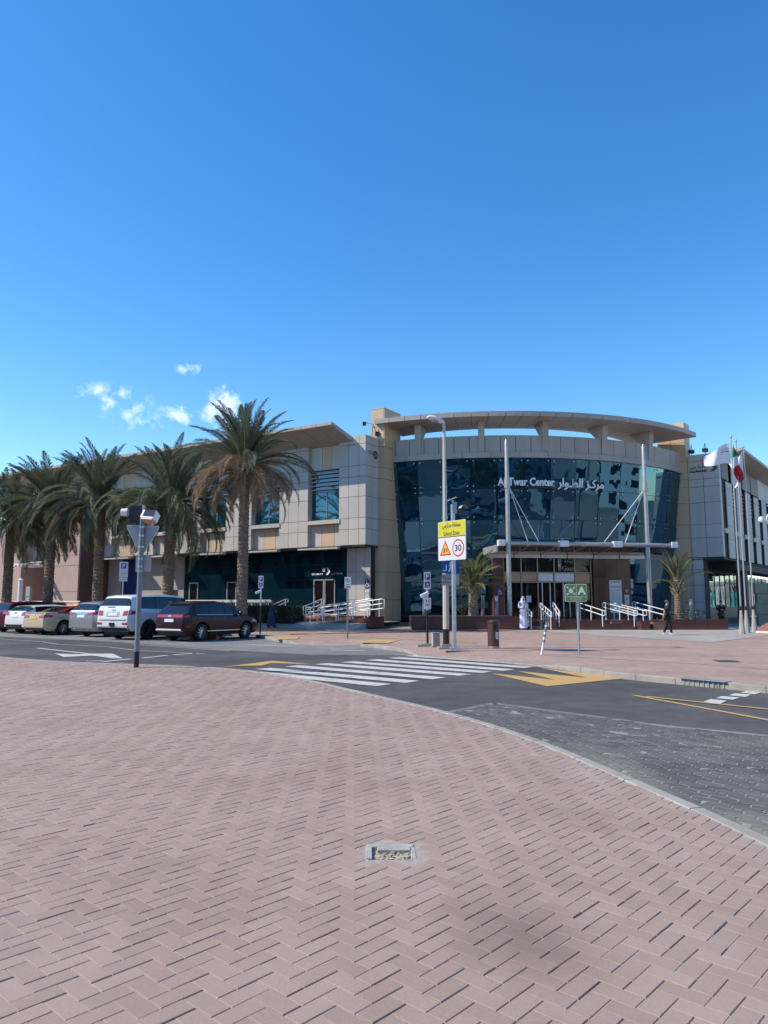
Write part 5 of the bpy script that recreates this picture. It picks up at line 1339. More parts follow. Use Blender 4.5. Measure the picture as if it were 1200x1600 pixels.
# ------------------------------------------------------------------ cars
def lerp_prof(prof, x):
    if x <= prof[0][0]: return prof[0][1]
    for (a, va), (c, vc) in zip(prof, prof[1:]):
        if x <= c: return va + (vc - va) * (x - a) / (c - a)
    return prof[-1][1]
def car_paint(name, col, metal=.3, rough=.28): return mat(name, col, rough, metal, .03, 1.5, coat=.6)
def make_car(spec):
    L, W = spec['L'], spec['W']; xr, xf = spec['xr'], spec['xf']; Rw = spec['Rw']; clr = spec.get('clr', .24)
    roof, belt = spec['roof'], spec['belt']; hw = W / 2
    glass_side = spec['glass']            # (x0,x1) of side glass, pillars list, windshield and rear window x ranges
    xs = sorted(set([round(-L / 2 + L * i / 72, 4) for i in range(73)] + [round(x, 4) for x, _ in roof] + [round(p, 4) for p in spec['cuts']] +
                    [round(xr + s, 4) for s in (-Rw - .07, Rw + .07)] + [round(xf + s, 4) for s in (-Rw - .07, Rw + .07)]))
    secs = []
    for x in xs:
        t = abs(x) / (L / 2)
        taper = 1 - spec.get('tr', .10) * max(0, (t - .72) / .28) ** 2.2 if x < 0 else 1 - spec.get('tf', .16) * max(0, (t - .68) / .32) ** 2
        w = hw * taper
        zt = lerp_prof(roof, x); zb = min(lerp_prof(belt, x), zt - .015)
        lo = clr + .16 * max(0, (t - .90) / .10) ** 1.5
        arch = lo
        for xc in (xr, xf):
            d = abs(x - xc); ra = Rw + .07
            if d < ra: arch = max(arch, Rw + math.sqrt(ra * ra - d * d) * 1.0)
        gh = max(0.0, zt - zb)
        wr = w * (1 - spec.get('tumble', .20) * min(1, gh / .45))
        pts = [(w * .93, lo), (w * .985, lo + .10), (w * 1.0, lo + .26), (w * 1.0, zb - .26), (w * .985, zb - .09), (w * .955, zb),
               (w * .955 + (wr - w * .955) * .55, zb + gh * .50), (wr, zb + gh * .84), (wr * .90, zb + gh * .955), (wr * .6, zb + gh * .99), (0, zt)]
        out = []
        for i, (y, z) in enumerate(pts):
            if i < 4: z = max(z, arch + .004 * i)
            out.append((y, z))
        for i in range(3, 0, -1):
            if out[i][1] > out[i + 1][1] - .004: out[i] = (out[i][0], out[i + 1][1] - .004)
        out[0] = (out[0][0], min(out[0][1], out[1][1] - .004))
        secs.append(out)
    n = len(secs[0]); full = 2 * n - 1
    V = []
    for x, s in zip(xs, secs):
        ring = [(x, y, z) for y, z in s] + [(x, -y, z) for y, z in s[-2::-1]]
        V += ring
    groups = {}
    wind = spec['windshield']; rearw = spec['rearwin']; pill = spec['pillars']
    def cls(i, k):
        xm = (xs[i] + xs[i + 1]) / 2; kk = k if k < n - 1 else full - 2 - k
        if kk in (5, 6) and glass_side[0] < xm < glass_side[1]:
            for a, c in pill:
                if a < xm < c: return 'pillar'
            zt_ = (lerp_prof(roof, xm) - lerp_prof(belt, xm))
            return ('side', 'L' if k < n - 1 else 'R', next((q for q, (a, c) in enumerate(pill) if xm < a), len(pill)))
        if kk >= 7 and wind[0] < xm < wind[1]: return 'windscreen'
        if kk >= spec.get('rear_min', 7) and rearw[0] < xm < rearw[1] : return 'rear'
        if spec.get('rear_wide') and kk in (6,) and rearw[0] < xm < rearw[1]: return 'rear'
        if kk >= 5 and spec.get('roofcol') and spec['roofcol_x'][0] < xm < spec['roofcol_x'][1]: return 'roofpanel'
        return 'body'
    for i in range(len(xs) - 1):
        for k in range(full - 1):
            f = (i * full + k, (i + 1) * full + k, (i + 1) * full + k + 1, i * full + k + 1)
            groups.setdefault(cls(i, k), []).append(f)
    body_caps = [tuple(range(full)), tuple((len(xs) - 1) * full + k for k in range(full))[::-1]]
    root = thing('parked_car', spec['label'], spec.get('cat', 'car'), spec['pos'], spec['rz'], spec.get('group', 'cars parked along the street'))
    def emit(name, faces, m, angle=35):
        used = sorted({i for f in faces for i in f}); mp = {v: i for i, v in enumerate(used)}
        me = bpy.data.meshes.new(name); me.from_pydata([V[i] for i in used], [], [tuple(mp[i] for i in f) for f in faces])
        me.materials.append(m); bm = bmesh.new(); bm.from_mesh(me); bmesh.ops.recalc_face_normals(bm, faces=bm.faces)
        c = sum((f.calc_center_median() for f in bm.faces), Vector()) / len(bm.faces)
        bm.to_mesh(me); bm.free()
        me.polygons.foreach_set('use_smooth', [True] * len(me.polygons)); me.set_sharp_from_angle(angle=R(angle)); me.update()
        return ob(name, me, root)
    body = emit('body', groups.pop('body') + body_caps, spec['paint'])
    if 'pillar' in groups:
        emit('pillar', groups.pop('pillar'), spec.get('pillar_mat', spec['paint']))
    if 'roofpanel' in groups: emit('roof', groups.pop('roofpanel'), spec['roofcol'])
    for key, fs in list(groups.items()):
        nm = 'windscreen' if key == 'windscreen' else 'rear_window' if key == 'rear' else 'side_window'
        emit(nm, fs, M_carglass)
    bvh = BVHTree.FromPolygons([Vector(v) for v in V], [f for i in range(len(xs) - 1) for f in [(i * full + k, (i + 1) * full + k, (i + 1) * full + k + 1, i * full + k + 1) for k in range(full - 1)]] + body_caps)
    def patch(name, d, corners, m, off=.012, nu=6, nv=4, parent=None):
        """corners: 4 (a,b) pairs; d 'rear','front': (y,z); 'R','L': (x,z)"""
        c = [Vector(q) for q in corners]; g = MB(); top = []; bot = []
        for j in range(nv + 1):
            for i in range(nu + 1):
                u, v = i / nu, j / nv
                p = c[0] * (1 - u) * (1 - v) + c[1] * u * (1 - v) + c[2] * u * v + c[3] * (1 - u) * v
                if d in ('rear', 'front'):
                    sg = 1 if d == 'rear' else -1; o = Vector((-sg * 6, p.x, p.y)); dr = Vector((sg, 0, 0))
                else:
                    sg = 1 if d == 'R' else -1; o = Vector((p.x, -sg * 4, p.y)); dr = Vector((0, sg, 0))
                h, nn, ix, ds = bvh.ray_cast(o, dr)
                if h is None: h = o + dr * (6 - L / 2 + .1 if d in ('rear', 'front') else 4 - hw + .05)
                top.append(h - dr * off); bot.append(h + dr * .02)
        w_ = nu + 1; vs_ = top + bot; o_ = len(top); fs = []
        for j in range(nv):
            for i in range(nu): fs.append((j * w_ + i, j * w_ + i + 1, (j + 1) * w_ + i + 1, (j + 1) * w_ + i))
        edge = [(i, 0) for i in range(nu)] + [(nu, j) for j in range(nv)] + [(i, nv) for i in range(nu, 0, -1)] + [(0, j) for j in range(nv, 0, -1)]
        ei = [j * w_ + i for i, j in edge]
        for a, e in zip(ei, ei[1:] + ei[:1]): fs.append((a, o_ + a, o_ + e, e))
        g.add(vs_, fs)
        return g.obj(name, m, parent or root, smooth=30)
    spec['detail'](patch)
    # doors seams, handles, mirrors on both sides
    for sd in ('R', 'L'):
        for a, zl in spec['seams']: patch('door_seam', sd, [(a - .006, zl), (a + .006, zl), (a + .006, lerp_prof(belt, a) - .02), (a - .006, lerp_prof(belt, a) - .02)], M_black, .002, 1, 8)
        for a in spec['handles']: patch('door_handle', sd, [(a - .10, lerp_prof(belt, a) - .155), (a + .10, lerp_prof(belt, a) - .15), (a + .10, lerp_prof(belt, a) - .115), (a - .10, lerp_prof(belt, a) - .12)], spec.get('handle_mat', spec['paint']), .03, 4, 1)
        sg = -1 if sd == 'R' else 1; xm = spec['mirror']; zm = lerp_prof(belt, xm) + .09
        g = MB(); g.tube([(xm, sg * (hw - .08), zm - .03), (xm - .02, sg * (hw + .03), zm)], .025, 6); g.lathe([(.02, -.11), (.085, -.06), (.095, 0), (.07, .05), (.02, .075)], 10, (xm, sg * (hw + .12), zm), 'X'); g.obj('wing_mirror', spec['paint'], root, smooth=40)
        patch('sill_trim', sd, [(xr + Rw + .10, clr - .01), (xf - Rw - .10, clr - .01), (xf - Rw - .10, clr + .10), (xr + Rw + .10, clr + .10)], spec.get('sill', M_dark), .012, 6, 1)
    # dark floor and wheel wells
    b = MB(); b.box((0, 0, .43), (L - .5, W - .52, .42)); b.obj('underbody', M_black, root)
    # wheels
    def wheel(x, y):
        sg = 1 if y > 0 else -1; w = .225
        b = MB(); r = Rw
        b.lathe([(r * .66, -w / 2), (r * .9, -w / 2), (r * .985, -w * .36), (r, -w * .2), (r, w * .2), (r * .985, w * .36), (r * .9, w / 2), (r * .66, w / 2)], 28, (0, 0, 0), 'Y', cap=False)
        t = b.obj('wheel', M_tyre, root, smooth=40, loc=(x, y, r))
        b = MB(); yo = sg * (w / 2 - .035)
        b.lathe([(r * .68, -sg * w * .3), (r * .68, yo), (r * .64, yo + sg * .012), (r * .60, yo - sg * .02), (r * .58, -sg * .02)], 28, (0, 0, 0), 'Y', cap=False)
        b.lathe([(r * .13, yo - .03 * sg), (r * .13, yo + .005 * sg), (r * .05, yo + .01 * sg)], 12, (0, 0, 0), 'Y')
        ns = spec.get('spokes', 5)
        for k in range(ns):
            a = 2 * math.pi * k / ns
            for da in ((-.16, .16) if spec.get('twin') else (0,)):
                p0 = Vector((math.cos(a + da * .3) * r * .1, yo - .01 * sg, math.sin(a + da * .3) * r * .1)); p1 = Vector((math.cos(a + da) * r * .64, yo - .004 * sg, math.sin(a + da) * r * .64))
                b.tube([p0, p1], [.035 if not spec.get('twin') else .022, .028 if not spec.get('twin') else .018], 5)
        b.obj('rim', spec.get('rim', M_alloy), t, smooth=40)
        b = MB(); b.lathe([(r * .60, -.02), (r * .60, .0)], 20, (0, sg * .0, 0), 'Y'); b.obj('brake_disc', M_black, t)
    ty = hw - .13
    for x in (xr, xf):
        for y in (ty, -ty): wheel(x, y)
    return root
def veh_pos(px, py, heading, off): return (px, py, 0.0)

HD = math.atan2(.848, .53)                    # noses towards the long wing
# --- maroon SUV (nearest, seen from its right rear)
def det_maroon(patch):
    for s in (1, -1): pass
    patch('tail_light', 'rear', [(-.86, .98), (.86, .98), (.86, 1.10), (-.86, 1.10)], M_taillight, .02, 14, 2)
    for sd in ('R', 'L'): patch('tail_light', sd, [(-2.24, .98), (-1.98, 1.0), (-2.0, 1.08), (-2.20, 1.10)], M_taillight, .012, 3, 2)
    patch('number_plate', 'rear', [(-.26, .80), (.26, .80), (.26, .92), (-.26, .92)], M_plate, .03, 2, 1)
    patch('bumper_trim', 'rear', [(-.78, .40), (.78, .40), (.70, .52), (-.70, .52)], M_white_metal, .03, 10, 2)
    patch('bumper_lower', 'rear', [(-.8, .30), (.8, .30), (.8, .39), (-.8, .39)], M_dark, .012, 8, 1)
    patch('badge', 'rear', [(-.09, 1.01), (.09, 1.01), (.09, 1.07), (-.09, 1.07)], M_chrome, .034, 2, 1)
    patch('spoiler', 'rear', [(-.62, 1.515), (.62, 1.515), (.60, 1.56), (-.60, 1.56)], M_black, .08, 8, 1)
    for sd in ('R', 'L'):
        patch('chrome_strip', sd, [(-.98, .40), (.95, .40), (.95, .43), (-.98, .43)], M_chrome, .018, 8, 1)
        patch('window_chrome', sd, [(-1.60, 1.085), (1.05, 1.055), (1.05, 1.067), (-1.60, 1.098)], M_chrome, .012, 14, 1)
        patch('reflector', sd, [(-2.16, .60), (-1.95, .60), (-1.95, .64), (-2.16, .64)], M_taillight, .01, 2, 1)
        patch('head_light', sd, [(1.72, .76), (2.12, .70), (2.12, .80), (1.78, .88)], M_headlight, .012, 4, 2)
    patch('grille', 'front', [(-.6, .62), (.6, .62), (.55, .82), (-.55, .82)], M_chrome, .014, 6, 2)
P_maroon = mat('maroon_paint', (.030, .004, .008), .32, 0, .03, 1.5, coat=.12, spec=.35)
make_car(dict(L=4.55, W=1.86, xr=-1.30, xf=1.39, Rw=.362, clr=.25, paint=P_maroon, label='dark maroon crossover with a full-width red light bar, nearest parked car, behind the sign pole', cat='suv',
    roof=[(-2.275, .62), (-2.25, .92), (-2.20, 1.10), (-2.14, 1.14), (-1.78, 1.50), (-1.66, 1.56), (-1.2, 1.63), (-.5, 1.655), (.2, 1.62), (.55, 1.56), (1.32, 1.05), (1.9, .97), (2.15, .86), (2.25, .72), (2.275, .6)],
    belt=[(-2.275, 1.10), (-1.6, 1.10), (0, 1.06), (1.3, 1.02), (2.275, .9)], cuts=[-1.62, -.95, .02, .12, 1.0], glass=(-1.62, 1.10), pillars=[(-.98, -.86), (.0, .1)], windshield=(.56, 1.31), rearwin=(-2.12, -1.78), tr=.17,
    seams=[(-.98, .5), (.06, .35), (1.12, .5)], handles=[-.72, .32], mirror=.86, detail=det_maroon, spokes=10, rim=M_alloy, pos=(-7.62, 32.4, 0), rz=R(58.5), pillar_mat=M_black, rear_wide=True))
# --- large white SUV
def det_patrol(patch):
    for s in (1, -1):
        patch('tail_light', 'rear', [(s * .60, 1.04), (s * .985, 1.06), (s * .985, 1.26), (s * .64, 1.24)], M_taillight, .02, 6, 3)
        patch('reflector', 'rear', [(s * .62, .66), (s * .90, .66), (s * .90, .74), (s * .62, .74)], M_taillight, .015, 4, 1)
    for sd in ('R', 'L'): patch('tail_light', sd, [(-2.52, 1.06), (-2.16, 1.12), (-2.06, 1.17), (-2.50, 1.26)], M_taillight, .014, 4, 3)
    patch('number_plate_recess', 'rear', [(-.38, 1.0), (.38, 1.0), (.38, 1.19), (-.38, 1.19)], M_signback, .012, 4, 2)
    patch('number_plate', 'rear', [(-.27, 1.03), (.27, 1.03), (.27, 1.15), (-.27, 1.15)], M_plate, .025, 2, 1)
    patch('badge', 'rear', [(-.09, 1.24), (.09, 1.24), (.09, 1.31), (-.09, 1.31)], M_chrome, .02, 2, 1)
    patch('bumper_step', 'rear', [(-.92, .86), (.92, .86), (.92, .93), (-.92, .93)], P_white, .035, 12, 1)
    patch('bumper_lower', 'rear', [(-.9, .36), (.9, .36), (.9, .58), (-.9, .58)], M_dark, .014, 12, 2)
    patch('tow_bracket', 'rear', [(-.13, .60), (.13, .60), (.13, .74), (-.13, .74)], M_black, .05, 2, 2)
    patch('wiper', 'rear', [(-.02, 1.40), (.42, 1.39), (.42, 1.405), (-.02, 1.415)], M_black, .03, 4, 1)
    for sd in ('R', 'L'): patch('side_step', sd, [(-1.0, .42), (.95, .42), (.95, .49), (-1.0, .49)], M_white_metal, .05, 4, 1); patch('head_light', sd, [(2.1, .95), (2.46, .90), (2.46, 1.02), (2.1, 1.08)], M_headlight, .012, 4, 2)
P_white = car_paint('white_paint', (.70, .70, .67), 0, .25)
make_car(dict(L=5.17, W=2.0, xr=-1.42, xf=1.65, Rw=.405, clr=.38, paint=P_white, label='large white off-road SUV parked left of the maroon car, its sunlit tailgate facing the road', cat='suv', tr=.10, tumble=.18,
    roof=[(-2.585, .80), (-2.57, 1.02), (-2.50, 1.30), (-2.47, 1.36), (-2.33, 1.78), (-2.26, 1.86), (-2.0, 1.915), (-1.0, 1.95), (0, 1.945), (.6, 1.90), (.78, 1.86), (1.45, 1.32), (2.2, 1.22), (2.48, 1.08), (2.585, .8)],
    belt=[(-2.585, 1.34), (-1.5, 1.32), (0, 1.27), (1.4, 1.24), (2.585, 1.1)], cuts=[-2.2, -1.2, -1.1, .1, .2], glass=(-1.88, 1.30), pillars=[(-1.08, -.98), (.12, .22)], windshield=(.80, 1.44), rearwin=(-2.455, -2.325), rear_wide=True,
    seams=[(-1.02, .6), (.16, .5), (1.28, .55)], handles=[-.72, .45], mirror=1.0, detail=det_patrol, spokes=6, twin=True, rim=M_alloy_dark, pos=(-10.35, 33.95, 0), rz=HD + .06, pillar_mat=M_black))
# --- silver crossover
def det_silver(patch):
    for s in (1, -1):
        patch('tail_light', 'rear', [(s * .34, 1.02), (s * .93, 1.02), (s * .93, 1.17), (s * .40, 1.10)], M_taillight, .02, 6, 2)
        patch('exhaust_trim', 'rear', [(s * .45, .36), (s * .78, .38), (s * .78, .46), (s * .45, .46)], M_chrome, .02, 4, 1)
    for sd in ('R', 'L'): patch('tail_light', sd, [(-2.30, 1.04), (-1.98, 1.08), (-1.95, 1.14), (-2.26, 1.17)], M_taillight, .012, 4, 2); patch('head_light', sd, [(1.85, .80), (2.2, .76), (2.2, .88), (1.85, .94)], M_headlight, .012, 4, 2)
    patch('chrome_bar', 'rear', [(-.40, 1.06), (.40, 1.06), (.40, 1.10), (-.40, 1.10)], M_chrome, .022, 5, 1)
    patch('number_plate', 'rear', [(-.26, .90), (.26, .90), (.26, 1.02), (-.26, 1.02)], M_plate, .02, 2, 1)
    patch('bumper_lower', 'rear', [(-.85, .28), (.85, .28), (.85, .45), (-.85, .45)], M_signback, .015, 10, 2)
    patch('wiper', 'rear', [(-.05, 1.24), (.28, 1.30), (.27, 1.32), (-.06, 1.26)], M_black, .03, 3, 1)
    patch('badge', 'rear', [(-.07, 1.13), (.07, 1.13), (.07, 1.18), (-.07, 1.18)], M_chrome, .02, 2, 1)
P_silver = car_paint('silver_paint', (.42, .42, .41), .65, .3)
make_car(dict(L=4.70, W=1.88, xr=-1.38, xf=1.38, Rw=.365, clr=.25, paint=P_silver, label='silver grey crossover parked between the large white SUV and the taxi', cat='suv',
    roof=[(-2.35, .66), (-2.33, .96), (-2.27, 1.18), (-2.22, 1.23), (-1.98, 1.52), (-1.86, 1.60), (-1.3, 1.66), (-.4, 1.69), (.3, 1.65), (.6, 1.60), (1.36, 1.10), (2.0, 1.0), (2.25, .88), (2.35, .62)],
    belt=[(-2.35, 1.20), (-1.6, 1.18), (0, 1.10), (1.3, 1.06), (2.35, .92)], cuts=[-1.8, -.95, .06], glass=(-1.80, 1.15), pillars=[(-1.0, -.9), (.02, .12)], windshield=(.62, 1.35), rearwin=(-2.21, -1.97), rear_wide=True,
    seams=[(-.95, .5), (.08, .35), (1.14, .5)], handles=[-.7, .34], mirror=.9, detail=det_silver, spokes=5, twin=True, pos=(-12.8, 36.4, 0), rz=HD, pillar_mat=M_black))
# --- taxi: cream sedan with a red roof
def det_taxi(patch):
    for s in (1, -1): patch('tail_light', 'rear', [(s * .46, .86), (s * .90, .86), (s * .90, 1.00), (s * .42, .96)], M_taillight, .02, 6, 2)
    for sd in ('R', 'L'):
        patch('tail_light', sd, [(-2.36, .86), (-2.02, .90), (-1.95, .95), (-2.34, 1.0)], M_taillight, .012, 4, 2); patch('head_light', sd, [(1.9, .70), (2.32, .64), (2.32, .74), (1.9, .82)], M_headlight, .012, 4, 2)
        patch('number_decal', sd, [(-1.75, .83), (-1.45, .83), (-1.45, .85), (-1.75, .85)], M_letter_dark, .004, 3, 1)
    patch('number_plate', 'rear', [(-.26, .80), (.26, .80), (.26, .91), (-.26, .91)], M_amber, .018, 2, 1)
    patch('bumper_lower', 'rear', [(-.82, .25), (.82, .25), (.80, .41), (-.80, .41)], M_dark, .016, 10, 2)
    patch('trunk_lip', 'rear', [(-.72, 1.06), (.72, 1.06), (.72, 1.09), (-.72, 1.09)], P_cream, .05, 10, 1)
    patch('badge', 'rear', [(-.08, .97), (.08, .97), (.08, 1.03), (-.08, 1.03)], M_chrome, .02, 2, 1)
P_cream = car_paint('cream_paint', (.56, .46, .30), .1, .28); P_red = car_paint('taxi_red_paint', (.42, .028, .018), 0, .28)
tx = make_car(dict(L=4.88, W=1.84, xr=-1.36, xf=1.46, Rw=.345, clr=.21, paint=P_cream, label='cream taxi sedan with a red roof and small roof sign, parked under the palms', cat='taxi',
    roof=[(-2.44, .58), (-2.42, .84), (-2.36, 1.05), (-2.30, 1.095), (-1.72, 1.12), (-.86, 1.39), (-.6, 1.425), (0, 1.445), (.35, 1.42), (.55, 1.38), (1.42, .96), (2.0, .86), (2.32, .74), (2.44, .56)],
    belt=[(-2.44, 1.06), (-1.6, 1.06), (-.6, .99), (1.3, .92), (2.44, .8)], cuts=[-1.12, -.6, .25], glass=(-1.12, 1.15), pillars=[(-.72, -.55), (.2, .3)], windshield=(.57, 1.40), rearwin=(-1.70, -.88), rear_min=8, rear_wide=False, tumble=.24,
    seams=[(-.70, .45), (.25, .32), (1.26, .45)], handles=[-.4, .52], mirror=.95, detail=det_taxi, spokes=10, pos=(-15.75, 38.3, 0), rz=HD - .03, pillar_mat=P_red, roofcol=P_red, roofcol_x=(-1.72, 1.4)))
b = MB(); b.box((-.1, 0, 1.50), (.16, .46, .12)); b.obj('roof_sign', M_amber, tx)
b = MB(); b.box((-.1, 0, 1.455), (.2, .3, .04)); b.obj('roof_sign_base', M_white, tx)
# --- white hatchback
def det_hatch(patch):
    for s in (1, -1): patch('tail_light', 'rear', [(s * .52, .94), (s * .90, .94), (s * .88, 1.14), (s * .62, 1.12)], M_taillight, .02, 5, 3)
    for sd in ('R', 'L'): patch('tail_light', sd, [(-2.12, .95), (-1.82, 1.0), (-1.72, 1.10), (-2.08, 1.14)], M_taillight, .012, 4, 3); patch('head_light', sd, [(1.65, .76), (2.02, .70), (2.02, .82), (1.65, .90)], M_headlight, .012, 4, 2)
    patch('number_plate', 'rear', [(-.26, .86), (.26, .86), (.26, .98), (-.26, .98)], M_plate, .02, 2, 1)
    patch('bumper_lower', 'rear', [(-.84, .25), (.84, .25), (.82, .48), (-.82, .48)], M_dark, .016, 10, 2)
    patch('badge', 'rear', [(-.07, 1.04), (.07, 1.04), (.07, 1.09), (-.07, 1.09)], M_navy, .02, 2, 1)
    patch('spoiler', 'rear', [(-.55, 1.40), (.55, 1.40), (.52, 1.44), (-.52, 1.44)], P_white, .12, 8, 1)
make_car(dict(L=4.36, W=1.82, xr=-1.30, xf=1.35, Rw=.325, clr=.20, paint=P_white, label='white hatchback with dark rear window parked left of the taxi', cat='hatchback',
    roof=[(-2.18, .60), (-2.16, .88), (-2.08, 1.10), (-2.02, 1.16), (-1.70, 1.36), (-1.58, 1.41), (-1.0, 1.46), (-.2, 1.475), (.3, 1.44), (.5, 1.40), (1.36, .98), (1.85, .88), (2.08, .76), (2.18, .58)],
    belt=[(-2.18, 1.12), (-1.4, 1.10), (0, 1.02), (1.3, .94), (2.18, .82)], cuts=[-1.5, -.7, .2], glass=(-1.55, 1.10), pillars=[(-.85, -.74), (.15, .25)], windshield=(.52, 1.35), rearwin=(-2.01, -1.69), rear_wide=True,
    seams=[(-.78, .45), (.2, .32), (1.18, .45)], handles=[-.5, .46], mirror=.9, detail=det_hatch, spokes=5, pos=(-17.7, 39.75, 0), rz=HD, pillar_mat=M_black))
# --- dark red crossover, cut by the frame
P_dred = car_paint('dark_red_paint', (.13, .012, .018), .4, .25)
def det_red(patch):
    for s in (1, -1): patch('tail_light', 'rear', [(s * .55, .98), (s * .90, .98), (s * .90, 1.15), (s * .58, 1.12)], M_taillight, .02, 5, 3)
    for sd in ('R', 'L'): patch('tail_light', sd, [(-2.26, 1.0), (-1.95, 1.02), (-1.9, 1.1), (-2.22, 1.15)], M_taillight, .012, 4, 3); patch('head_light', sd, [(1.8, .80), (2.15, .76), (2.15, .88), (1.8, .94)], M_headlight, .012, 4, 2)
    patch('number_plate', 'rear', [(-.26, .86), (.26, .86), (.26, .98), (-.26, .98)], M_plate, .02, 2, 1)
    patch('bumper_lower', 'rear', [(-.85, .28), (.85, .28), (.85, .46), (-.85, .46)], M_dark, .016, 10, 2)
sp_red = dict(L=4.60, W=1.84, xr=-1.36, xf=1.34, Rw=.355, clr=.24, paint=P_dred, label='dark red crossover at the left picture edge', cat='suv',
    roof=[(-2.30, .64), (-2.28, .94), (-2.22, 1.16), (-2.17, 1.20), (-1.95, 1.50), (-1.84, 1.58), (-1.3, 1.64), (-.4, 1.66), (.3, 1.62), (.6, 1.56), (1.34, 1.08), (1.95, .98), (2.2, .86), (2.30, .62)],
    belt=[(-2.30, 1.18), (-1.6, 1.15), (0, 1.08), (1.3, 1.04), (2.30, .9)], cuts=[-1.75, -.95, .06], glass=(-1.78, 1.12), pillars=[(-1.0, -.9), (.02, .12)], windshield=(.62, 1.33), rearwin=(-2.16, -1.94), rear_wide=True,
    seams=[(-.95, .5), (.08, .35), (1.14, .5)], handles=[-.7, .34], mirror=.9, detail=det_red, spokes=5, twin=True, pos=(-19.45, 41.55, 0), rz=HD, pillar_mat=M_black)
make_car(sp_red)
P_blk = car_paint('black_paint_car', (.012, .013, .015), .3, .22)
make_car(dict(sp_red, paint=P_blk, label='black crossover seen only by its long dark roof behind the white hatchback', pos=(-21.1, 47.3, 0), rz=HD + .9))
# small terracotta wheel stops under the maroon car
for i, (x, y) in enumerate(((-8.95, 31.8), (-7.9, 31.2))):
    ws_ = thing('wheel_stop', ['terracotta wheel stop block at the left rear wheel of the maroon car', 'terracotta wheel stop block behind the right rear wheel of the maroon car'][i], 'wheel stop', (x + .55, y + .9, 0), HD)
    b = MB(); b.prism([(-.12, -.28), (.12, -.28), (.12, .28), (-.12, .28)], 0, .16); b.obj('block', mat('terracotta', (.35, .13, .07), .8), ws_); b = MB(); b.box((0, 0, .17), (.14, .5, .02)); b.obj('top', mat('terracotta', (.35, .13, .07), .8), ws_)
# cars of the car park across the road (behind the camera; they show in the mirror glass)
made = [o for o in COL.objects if o.name.startswith('parked_car') and o.parent is None]
rdm = random.Random(9); k = 0
for row, yy in enumerate((-13, -21, -30)):
    for xx in range(-22, 34, 4):
        if rdm.random() < .35: continue
        src = made[(k * 5 + row) % len(made)]; k += 1
        c = copy_tree(src); c.location = (xx + rdm.uniform(-.3, .3), yy + rdm.uniform(-.4, .4), 0); c.rotation_euler = (0, 0, R(90 if row % 2 else -90) + rdm.uniform(-.05, .05))
        c['label'] = 'car in the parking rows across the road from the centre'; c['group'] = 'cars in the parking rows across the road'
# ------------------------------------------------------------------ signs and posts
def rrect(w, h, r=.03, n=4):
    o = []
    for cx, cz, a0 in ((w / 2 - r, h / 2 - r, 0), (-w / 2 + r, h / 2 - r, 90), (-w / 2 + r, -h / 2 + r, 180), (w / 2 - r, -h / 2 + r, 270)):
        for k in range(n + 1): a = R(a0 + 90 * k / n); o.append((cx + r * math.cos(a), cz + r * math.sin(a)))
    return o
def plate(name, poly, th, m, parent, loc=(0, 0, 0), y0=0.0):
    """solid plate in XZ, front at y0 - th"""
    n = len(poly); a = sum(poly[i][0] * poly[(i + 1) % n][1] - poly[(i + 1) % n][0] * poly[i][1] for i in range(n))
    if a < 0: poly = poly[::-1]
    b = MB(); b.add([(x, y0 - th, z) for x, z in poly] + [(x, y0, z) for x, z in poly], [tuple(range(n)), tuple(range(2 * n - 1, n - 1, -1))] + [(i, n + i, n + (i + 1) % n, (i + 1) % n) for i in range(n)])
    return b.obj(name, m, parent, loc=loc)
def ring_poly(mb, cx, cz, r0, r1, y, n=28):
    for k in range(n):
        a, e = 2 * math.pi * k / n, 2 * math.pi * (k + 1) / n
        flat(mb, [(cx + r0 * math.cos(a), cz + r0 * math.sin(a)), (cx + r1 * math.cos(a), cz + r1 * math.sin(a)), (cx + r1 * math.cos(e), cz + r1 * math.sin(e)), (cx + r0 * math.cos(e), cz + r0 * math.sin(e))], y)
def tx(parent, body, h, loc, m, weight=.01, width=None, name='lettering'):
    return ob(name, text_mesh(body, h, .0012, m, weight, width), parent, loc)
def fo(mb, name, m, parent, loc=(0, 0, 0)): return mb.obj(name, m, parent, loc=loc, fix=False)

# --- give-way sign seen from behind, with flasher box and solar panel, at the near kerb
t = thing('warning_sign_post', 'dark grey post at the near kerb with a triangular sign seen from behind', 'sign post', (-5.66, 17.12, .12), R(3))
b = MB(); b.tube([(0, 0, 0), (0, 0, .36)], .058, 14); b.obj('base_band', M_black, t, smooth=True)
b = MB(); b.tube([(0, 0, .36), (0, 0, 3.42)], .057, 14); b.obj('post', M_post, t, smooth=True)
b = MB(); b.tube([(0, .0, 3.42), (.02, .0, 3.74)], .022, 8); b.obj('aerial', M_steel, t, smooth=True)
for z in (2.48, 2.76, 3.02, 3.22, 2.2, 2.3): b = MB(); b.lathe([(.063, z - .02), (.063, z + .02)], 14); b.obj('clamp', M_steel, t, smooth=True)
plate('sign_back', [(-.36, 3.26), (.36, 3.24), (.36, 3.2), (.03, 2.60), (-.03, 2.60), (-.36, 3.22)], .004, M_signback, t, y0=.075)
plate('sign_edge', [(-.37, 3.28), (.37, 3.26), (.37, 3.19), (.03, 2.58), (-.03, 2.58), (-.37, 3.21)], .008, M_white, t, y0=.09)
plate('sign_back', rrect(.36, .40, .03), .004, M_signback, t, (.05, 0, 2.38), .078)
bx_ = box('flasher_box', (-.17, .02, 3.52), (.26, .12, .42), M_dark, t, 0, .01)
b = MB(); b.lathe([(.02, -.14), (.085, -.13), (.095, 0), (.095, .02)], 14, (-.36, .02, 3.57), 'X'); b.obj('flasher_hood', M_white_metal, t, smooth=40)
so = ob('solar_unit', boxmesh(.36, .22, .22, M_white, .01), t, (.20, -.06, 3.47), None, (R(-28), R(6), R(-20)))
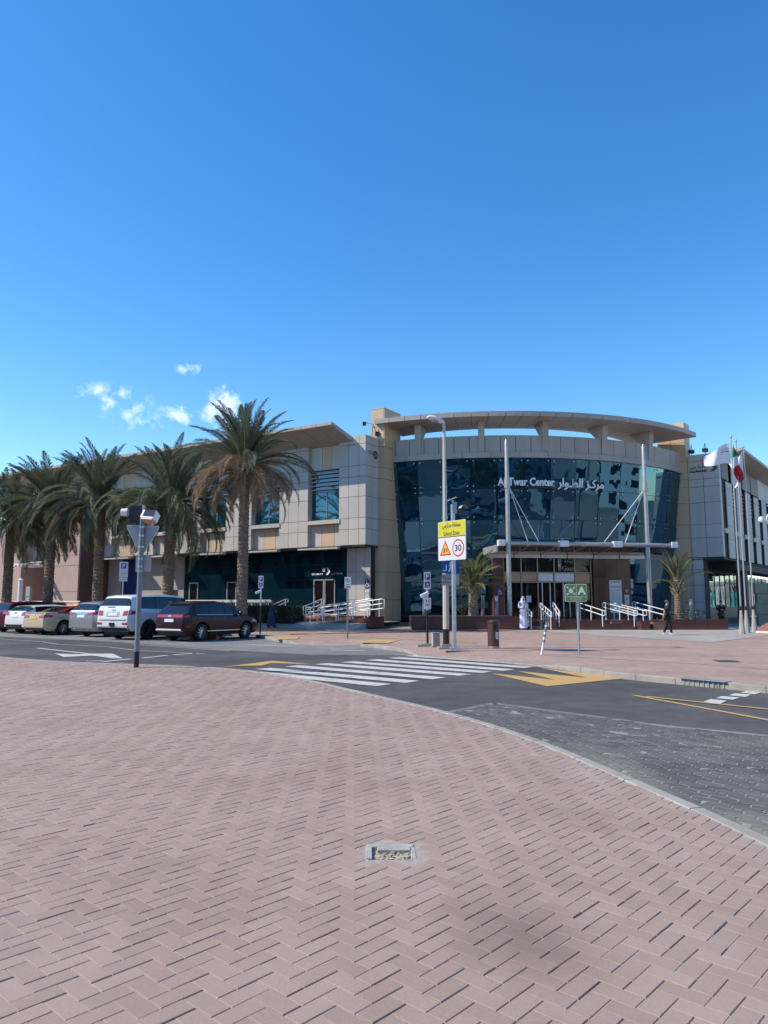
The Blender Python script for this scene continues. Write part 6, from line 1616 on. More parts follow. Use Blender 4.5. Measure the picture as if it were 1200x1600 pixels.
sp_ = box('solar_panel', (.02, -.115, .015), (.28, .012, .17), mat('solar_cell', (.012, .016, .035), .15), so)
box('battery_box', (.0, -.0, -.125), (.30, .20, .03), M_peach, so)

# --- parking sign by the palms
def post(parent, h, r=.035, m=None, z0=0, seg=10): b = MB(); b.tube([(0, 0, z0), (0, 0, h)], r, seg); return b.obj('post', m or M_post, parent, smooth=True)
px, py = -14.47, 41.0
t = thing('parking_sign', 'tall white parking sign with a blue P between the palms, above the large white SUV', 'parking sign', (px, py, .12), R(20))
post(t, 2.62, .035, M_steel)
b = MB(); flat(b, rrect(.44, .80, .03), -.012); plate('sign_board', rrect(.46, .86, .03), .02, M_white, t, (0, 0, 3.28), -.03)
g = MB(); flat(g, rrect(.28, .30, .02), 0); fo(g, 'blue_square', M_blue, t, (0, -.053, 3.48)); tx(t, 'P', .22, (0, -.056, 3.48), M_letter, .02)
for z, w in ((3.25, .14), (3.14, .34), (3.06, .34), (2.98, .26)): g = MB(); flat(g, [(-w / 2, -.012), (w / 2, -.012), (w / 2, .012), (-w / 2, .012)], 0); fo(g, 'text_line', M_signback, t, (0, -.053, z))
plate('lower_plate', rrect(.44, .20, .02), .02, M_white, t, (-.01, 0, 2.73), -.03); g = MB(); flat(g, [(-.14, -.015), (.14, -.015), (.14, .015), (-.14, .015)], 0); fo(g, 'text_line', M_signback, t, (-.01, -.053, 2.73))

# --- disabled parking signs with cameras, no-parking sign
def disabled_sign(label, x, y, z, rz, h, extra=False, base=False):
    t = thing('disabled_parking_sign', label, 'parking sign', (x, y, z), rz, 'disabled parking signs with cameras')
    post(t, h, .036, M_steel, 0); b = MB(); b.tube([(0, 0, 0), (0, 0, h * .55)], .039, 10); b.obj('black_sleeve', M_black, t, smooth=True)
    plate('sign_board', rrect(.23, .58, .02), .018, M_white, t, (0, 0, h + .05), -.04)
    for dz in (.135, -.135):
        g = MB(); flat(g, rrect(.175, .21, .012), 0); fo(g, 'navy_square', M_navy, t, (0, -.0605, h + .05 + dz))
    tx(t, 'P', .16, (0, -.063, h + .185), M_letter, .02)
    g = MB(); wheelchair(g, 0, 0, .19, 0); fo(g, 'wheelchair_symbol', M_letter, t, (0, -.063, h - .085))
    cam_ = ob('camera', boxmesh(.30, .11, .11, M_white, .015), t, (-.10, -.10, h - .42), None, (0, R(-24), R(14)))
    b = MB(); b.tube([(0, 0, h - .46), (0, -.09, h - .40)], .03, 8); b.obj('camera_arm', M_white_metal, t, smooth=True)
    if extra:
        plate('lower_plate', rrect(.24, .38, .02), .018, M_white, t, (0, 0, h - .72), -.04)
        for dx in (-.04, .04): g = MB(); flat(g, [(-.01, -.045), (.02, -.045), (.02, .045), (-.01, .045)], 0); fo(g, 'plate_symbol', M_letter_dark, t, (dx, -.061, h - .64))
        for dz, w in ((-.75, .16), (-.80, .13)): g = MB(); flat(g, [(-w / 2, -.012), (w / 2, -.012), (w / 2, .012), (-w / 2, .012)], 0); fo(g, 'text_line', M_letter_dark, t, (0, -.061, h + dz))
    return t
disabled_sign('disabled parking sign with a white camera at the nose of the maroon car', -5.80, 34.9, .12, 0, 2.38)
disabled_sign('disabled parking sign with a white camera and a lower plate, beside the street lamp', 1.47, 25.2, .18, R(4), 2.10, True)
t = thing('no_parking_sign', 'white no-parking sign on a dark post in front of the long wing ramp', 'sign', (-1.49, 30.45, .12), 0)
post(t, 2.2, .036, M_post); plate('sign_board', rrect(.26, .46, .02), .018, M_white, t, (0, 0, 2.28), -.036)
g = MB(); ring_poly(g, 0, 0, .075, .092, 0); stroke(g, [(-.06, .06), (.06, -.06)], .018, -.002); fo(g, 'ban_ring', M_letter_dark, t, (0, -.056, 2.37)); tx(t, 'P', .085, (0, -.057, 2.37), M_letter_dark, .02)
for z, w in ((2.20, .17), (2.12, .18), (2.095, .18)): g = MB(); flat(g, [(-w / 2, -.011), (w / 2, -.011), (w / 2, .011), (-w / 2, .011)], 0); fo(g, 'text_line', M_letter_dark, t, (0, -.056, z))
# concrete footing, cabinet
t = thing('concrete_footing', 'low square concrete footing under the disabled parking sign by the street lamp', 'footing', (1.47, 25.2, .12))
b = MB(); b.prism([(-.34, -.26), (.40, -.26), (.40, .26), (-.34, .26)], 0, .07); b.obj('slab', M_kerb, t); b = MB(); b.prism([(-.22, -.2), (.3, -.2), (.3, .2), (-.22, .2)], .07, .10); b.obj('upper_slab', M_kerb, t)
t = thing('junction_box', 'small pale grey junction box standing beside the street lamp foot', 'junction box', (1.72, 24.85, .12), R(10))
box('cabinet', (0, 0, .24), (.24, .20, .44), M_concrete, t, 0, .012); box('foot', (0, 0, .01), (.36, .3, .03), M_kerb, t); box('lid', (0, 0, .47), (.26, .22, .025), M_concrete, t, 0, .006)

# --- street lamp
M_lampost = mat('lamp_post_paint', (.50, .46, .39), .5, 0, .06, 3)
t = thing('street_lamp', 'tall cream street lamp with a black foot band, behind the school zone sign', 'street lamp', (2.01, 24.1, .12), 0)
b = MB(); b.lathe([(.105, .05), (.105, .62)], 8); b.obj('black_band', M_black, t)
b = MB(); b.lathe([(.102, .62), (.095, 2.6), (.072, 4.5), (.048, 7.35)], 8); b.obj('post', M_lampost, t)
b = MB(); b.prism([(-.24, -.22), (.24, -.22), (.3, .22), (-.3, .22)], 0, .05); b.prism([(-.16, -.16), (.16, -.16), (.16, .16), (-.16, .16)], .05, .14); b.obj('footing', M_kerb, t)
hd_ = MB(); secs_ = []
pr_ = [(.02, .06, .06), (-.12, .14, .11), (-.30, .20, .12), (-.48, .19, .09), (-.58, .10, .04)]
vs_h = []
for i, (x, w, h) in enumerate(pr_):
    for k in range(10): a = 2 * math.pi * k / 10; vs_h.append((x, w * math.cos(a), 7.44 + (-x) * .28 + h * (math.sin(a) if math.sin(a) > 0 else .45 * math.sin(a))))
hd_.add(vs_h, [(i * 10 + k, i * 10 + (k + 1) % 10, (i + 1) * 10 + (k + 1) % 10, (i + 1) * 10 + k) for i in range(4) for k in range(10)] + [tuple(range(10)), tuple(40 + k for k in range(10))])
lh = hd_.obj('lamp_head', M_white_metal, t, smooth=35); lh.rotation_euler = (0, 0, R(18))
b = MB(); b.box((-.30, 0, 7.49), (.22, .18, .02)); ln = b.obj('lens', mat('lamp_lens', (.35, .35, .33), .2), t); ln.rotation_euler = (0, R(16), R(18)); ln.location = (2.06 * .0, 0, -.03)
ln.rotation_euler = (0, 0, R(18))
b = MB(); b.tube([(0, 0, 7.3), (-.02, 0, 7.42), (-.1, -.03, 7.47)], [.055, .05, .045], 8); b.obj('spigot', M_lampost, t, smooth=True)
rg = t
for z in (2.85, 2.2): b = MB(); b.lathe([(.13, z - .02), (.13, z + .02)], 10); b.obj('strap', M_steel, rg)
t = thing('pedestrian_sign', 'blue sign with white walking figure above a grey plate on the street lamp', 'sign', (2.01, 24.1, .12), R(8))
plate('sign_board', rrect(.56, .42, .02), .015, M_blue, t, (.13, 0, 2.62), -.14); plate('text_plate', rrect(.56, .36, .02), .015, M_signback, t, (.13, 0, 2.20), -.14)
g = MB(); flat(g, disc_poly(.03, .13, .03, 10), 0); stroke(g, [(.03, .09), (.03, -.02), (-.03, -.15)], .04, 0); stroke(g, [(.03, -.02), (.085, -.14)], .035, -.001); stroke(g, [(-.03, .03), (.03, .07), (.09, .02)], .025, -.002); fo(g, 'walking_figure', M_letter, t, (.10, -.158, 2.62))
tx(t, ar('لـ'), .20, (-.06, -.157, 2.59), M_letter, .01); tx(t, ar('السرعة'), .12, (.05, -.157, 2.27), M_letter_dark, .01, .36); tx(t, 'Through Se', .07, (.05, -.157, 2.12), M_letter_dark, .02, .36)

# --- school zone sign
t = thing('school_zone_sign', 'yellow and white school zone sign with a 30 limit ring on a galvanised post', 'road sign', (2.16, 22.9, .12), 0)
box('post', (0, 0, 2.28), (.10, .10, 4.5), M_steel, t, R(20))
b = MB(); b.prism([(-.30, -.24), (.42, -.24), (.42, .24), (-.30, .24)], 0, .03); b.obj('base_slab', M_kerb, t); b = MB(); b.prism([(-.13, -.13), (.13, -.13), (.13, .13), (-.13, .13)], .03, .10); b.obj('base_plate', M_steel, t)
for sx, sy in ((-1, -1), (1, -1), (1, 1), (-1, 1)):
    b = MB(); b.lathe([(.018, .10), (.018, .14)], 6, (sx * .1, sy * .1, 0)); b.obj('bolt', M_steel, t)
nS = Vector((-.80, -.60)); sg = ob('sign_panel', None, t)
bpy.data.objects.remove(sg)
SR = face_rz(nS)
def sp(o): o.rotation_euler = (0, 0, SR); return o
pl_c = Vector((.03, 0, 3.39)) + Vector((nS.x, nS.y, 0)) * .08
W2, H2 = 1.26, 1.22
main = plate('sign_panel', rrect(W2, H2, .03), .03, M_white, t, pl_c); sp(main)
def on_panel(mb_or_me, name, m, x, z, lift):
    if isinstance(mb_or_me, MB): o = mb_or_me.obj(name, m, main, fix=False)
    else: o = ob(name, mb_or_me, main)
    o.location = (x, -.03 - lift, z); return o
M_signgrey = mat('sign_pale_grey', (.62, .62, .62), .38)
g = MB(); flat(g, rrect(W2 - .02, .48, .03), 0); on_panel(g, 'yellow_field', M_yellow, 0, .36, .002)
g = MB(); flat(g, rrect(W2 - .02, .70, .03), 0); on_panel(g, 'grey_field', M_signgrey, 0, -.245, .002)
g = MB(); flat(g, [(-W2 / 2 + .01, -.012), (W2 / 2 - .01, -.012), (W2 / 2 - .01, .012), (-W2 / 2 + .01, .012)], 0); on_panel(g, 'divider', M_letter_dark, 0, .115, .004)
on_panel(text_mesh(ar('منطقة مدارس'), .20, .001, M_letter_dark, .015, .84), 'lettering', None, 0, .47, .004)
on_panel(text_mesh('School Zone', .135, .001, M_letter_dark, .008, .74), 'lettering', None, 0, .225, .004)
def triangle(s): return [(-s, -s * .80), (s, -s * .80), (0, s * .95)]
g = MB(); flat(g, triangle(.27), 0); on_panel(g, 'warning_border', M_red, -.29, -.24, .004)
g = MB(); flat(g, triangle(.20), 0); on_panel(g, 'warning_field', M_yellow if False else M_amber, -.29, -.25, .006)
g = MB()
for cx, s in ((-.05, 1.0), (.065, .78)):
    flat(g, disc_poly(cx, .045 * s, .022 * s, 8), 0); stroke(g, [(cx, .03 * s), (cx, -.04 * s), (cx - .035 * s, -.10 * s)], .03 * s, 0); stroke(g, [(cx, -.04 * s), (cx + .04 * s, -.095 * s)], .026 * s, -.0006); stroke(g, [(cx - .04 * s, -.02 * s), (cx, .015 * s), (cx + .045 * s, -.015 * s)], .02 * s, -.0012)
on_panel(g, 'children_symbol', M_letter_dark, -.29, -.27, .008)
g = MB(); flat(g, disc_poly(0, 0, .27, 32), 0); on_panel(g, 'limit_ring', M_red, .30, -.25, .004)
g = MB(); flat(g, disc_poly(0, 0, .222, 32), 0); on_panel(g, 'limit_field', M_signgrey, .30, -.25, .006)
on_panel(text_mesh('30', .21, .001, M_letter_dark, .02, .30), 'lettering', None, .30, -.25, .008)
for z in (3.0, 3.75): box('bracket', (.0, 0, z), (.16, .16, .05), M_steel, t, SR)
# flasher at its head
box('controller_box', (.06, .0, 4.42), (.13, .12, .34), M_signback, t, 0, .006); b = MB(); b.tube([(.0, 0, 4.5), (0, 0, 4.66), (-.12, -.02, 4.70)], .02, 6); b.obj('arm', M_steel, t)
pn = ob('solar_panel', boxmesh(.30, .24, .02, M_signback), t, (-.02, 0, 4.70), None, (R(10), R(-22), 0))
b = MB(); b.lathe([(.12, .06), (.125, 0), (.125, -.05)], 16, (0, 0, 0), 'Y'); lamp_ = b.obj('flasher_lamp', M_dark, t, smooth=40, loc=(.24, 0, 4.36)); lamp_.rotation_euler = (0, 0, R(35))
b = MB()
for k in range(10):
    a, e = R(10 + 16 * k), R(26 + 16 * k); b.add([(.13 * math.cos(a), -.05, .13 * math.sin(a)), (.13 * math.cos(e), -.05, .13 * math.sin(e)), (.13 * math.cos(e), -.20, .13 * math.sin(e) + .01), (.13 * math.cos(a), -.20, .13 * math.sin(a) + .01)], [(0, 1, 2, 3)])
v_ = b.obj('visor', M_signback, lamp_)

# --- assembly point sign
t = thing('assembly_point_sign', 'green assembly point sign with a white letter A on a grey post', 'sign', (5.60, 21.45, .12), R(-2))
post(t, 1.78, .032, M_steel)
pb = plate('sign_board', rrect(.64, .51, .05), .012, M_letter, t, (-.05, 0, 1.75), -.034); pg_ = plate('green_field', rrect(.61, .48, .045), .004, M_green, t, (-.05, 0, 1.75), -.0465)
def og(mb, name, x, z, m=M_letter): return fo(mb, name, m, t, (-.05 + x, -.0525, 1.75 + z))
g = MB(); flat(g, [(.012, -.105), (.022, -.105), (.022, .23), (.012, .23)], 0); flat(g, [(-.30, -.118), (.30, -.118), (.30, -.106), (-.30, -.106)], -.0004); og(g, 'divider', 0, 0)
g = MB()
for cx, cz, s in ((0, .02, 1.0), (-.045, .0, .9), (.045, .0, .9), (-.02, -.03, .9), (.025, -.03, .9)):
    flat(g, disc_poly(cx, cz + .045 * s, .017 * s, 8), 0); flat(g, [(cx - .02 * s, cz + .025 * s), (cx + .02 * s, cz + .025 * s), (cx + .016 * s, cz - .06 * s), (cx - .016 * s, cz - .06 * s)], -.0004 - abs(cx) * .01 - abs(cz) * .007)
for sx in (-1, 1):
    for sz in (-1, 1):
        stroke(g, [(sx * .125, sz * .125 - .005), (sx * .085, sz * .085 - .005)], .022, -.001); flat(g, [(sx * .065, sz * .065 - .005), (sx * .115, sz * .065 - .005), (sx * .065, sz * .115 - .005)], -.002)
og(g, 'assembly_symbol', -.14, .065)
tx(t, 'A', .23, (-.05 + .165, -.053, 1.815), M_letter, .045)
tx(t, ar('نقطة التجمع'), .055, (-.05, -.053, 1.602), M_letter, .012, .34); tx(t, 'Assembly Point', .038, (-.05, -.053, 1.545), M_letter, .012, .36)
# --- leaning pole, litter bin
t = thing('leaning_pole', 'short white and dark banded pole leaning to the right on the pavement', 'pole', (4.47, 21.2, .12), 0)
def lean(z): return (.115 * z / 1.0, .02 * z, z)
zz = 0
for i, (h, m) in enumerate(((.34, M_white), (.08, M_post), (.07, M_white), (.08, M_post), (.07, M_white), (.14, M_post), (.05, M_white), (.09, M_post))):
    b = MB(); q0, q1 = lean(zz), lean(zz + h); b.tube([(q0[0] * 1.65, q0[1], q0[2]), (q1[0] * 1.65, q1[1], q1[2])], .036, 10); b.obj('band', m, t, smooth=True); zz += h
t = thing('litter_bin', 'round brown litter bin standing on the pink pavement', 'litter bin', (3.55, 24.2, .12), R(-35))
M_bin = mat('bin_brown', (.085, .042, .036), .45, 0, .08, 6)
b = MB(); b.lathe([(.17, 0), (.19, .02), (.19, .07)], 24); b.obj('base_ring', M_signback, t, smooth=40)
b = MB(); b.lathe([(.185, .07), (.185, .84), (.16, .845)], 24, cap=True); b.obj('body', M_bin, t, smooth=40)
b = MB(); b.lathe([(.20, .82), (.205, .85), (.19, .89), (.12, .905), (.02, .91)], 24); b.obj('lid', M_bin, t, smooth=40)
def curved(name, a0, a1, z0, z1, r, m):
    g = MB(); n = 6
    for k in range(n):
        a, e = a0 + (a1 - a0) * k / n, a0 + (a1 - a0) * (k + 1) / n
        g.add([(r * math.cos(a), r * math.sin(a), z0), (r * math.cos(e), r * math.sin(e), z0), (r * math.cos(e), r * math.sin(e), z1), (r * math.cos(a), r * math.sin(a), z1)], [(0, 1, 2, 3)])
    return g.obj(name, m, t)
curved('opening', R(-62), R(-8), .60, .76, .188, M_black); curved('sticker', R(-40), R(-5), .30, .52, .189, M_white); curved('sticker_symbol', R(-30), R(-15), .35, .46, .1905, M_signback)
# --- kerb drain and broken valve box
a, c = Vector((5.80, 14.66)), Vector((6.35, 13.92)); d = (c - a).normalized(); ctr = (a + c) / 2
t = thing('kerb_drain', 'black barred drain inlet set into the far kerb at the right', 'drain', (ctr.x, ctr.y, 0), math.atan2(d.y, d.x))
box('inlet_block', (0, .085, .062), (.92, .15, .125), M_black, t); box('top_frame', (0, .06, .131), (.94, .22, .014), M_signback, t, 0, .003)
for k in range(9): box('bar', (-.40 + .1 * k, .002, .063), (.032, .02, .12), M_signback, t)
t = thing('valve_box', 'broken concrete valve box sunk in the pink brick paving', 'valve box', (box_c[0], box_c[1], .12), R(1))
M_boxc = mat('old_concrete', (.36, .345, .31), .9, 0, .22, 14, bump=.004, bscale=80)
for nm, c_, s_ in (('frame_side', (0, .125, -.017), (.29, .05, .04)), ('frame_side', (-.13, -.0, -.017), (.04, .20, .04)), ('frame_side', (.135, -.0, -.019), (.03, .20, .035)), ('broken_lid', (.02, .065, -.012), (.20, .06, .034)), ('frame_side', (.0, -.128, -.022), (.29, .02, .03))):
    box(nm, c_, s_, M_boxc, t, 0, .004)
box('pit_floor', (0, -.0, -.031), (.27, .24, .02), mat('pit_sand', (.42, .37, .28), .95, 0, .25, 40, bump=.004, bscale=90), t); rd = random.Random(2); b = MB()
for _ in range(90):
    s = rd.uniform(.006, .02); b.box((rd.uniform(-.09, .11), rd.uniform(-.11, .03), -.022 + rd.uniform(0, .010)), (s * 1.3, s, s * .8), rd.uniform(0, 3))
b.obj('rubble', mat('rubble', (.40, .36, .27), .95, 0, .4, 60, world_coord=True), t)['kind'] = 'stuff'
b = MB()
for i, (x0, x1, y0, y1) in enumerate(((-.19, -.15, -.16, .17), (.155, .20, -.16, .17), (-.15, .155, .152, .19), (-.15, .155, -.18, -.14))): b.box(((x0 + x1) / 2, (y0 + y1) / 2, -.014 - .0005 * i), (x1 - x0, y1 - y0, .02))
b.obj('mortar_bed', mat('mortar_bed', (.34, .255, .235), .92, 0, .16, 30, bump=.003, bscale=120, world_coord=True), t)

# --- flagpoles and flags
FP = ((16.78, 34.9, 9.45, 'nearest flagpole, carrying the white flag'), (17.55, 36.0, 9.5, 'middle flagpole of three, carrying the red, green and white flag'), (18.85, 37.9, 9.6, 'farthest flagpole of three, carrying the small white flag'))
for x, y, h, lab in FP:
    t = thing('flagpole', lab, 'flagpole', (x, y, .12), 0, 'flagpoles before the right wing')
    b = MB(); b.lathe([(.16, 0), (.15, .05), (.065, 1.05), (.065, 1.12)], 8); b.obj('base_cone', M_concrete, t); b = MB(); b.lathe([(.06, 1.10), (.085, 1.14), (.085, 1.26), (.06, 1.3)], 10); b.obj('collar', M_dark, t)
    b = MB(); b.lathe([(.04, 1.26), (.036, 5), (.026, h - .08)], 12); b.obj('pole', M_steel_pale, t, smooth=True); b = MB(); b.lathe([(.02, h - .1), (.05, h - .05), (.045, h), (.01, h + .05)], 10); b.obj('finial', M_signback, t, smooth=True)
def cloth(name, label, base, fn, nu, nv, bands, extra=None):
    t = thing(name, label, 'flag', base)
    for bn, u0, u1, v0, v1, m in bands:
        g = MB(); N = nu; Mv = nv; vs = []
        for j in range(Mv + 1):
            for i in range(N + 1): vs.append(fn(u0 + (u1 - u0) * i / N, v0 + (v1 - v0) * j / Mv))
        g.add(vs, [(j * (N + 1) + i, j * (N + 1) + i + 1, (j + 1) * (N + 1) + i + 1, (j + 1) * (N + 1) + i) for j in range(Mv) for i in range(N)])
        g.obj(bn, m, t, smooth='all', fix=False)
    return t
M_flagw = mat('flag_white', (.74, .74, .76), .8); M_flagr = mat('flag_red', (.50, .03, .04), .8); M_flagg = mat('flag_green', (.02, .20, .08), .8); M_flagk = mat('flag_black', (.02, .02, .02), .8)
def f_white(u, v):      # streams to the left
    x = -1.25 * u; z = (-.16 - .62 * u + .06 * math.sin(u * 6)) + (v - 1) * (1.05 - .55 * u); y = .16 * math.sin(u * 7 + v * 1.5) * u
    return (x - .05, y, z)
fw = cloth('flag', 'white flag with small dark lettering streaming left from the nearest pole', (16.78, 34.9, 9.42), f_white, 24, 10, (('cloth', 0, 1, 0, 1, M_flagw),))
for i, (bdy, v) in enumerate(((ar('بلدية دبي'), .74), ('Dubai Municipality', .60))):
    me = text_mesh(bdy, .085 if i else .11, .001, M_letter_dark, .015, .42)
    for vv in me.vertices:
        u = .22 - vv.co.x / 1.25 ; q = f_white(max(0.02, u), v + vv.co.z * .9); vv.co = (q[0], q[1] - .012, q[2])
    me.update(); ob('lettering', me, fw)
def f_uae(u, v):        # hangs limp and folded
    w = .25 + .75 * math.sin(math.pi * min(1, max(0, v * .9 + .12)))
    x = -.10 + .36 * (1 - v) - .48 * u * w + .05 * math.sin(v * 11 + u * 3)
    return (x, -.06 - .16 * math.sin(u * 7 + v * 5) * (.3 + u), -.15 - (1 - v) * 1.75 - .22 * u)
cloth('flag', 'green, white and red flag hanging limp from the middle pole', (17.50, 35.95, 9.55), f_uae, 10, 10, (('red_band', 0, 1, 0, .40, M_flagr), ('white_band', 0, 1, .40, .68, M_flagw), ('green_band', 0, 1, .68, .93, M_flagg), ('hoist_band', 0, 1, .93, 1.0, M_flagr)))
def f_small(u, v):
    return (-.50 * u + .1 * math.sin(v * 7) * u - .04, .14 * math.sin(u * 8 + v * 3) * u, -.12 - (1 - v) * 1.3 - .75 * u)
cloth('flag', 'small white flag with dark marks hanging from the farthest pole', (18.80, 37.88, 9.6), f_small, 10, 10, (('cloth', 0, 1, 0, 1, M_flagw),))
t = thing('stone_kerb_block', 'sloped brown granite block at the foot of the flagpoles', 'granite block', (18.35, 35.6, .12), R(35)); b = MB(); b.add([(-.4, -.4, 0), (.5, -.4, 0), (.5, .4, 0), (-.4, .4, 0), (-.35, -.38, .12), (.45, -.38, .5), (.45, .38, .5), (-.35, .38, .12)], [(0, 3, 2, 1), (4, 5, 6, 7), (0, 1, 5, 4), (1, 2, 6, 5), (2, 3, 7, 6), (3, 0, 4, 7)]); b.obj('granite_slab', M_granite_l, t); box('base_slab', (.05, 0, .01), (1.05, .9, .03), M_kerb, t)
# --- right edge: roundel stop sign, bus, pale block wall
t = thing('stop_sign', 'green and white round sign on a pale post at the right picture edge', 'sign', (16.35, 30.9, .12), 0)
post(t, 5.2, .07, M_white_metal); b = MB(); b.lathe([(.30, -.04), (.30, .04)], 28, (.05, -.09, 4.95), 'Y'); b.obj('roundel', M_white, t); g = MB(); flat(g, disc_poly(0, 0, .26, 28), 0); fo(g, 'green_disc', mat('teal_green', (.02, .16, .10), .4), t, (.05, -.134, 4.95))
g = MB(); ring_poly(g, 0, 0, .16, .19, 0, 20); stroke(g, [(-.12, -.1), (.0, .12), (.12, -.1)], .05, -.001); fo(g, 'white_mark', M_letter, t, (.05, -.137, 4.95))
b = MB(); b.tube([(0, 0, 5.1), (0, 0, 5.5), (-.3, 0, 5.56)], .03, 6); b.obj('lamp_arm', M_signback, t); b = MB(); b.lathe([(.02, -.13), (.11, -.08), (.13, 0), (.11, .08), (.02, .13)], 12, (-.42, -.02, 4.95), 'Z'); b.obj('globe_lamp', M_white, t, smooth=True)
bl = plate('name_board', rrect(.6, 1.2, .03), .05, M_white, t, (.55, 0, 3.9), -.05)
t = thing('bus', 'white city bus with a dark window band at the right picture edge', 'bus', (26.6, 42.3, 0), R(78))
b = MB(); prof = [(-1.22, .35), (1.22, .35), (1.25, .9), (1.22, 2.9), (1.0, 3.12), (-1.0, 3.12), (-1.22, 2.9), (-1.25, .9)]
n = len(prof); b.add([(x, y, z) for x in (-5.5, 5.5) for y, z in prof], [(i, (i + 1) % n, n + (i + 1) % n, n + i) for i in range(n)] + [tuple(range(n))[::-1], tuple(range(n, 2 * n))]); b.obj('body', P_white, t)
for sy in (-1, 1):
    for k in range(6): box('side_window', (-4.5 + 1.75 * k, sy * 1.243, 2.05), (1.68, .03, 1.05), M_carglass, t)
    box('colour_stripe', (0, sy * 1.262, .75), (10.6, .01, .14), M_red, t)
    for x in (-3.4, 3.2):
        b = MB(); b.lathe([(.30, -.13), (.48, -.13), (.48, .13), (.30, .13)], 22, (0, 0, 0), 'Y'); w_ = b.obj('wheel', M_tyre, t, smooth=40, loc=(x, sy * 1.12, .48)); b = MB(); b.lathe([(.30, -.10), (.10, -.06), (.02, -.05)], 16, (0, 0, 0), 'Y'); b.obj('rim', M_alloy, w_)
for sx in (-1, 1): box('end_window', (sx * 5.51, 0, 2.0), (.03, 2.1, 1.3), M_carglass, t); [box('head_light', (sx * 5.51, s * .9, .75), (.03, .3, .18), M_headlight, t) for s in (-1, 1)]
t = thing('block_wall', 'pale yellow block wall beyond the dark passage at the right', 'wall', (25.35, 49.0, .1), RZ_R - R(60))
for j in range(4):
    for i in range(2): box('block', (-.4 + .8 * i + (.0 if j % 2 else .12), 0, .36 + .68 * j), (.78, .35, .66), mat('pale_yellow_block', (.42, .37, .22), .8, 0, .08, 3, rnd=.08), t, 0, .01)
b = MB(); b.box((.06, .05, 1.35), (1.5, .2, 2.6)); b.obj('mortar_core', M_concrete, t)
t = thing('wall_lamp', 'pale lamp column standing behind the taxi at the left', 'lamp column', (*WL(29.0, 3.8)[:2], .12)); post(t, 3.1, .17, M_white_metal); b = MB(); b.lathe([(.2, 3.1), (.22, 3.16), (.06, 3.3)], 14); b.obj('cap', M_white_metal, t)
t = thing('information_totem', 'narrow pale grey totem beside the lamp column at the left', 'totem', (*WL(28.2, 3.6)[:2], .12), RZ_L + math.pi * 0); box('body', (0, 0, 1.35), (.55, .2, 2.6), M_signback, t, 0, .01); [box('text_bar', (0, s * .106, 1.9 - .8 * k), (.3, .012, .06), M_letter_dark, t) for k in range(2) for s in (-1, 1)]

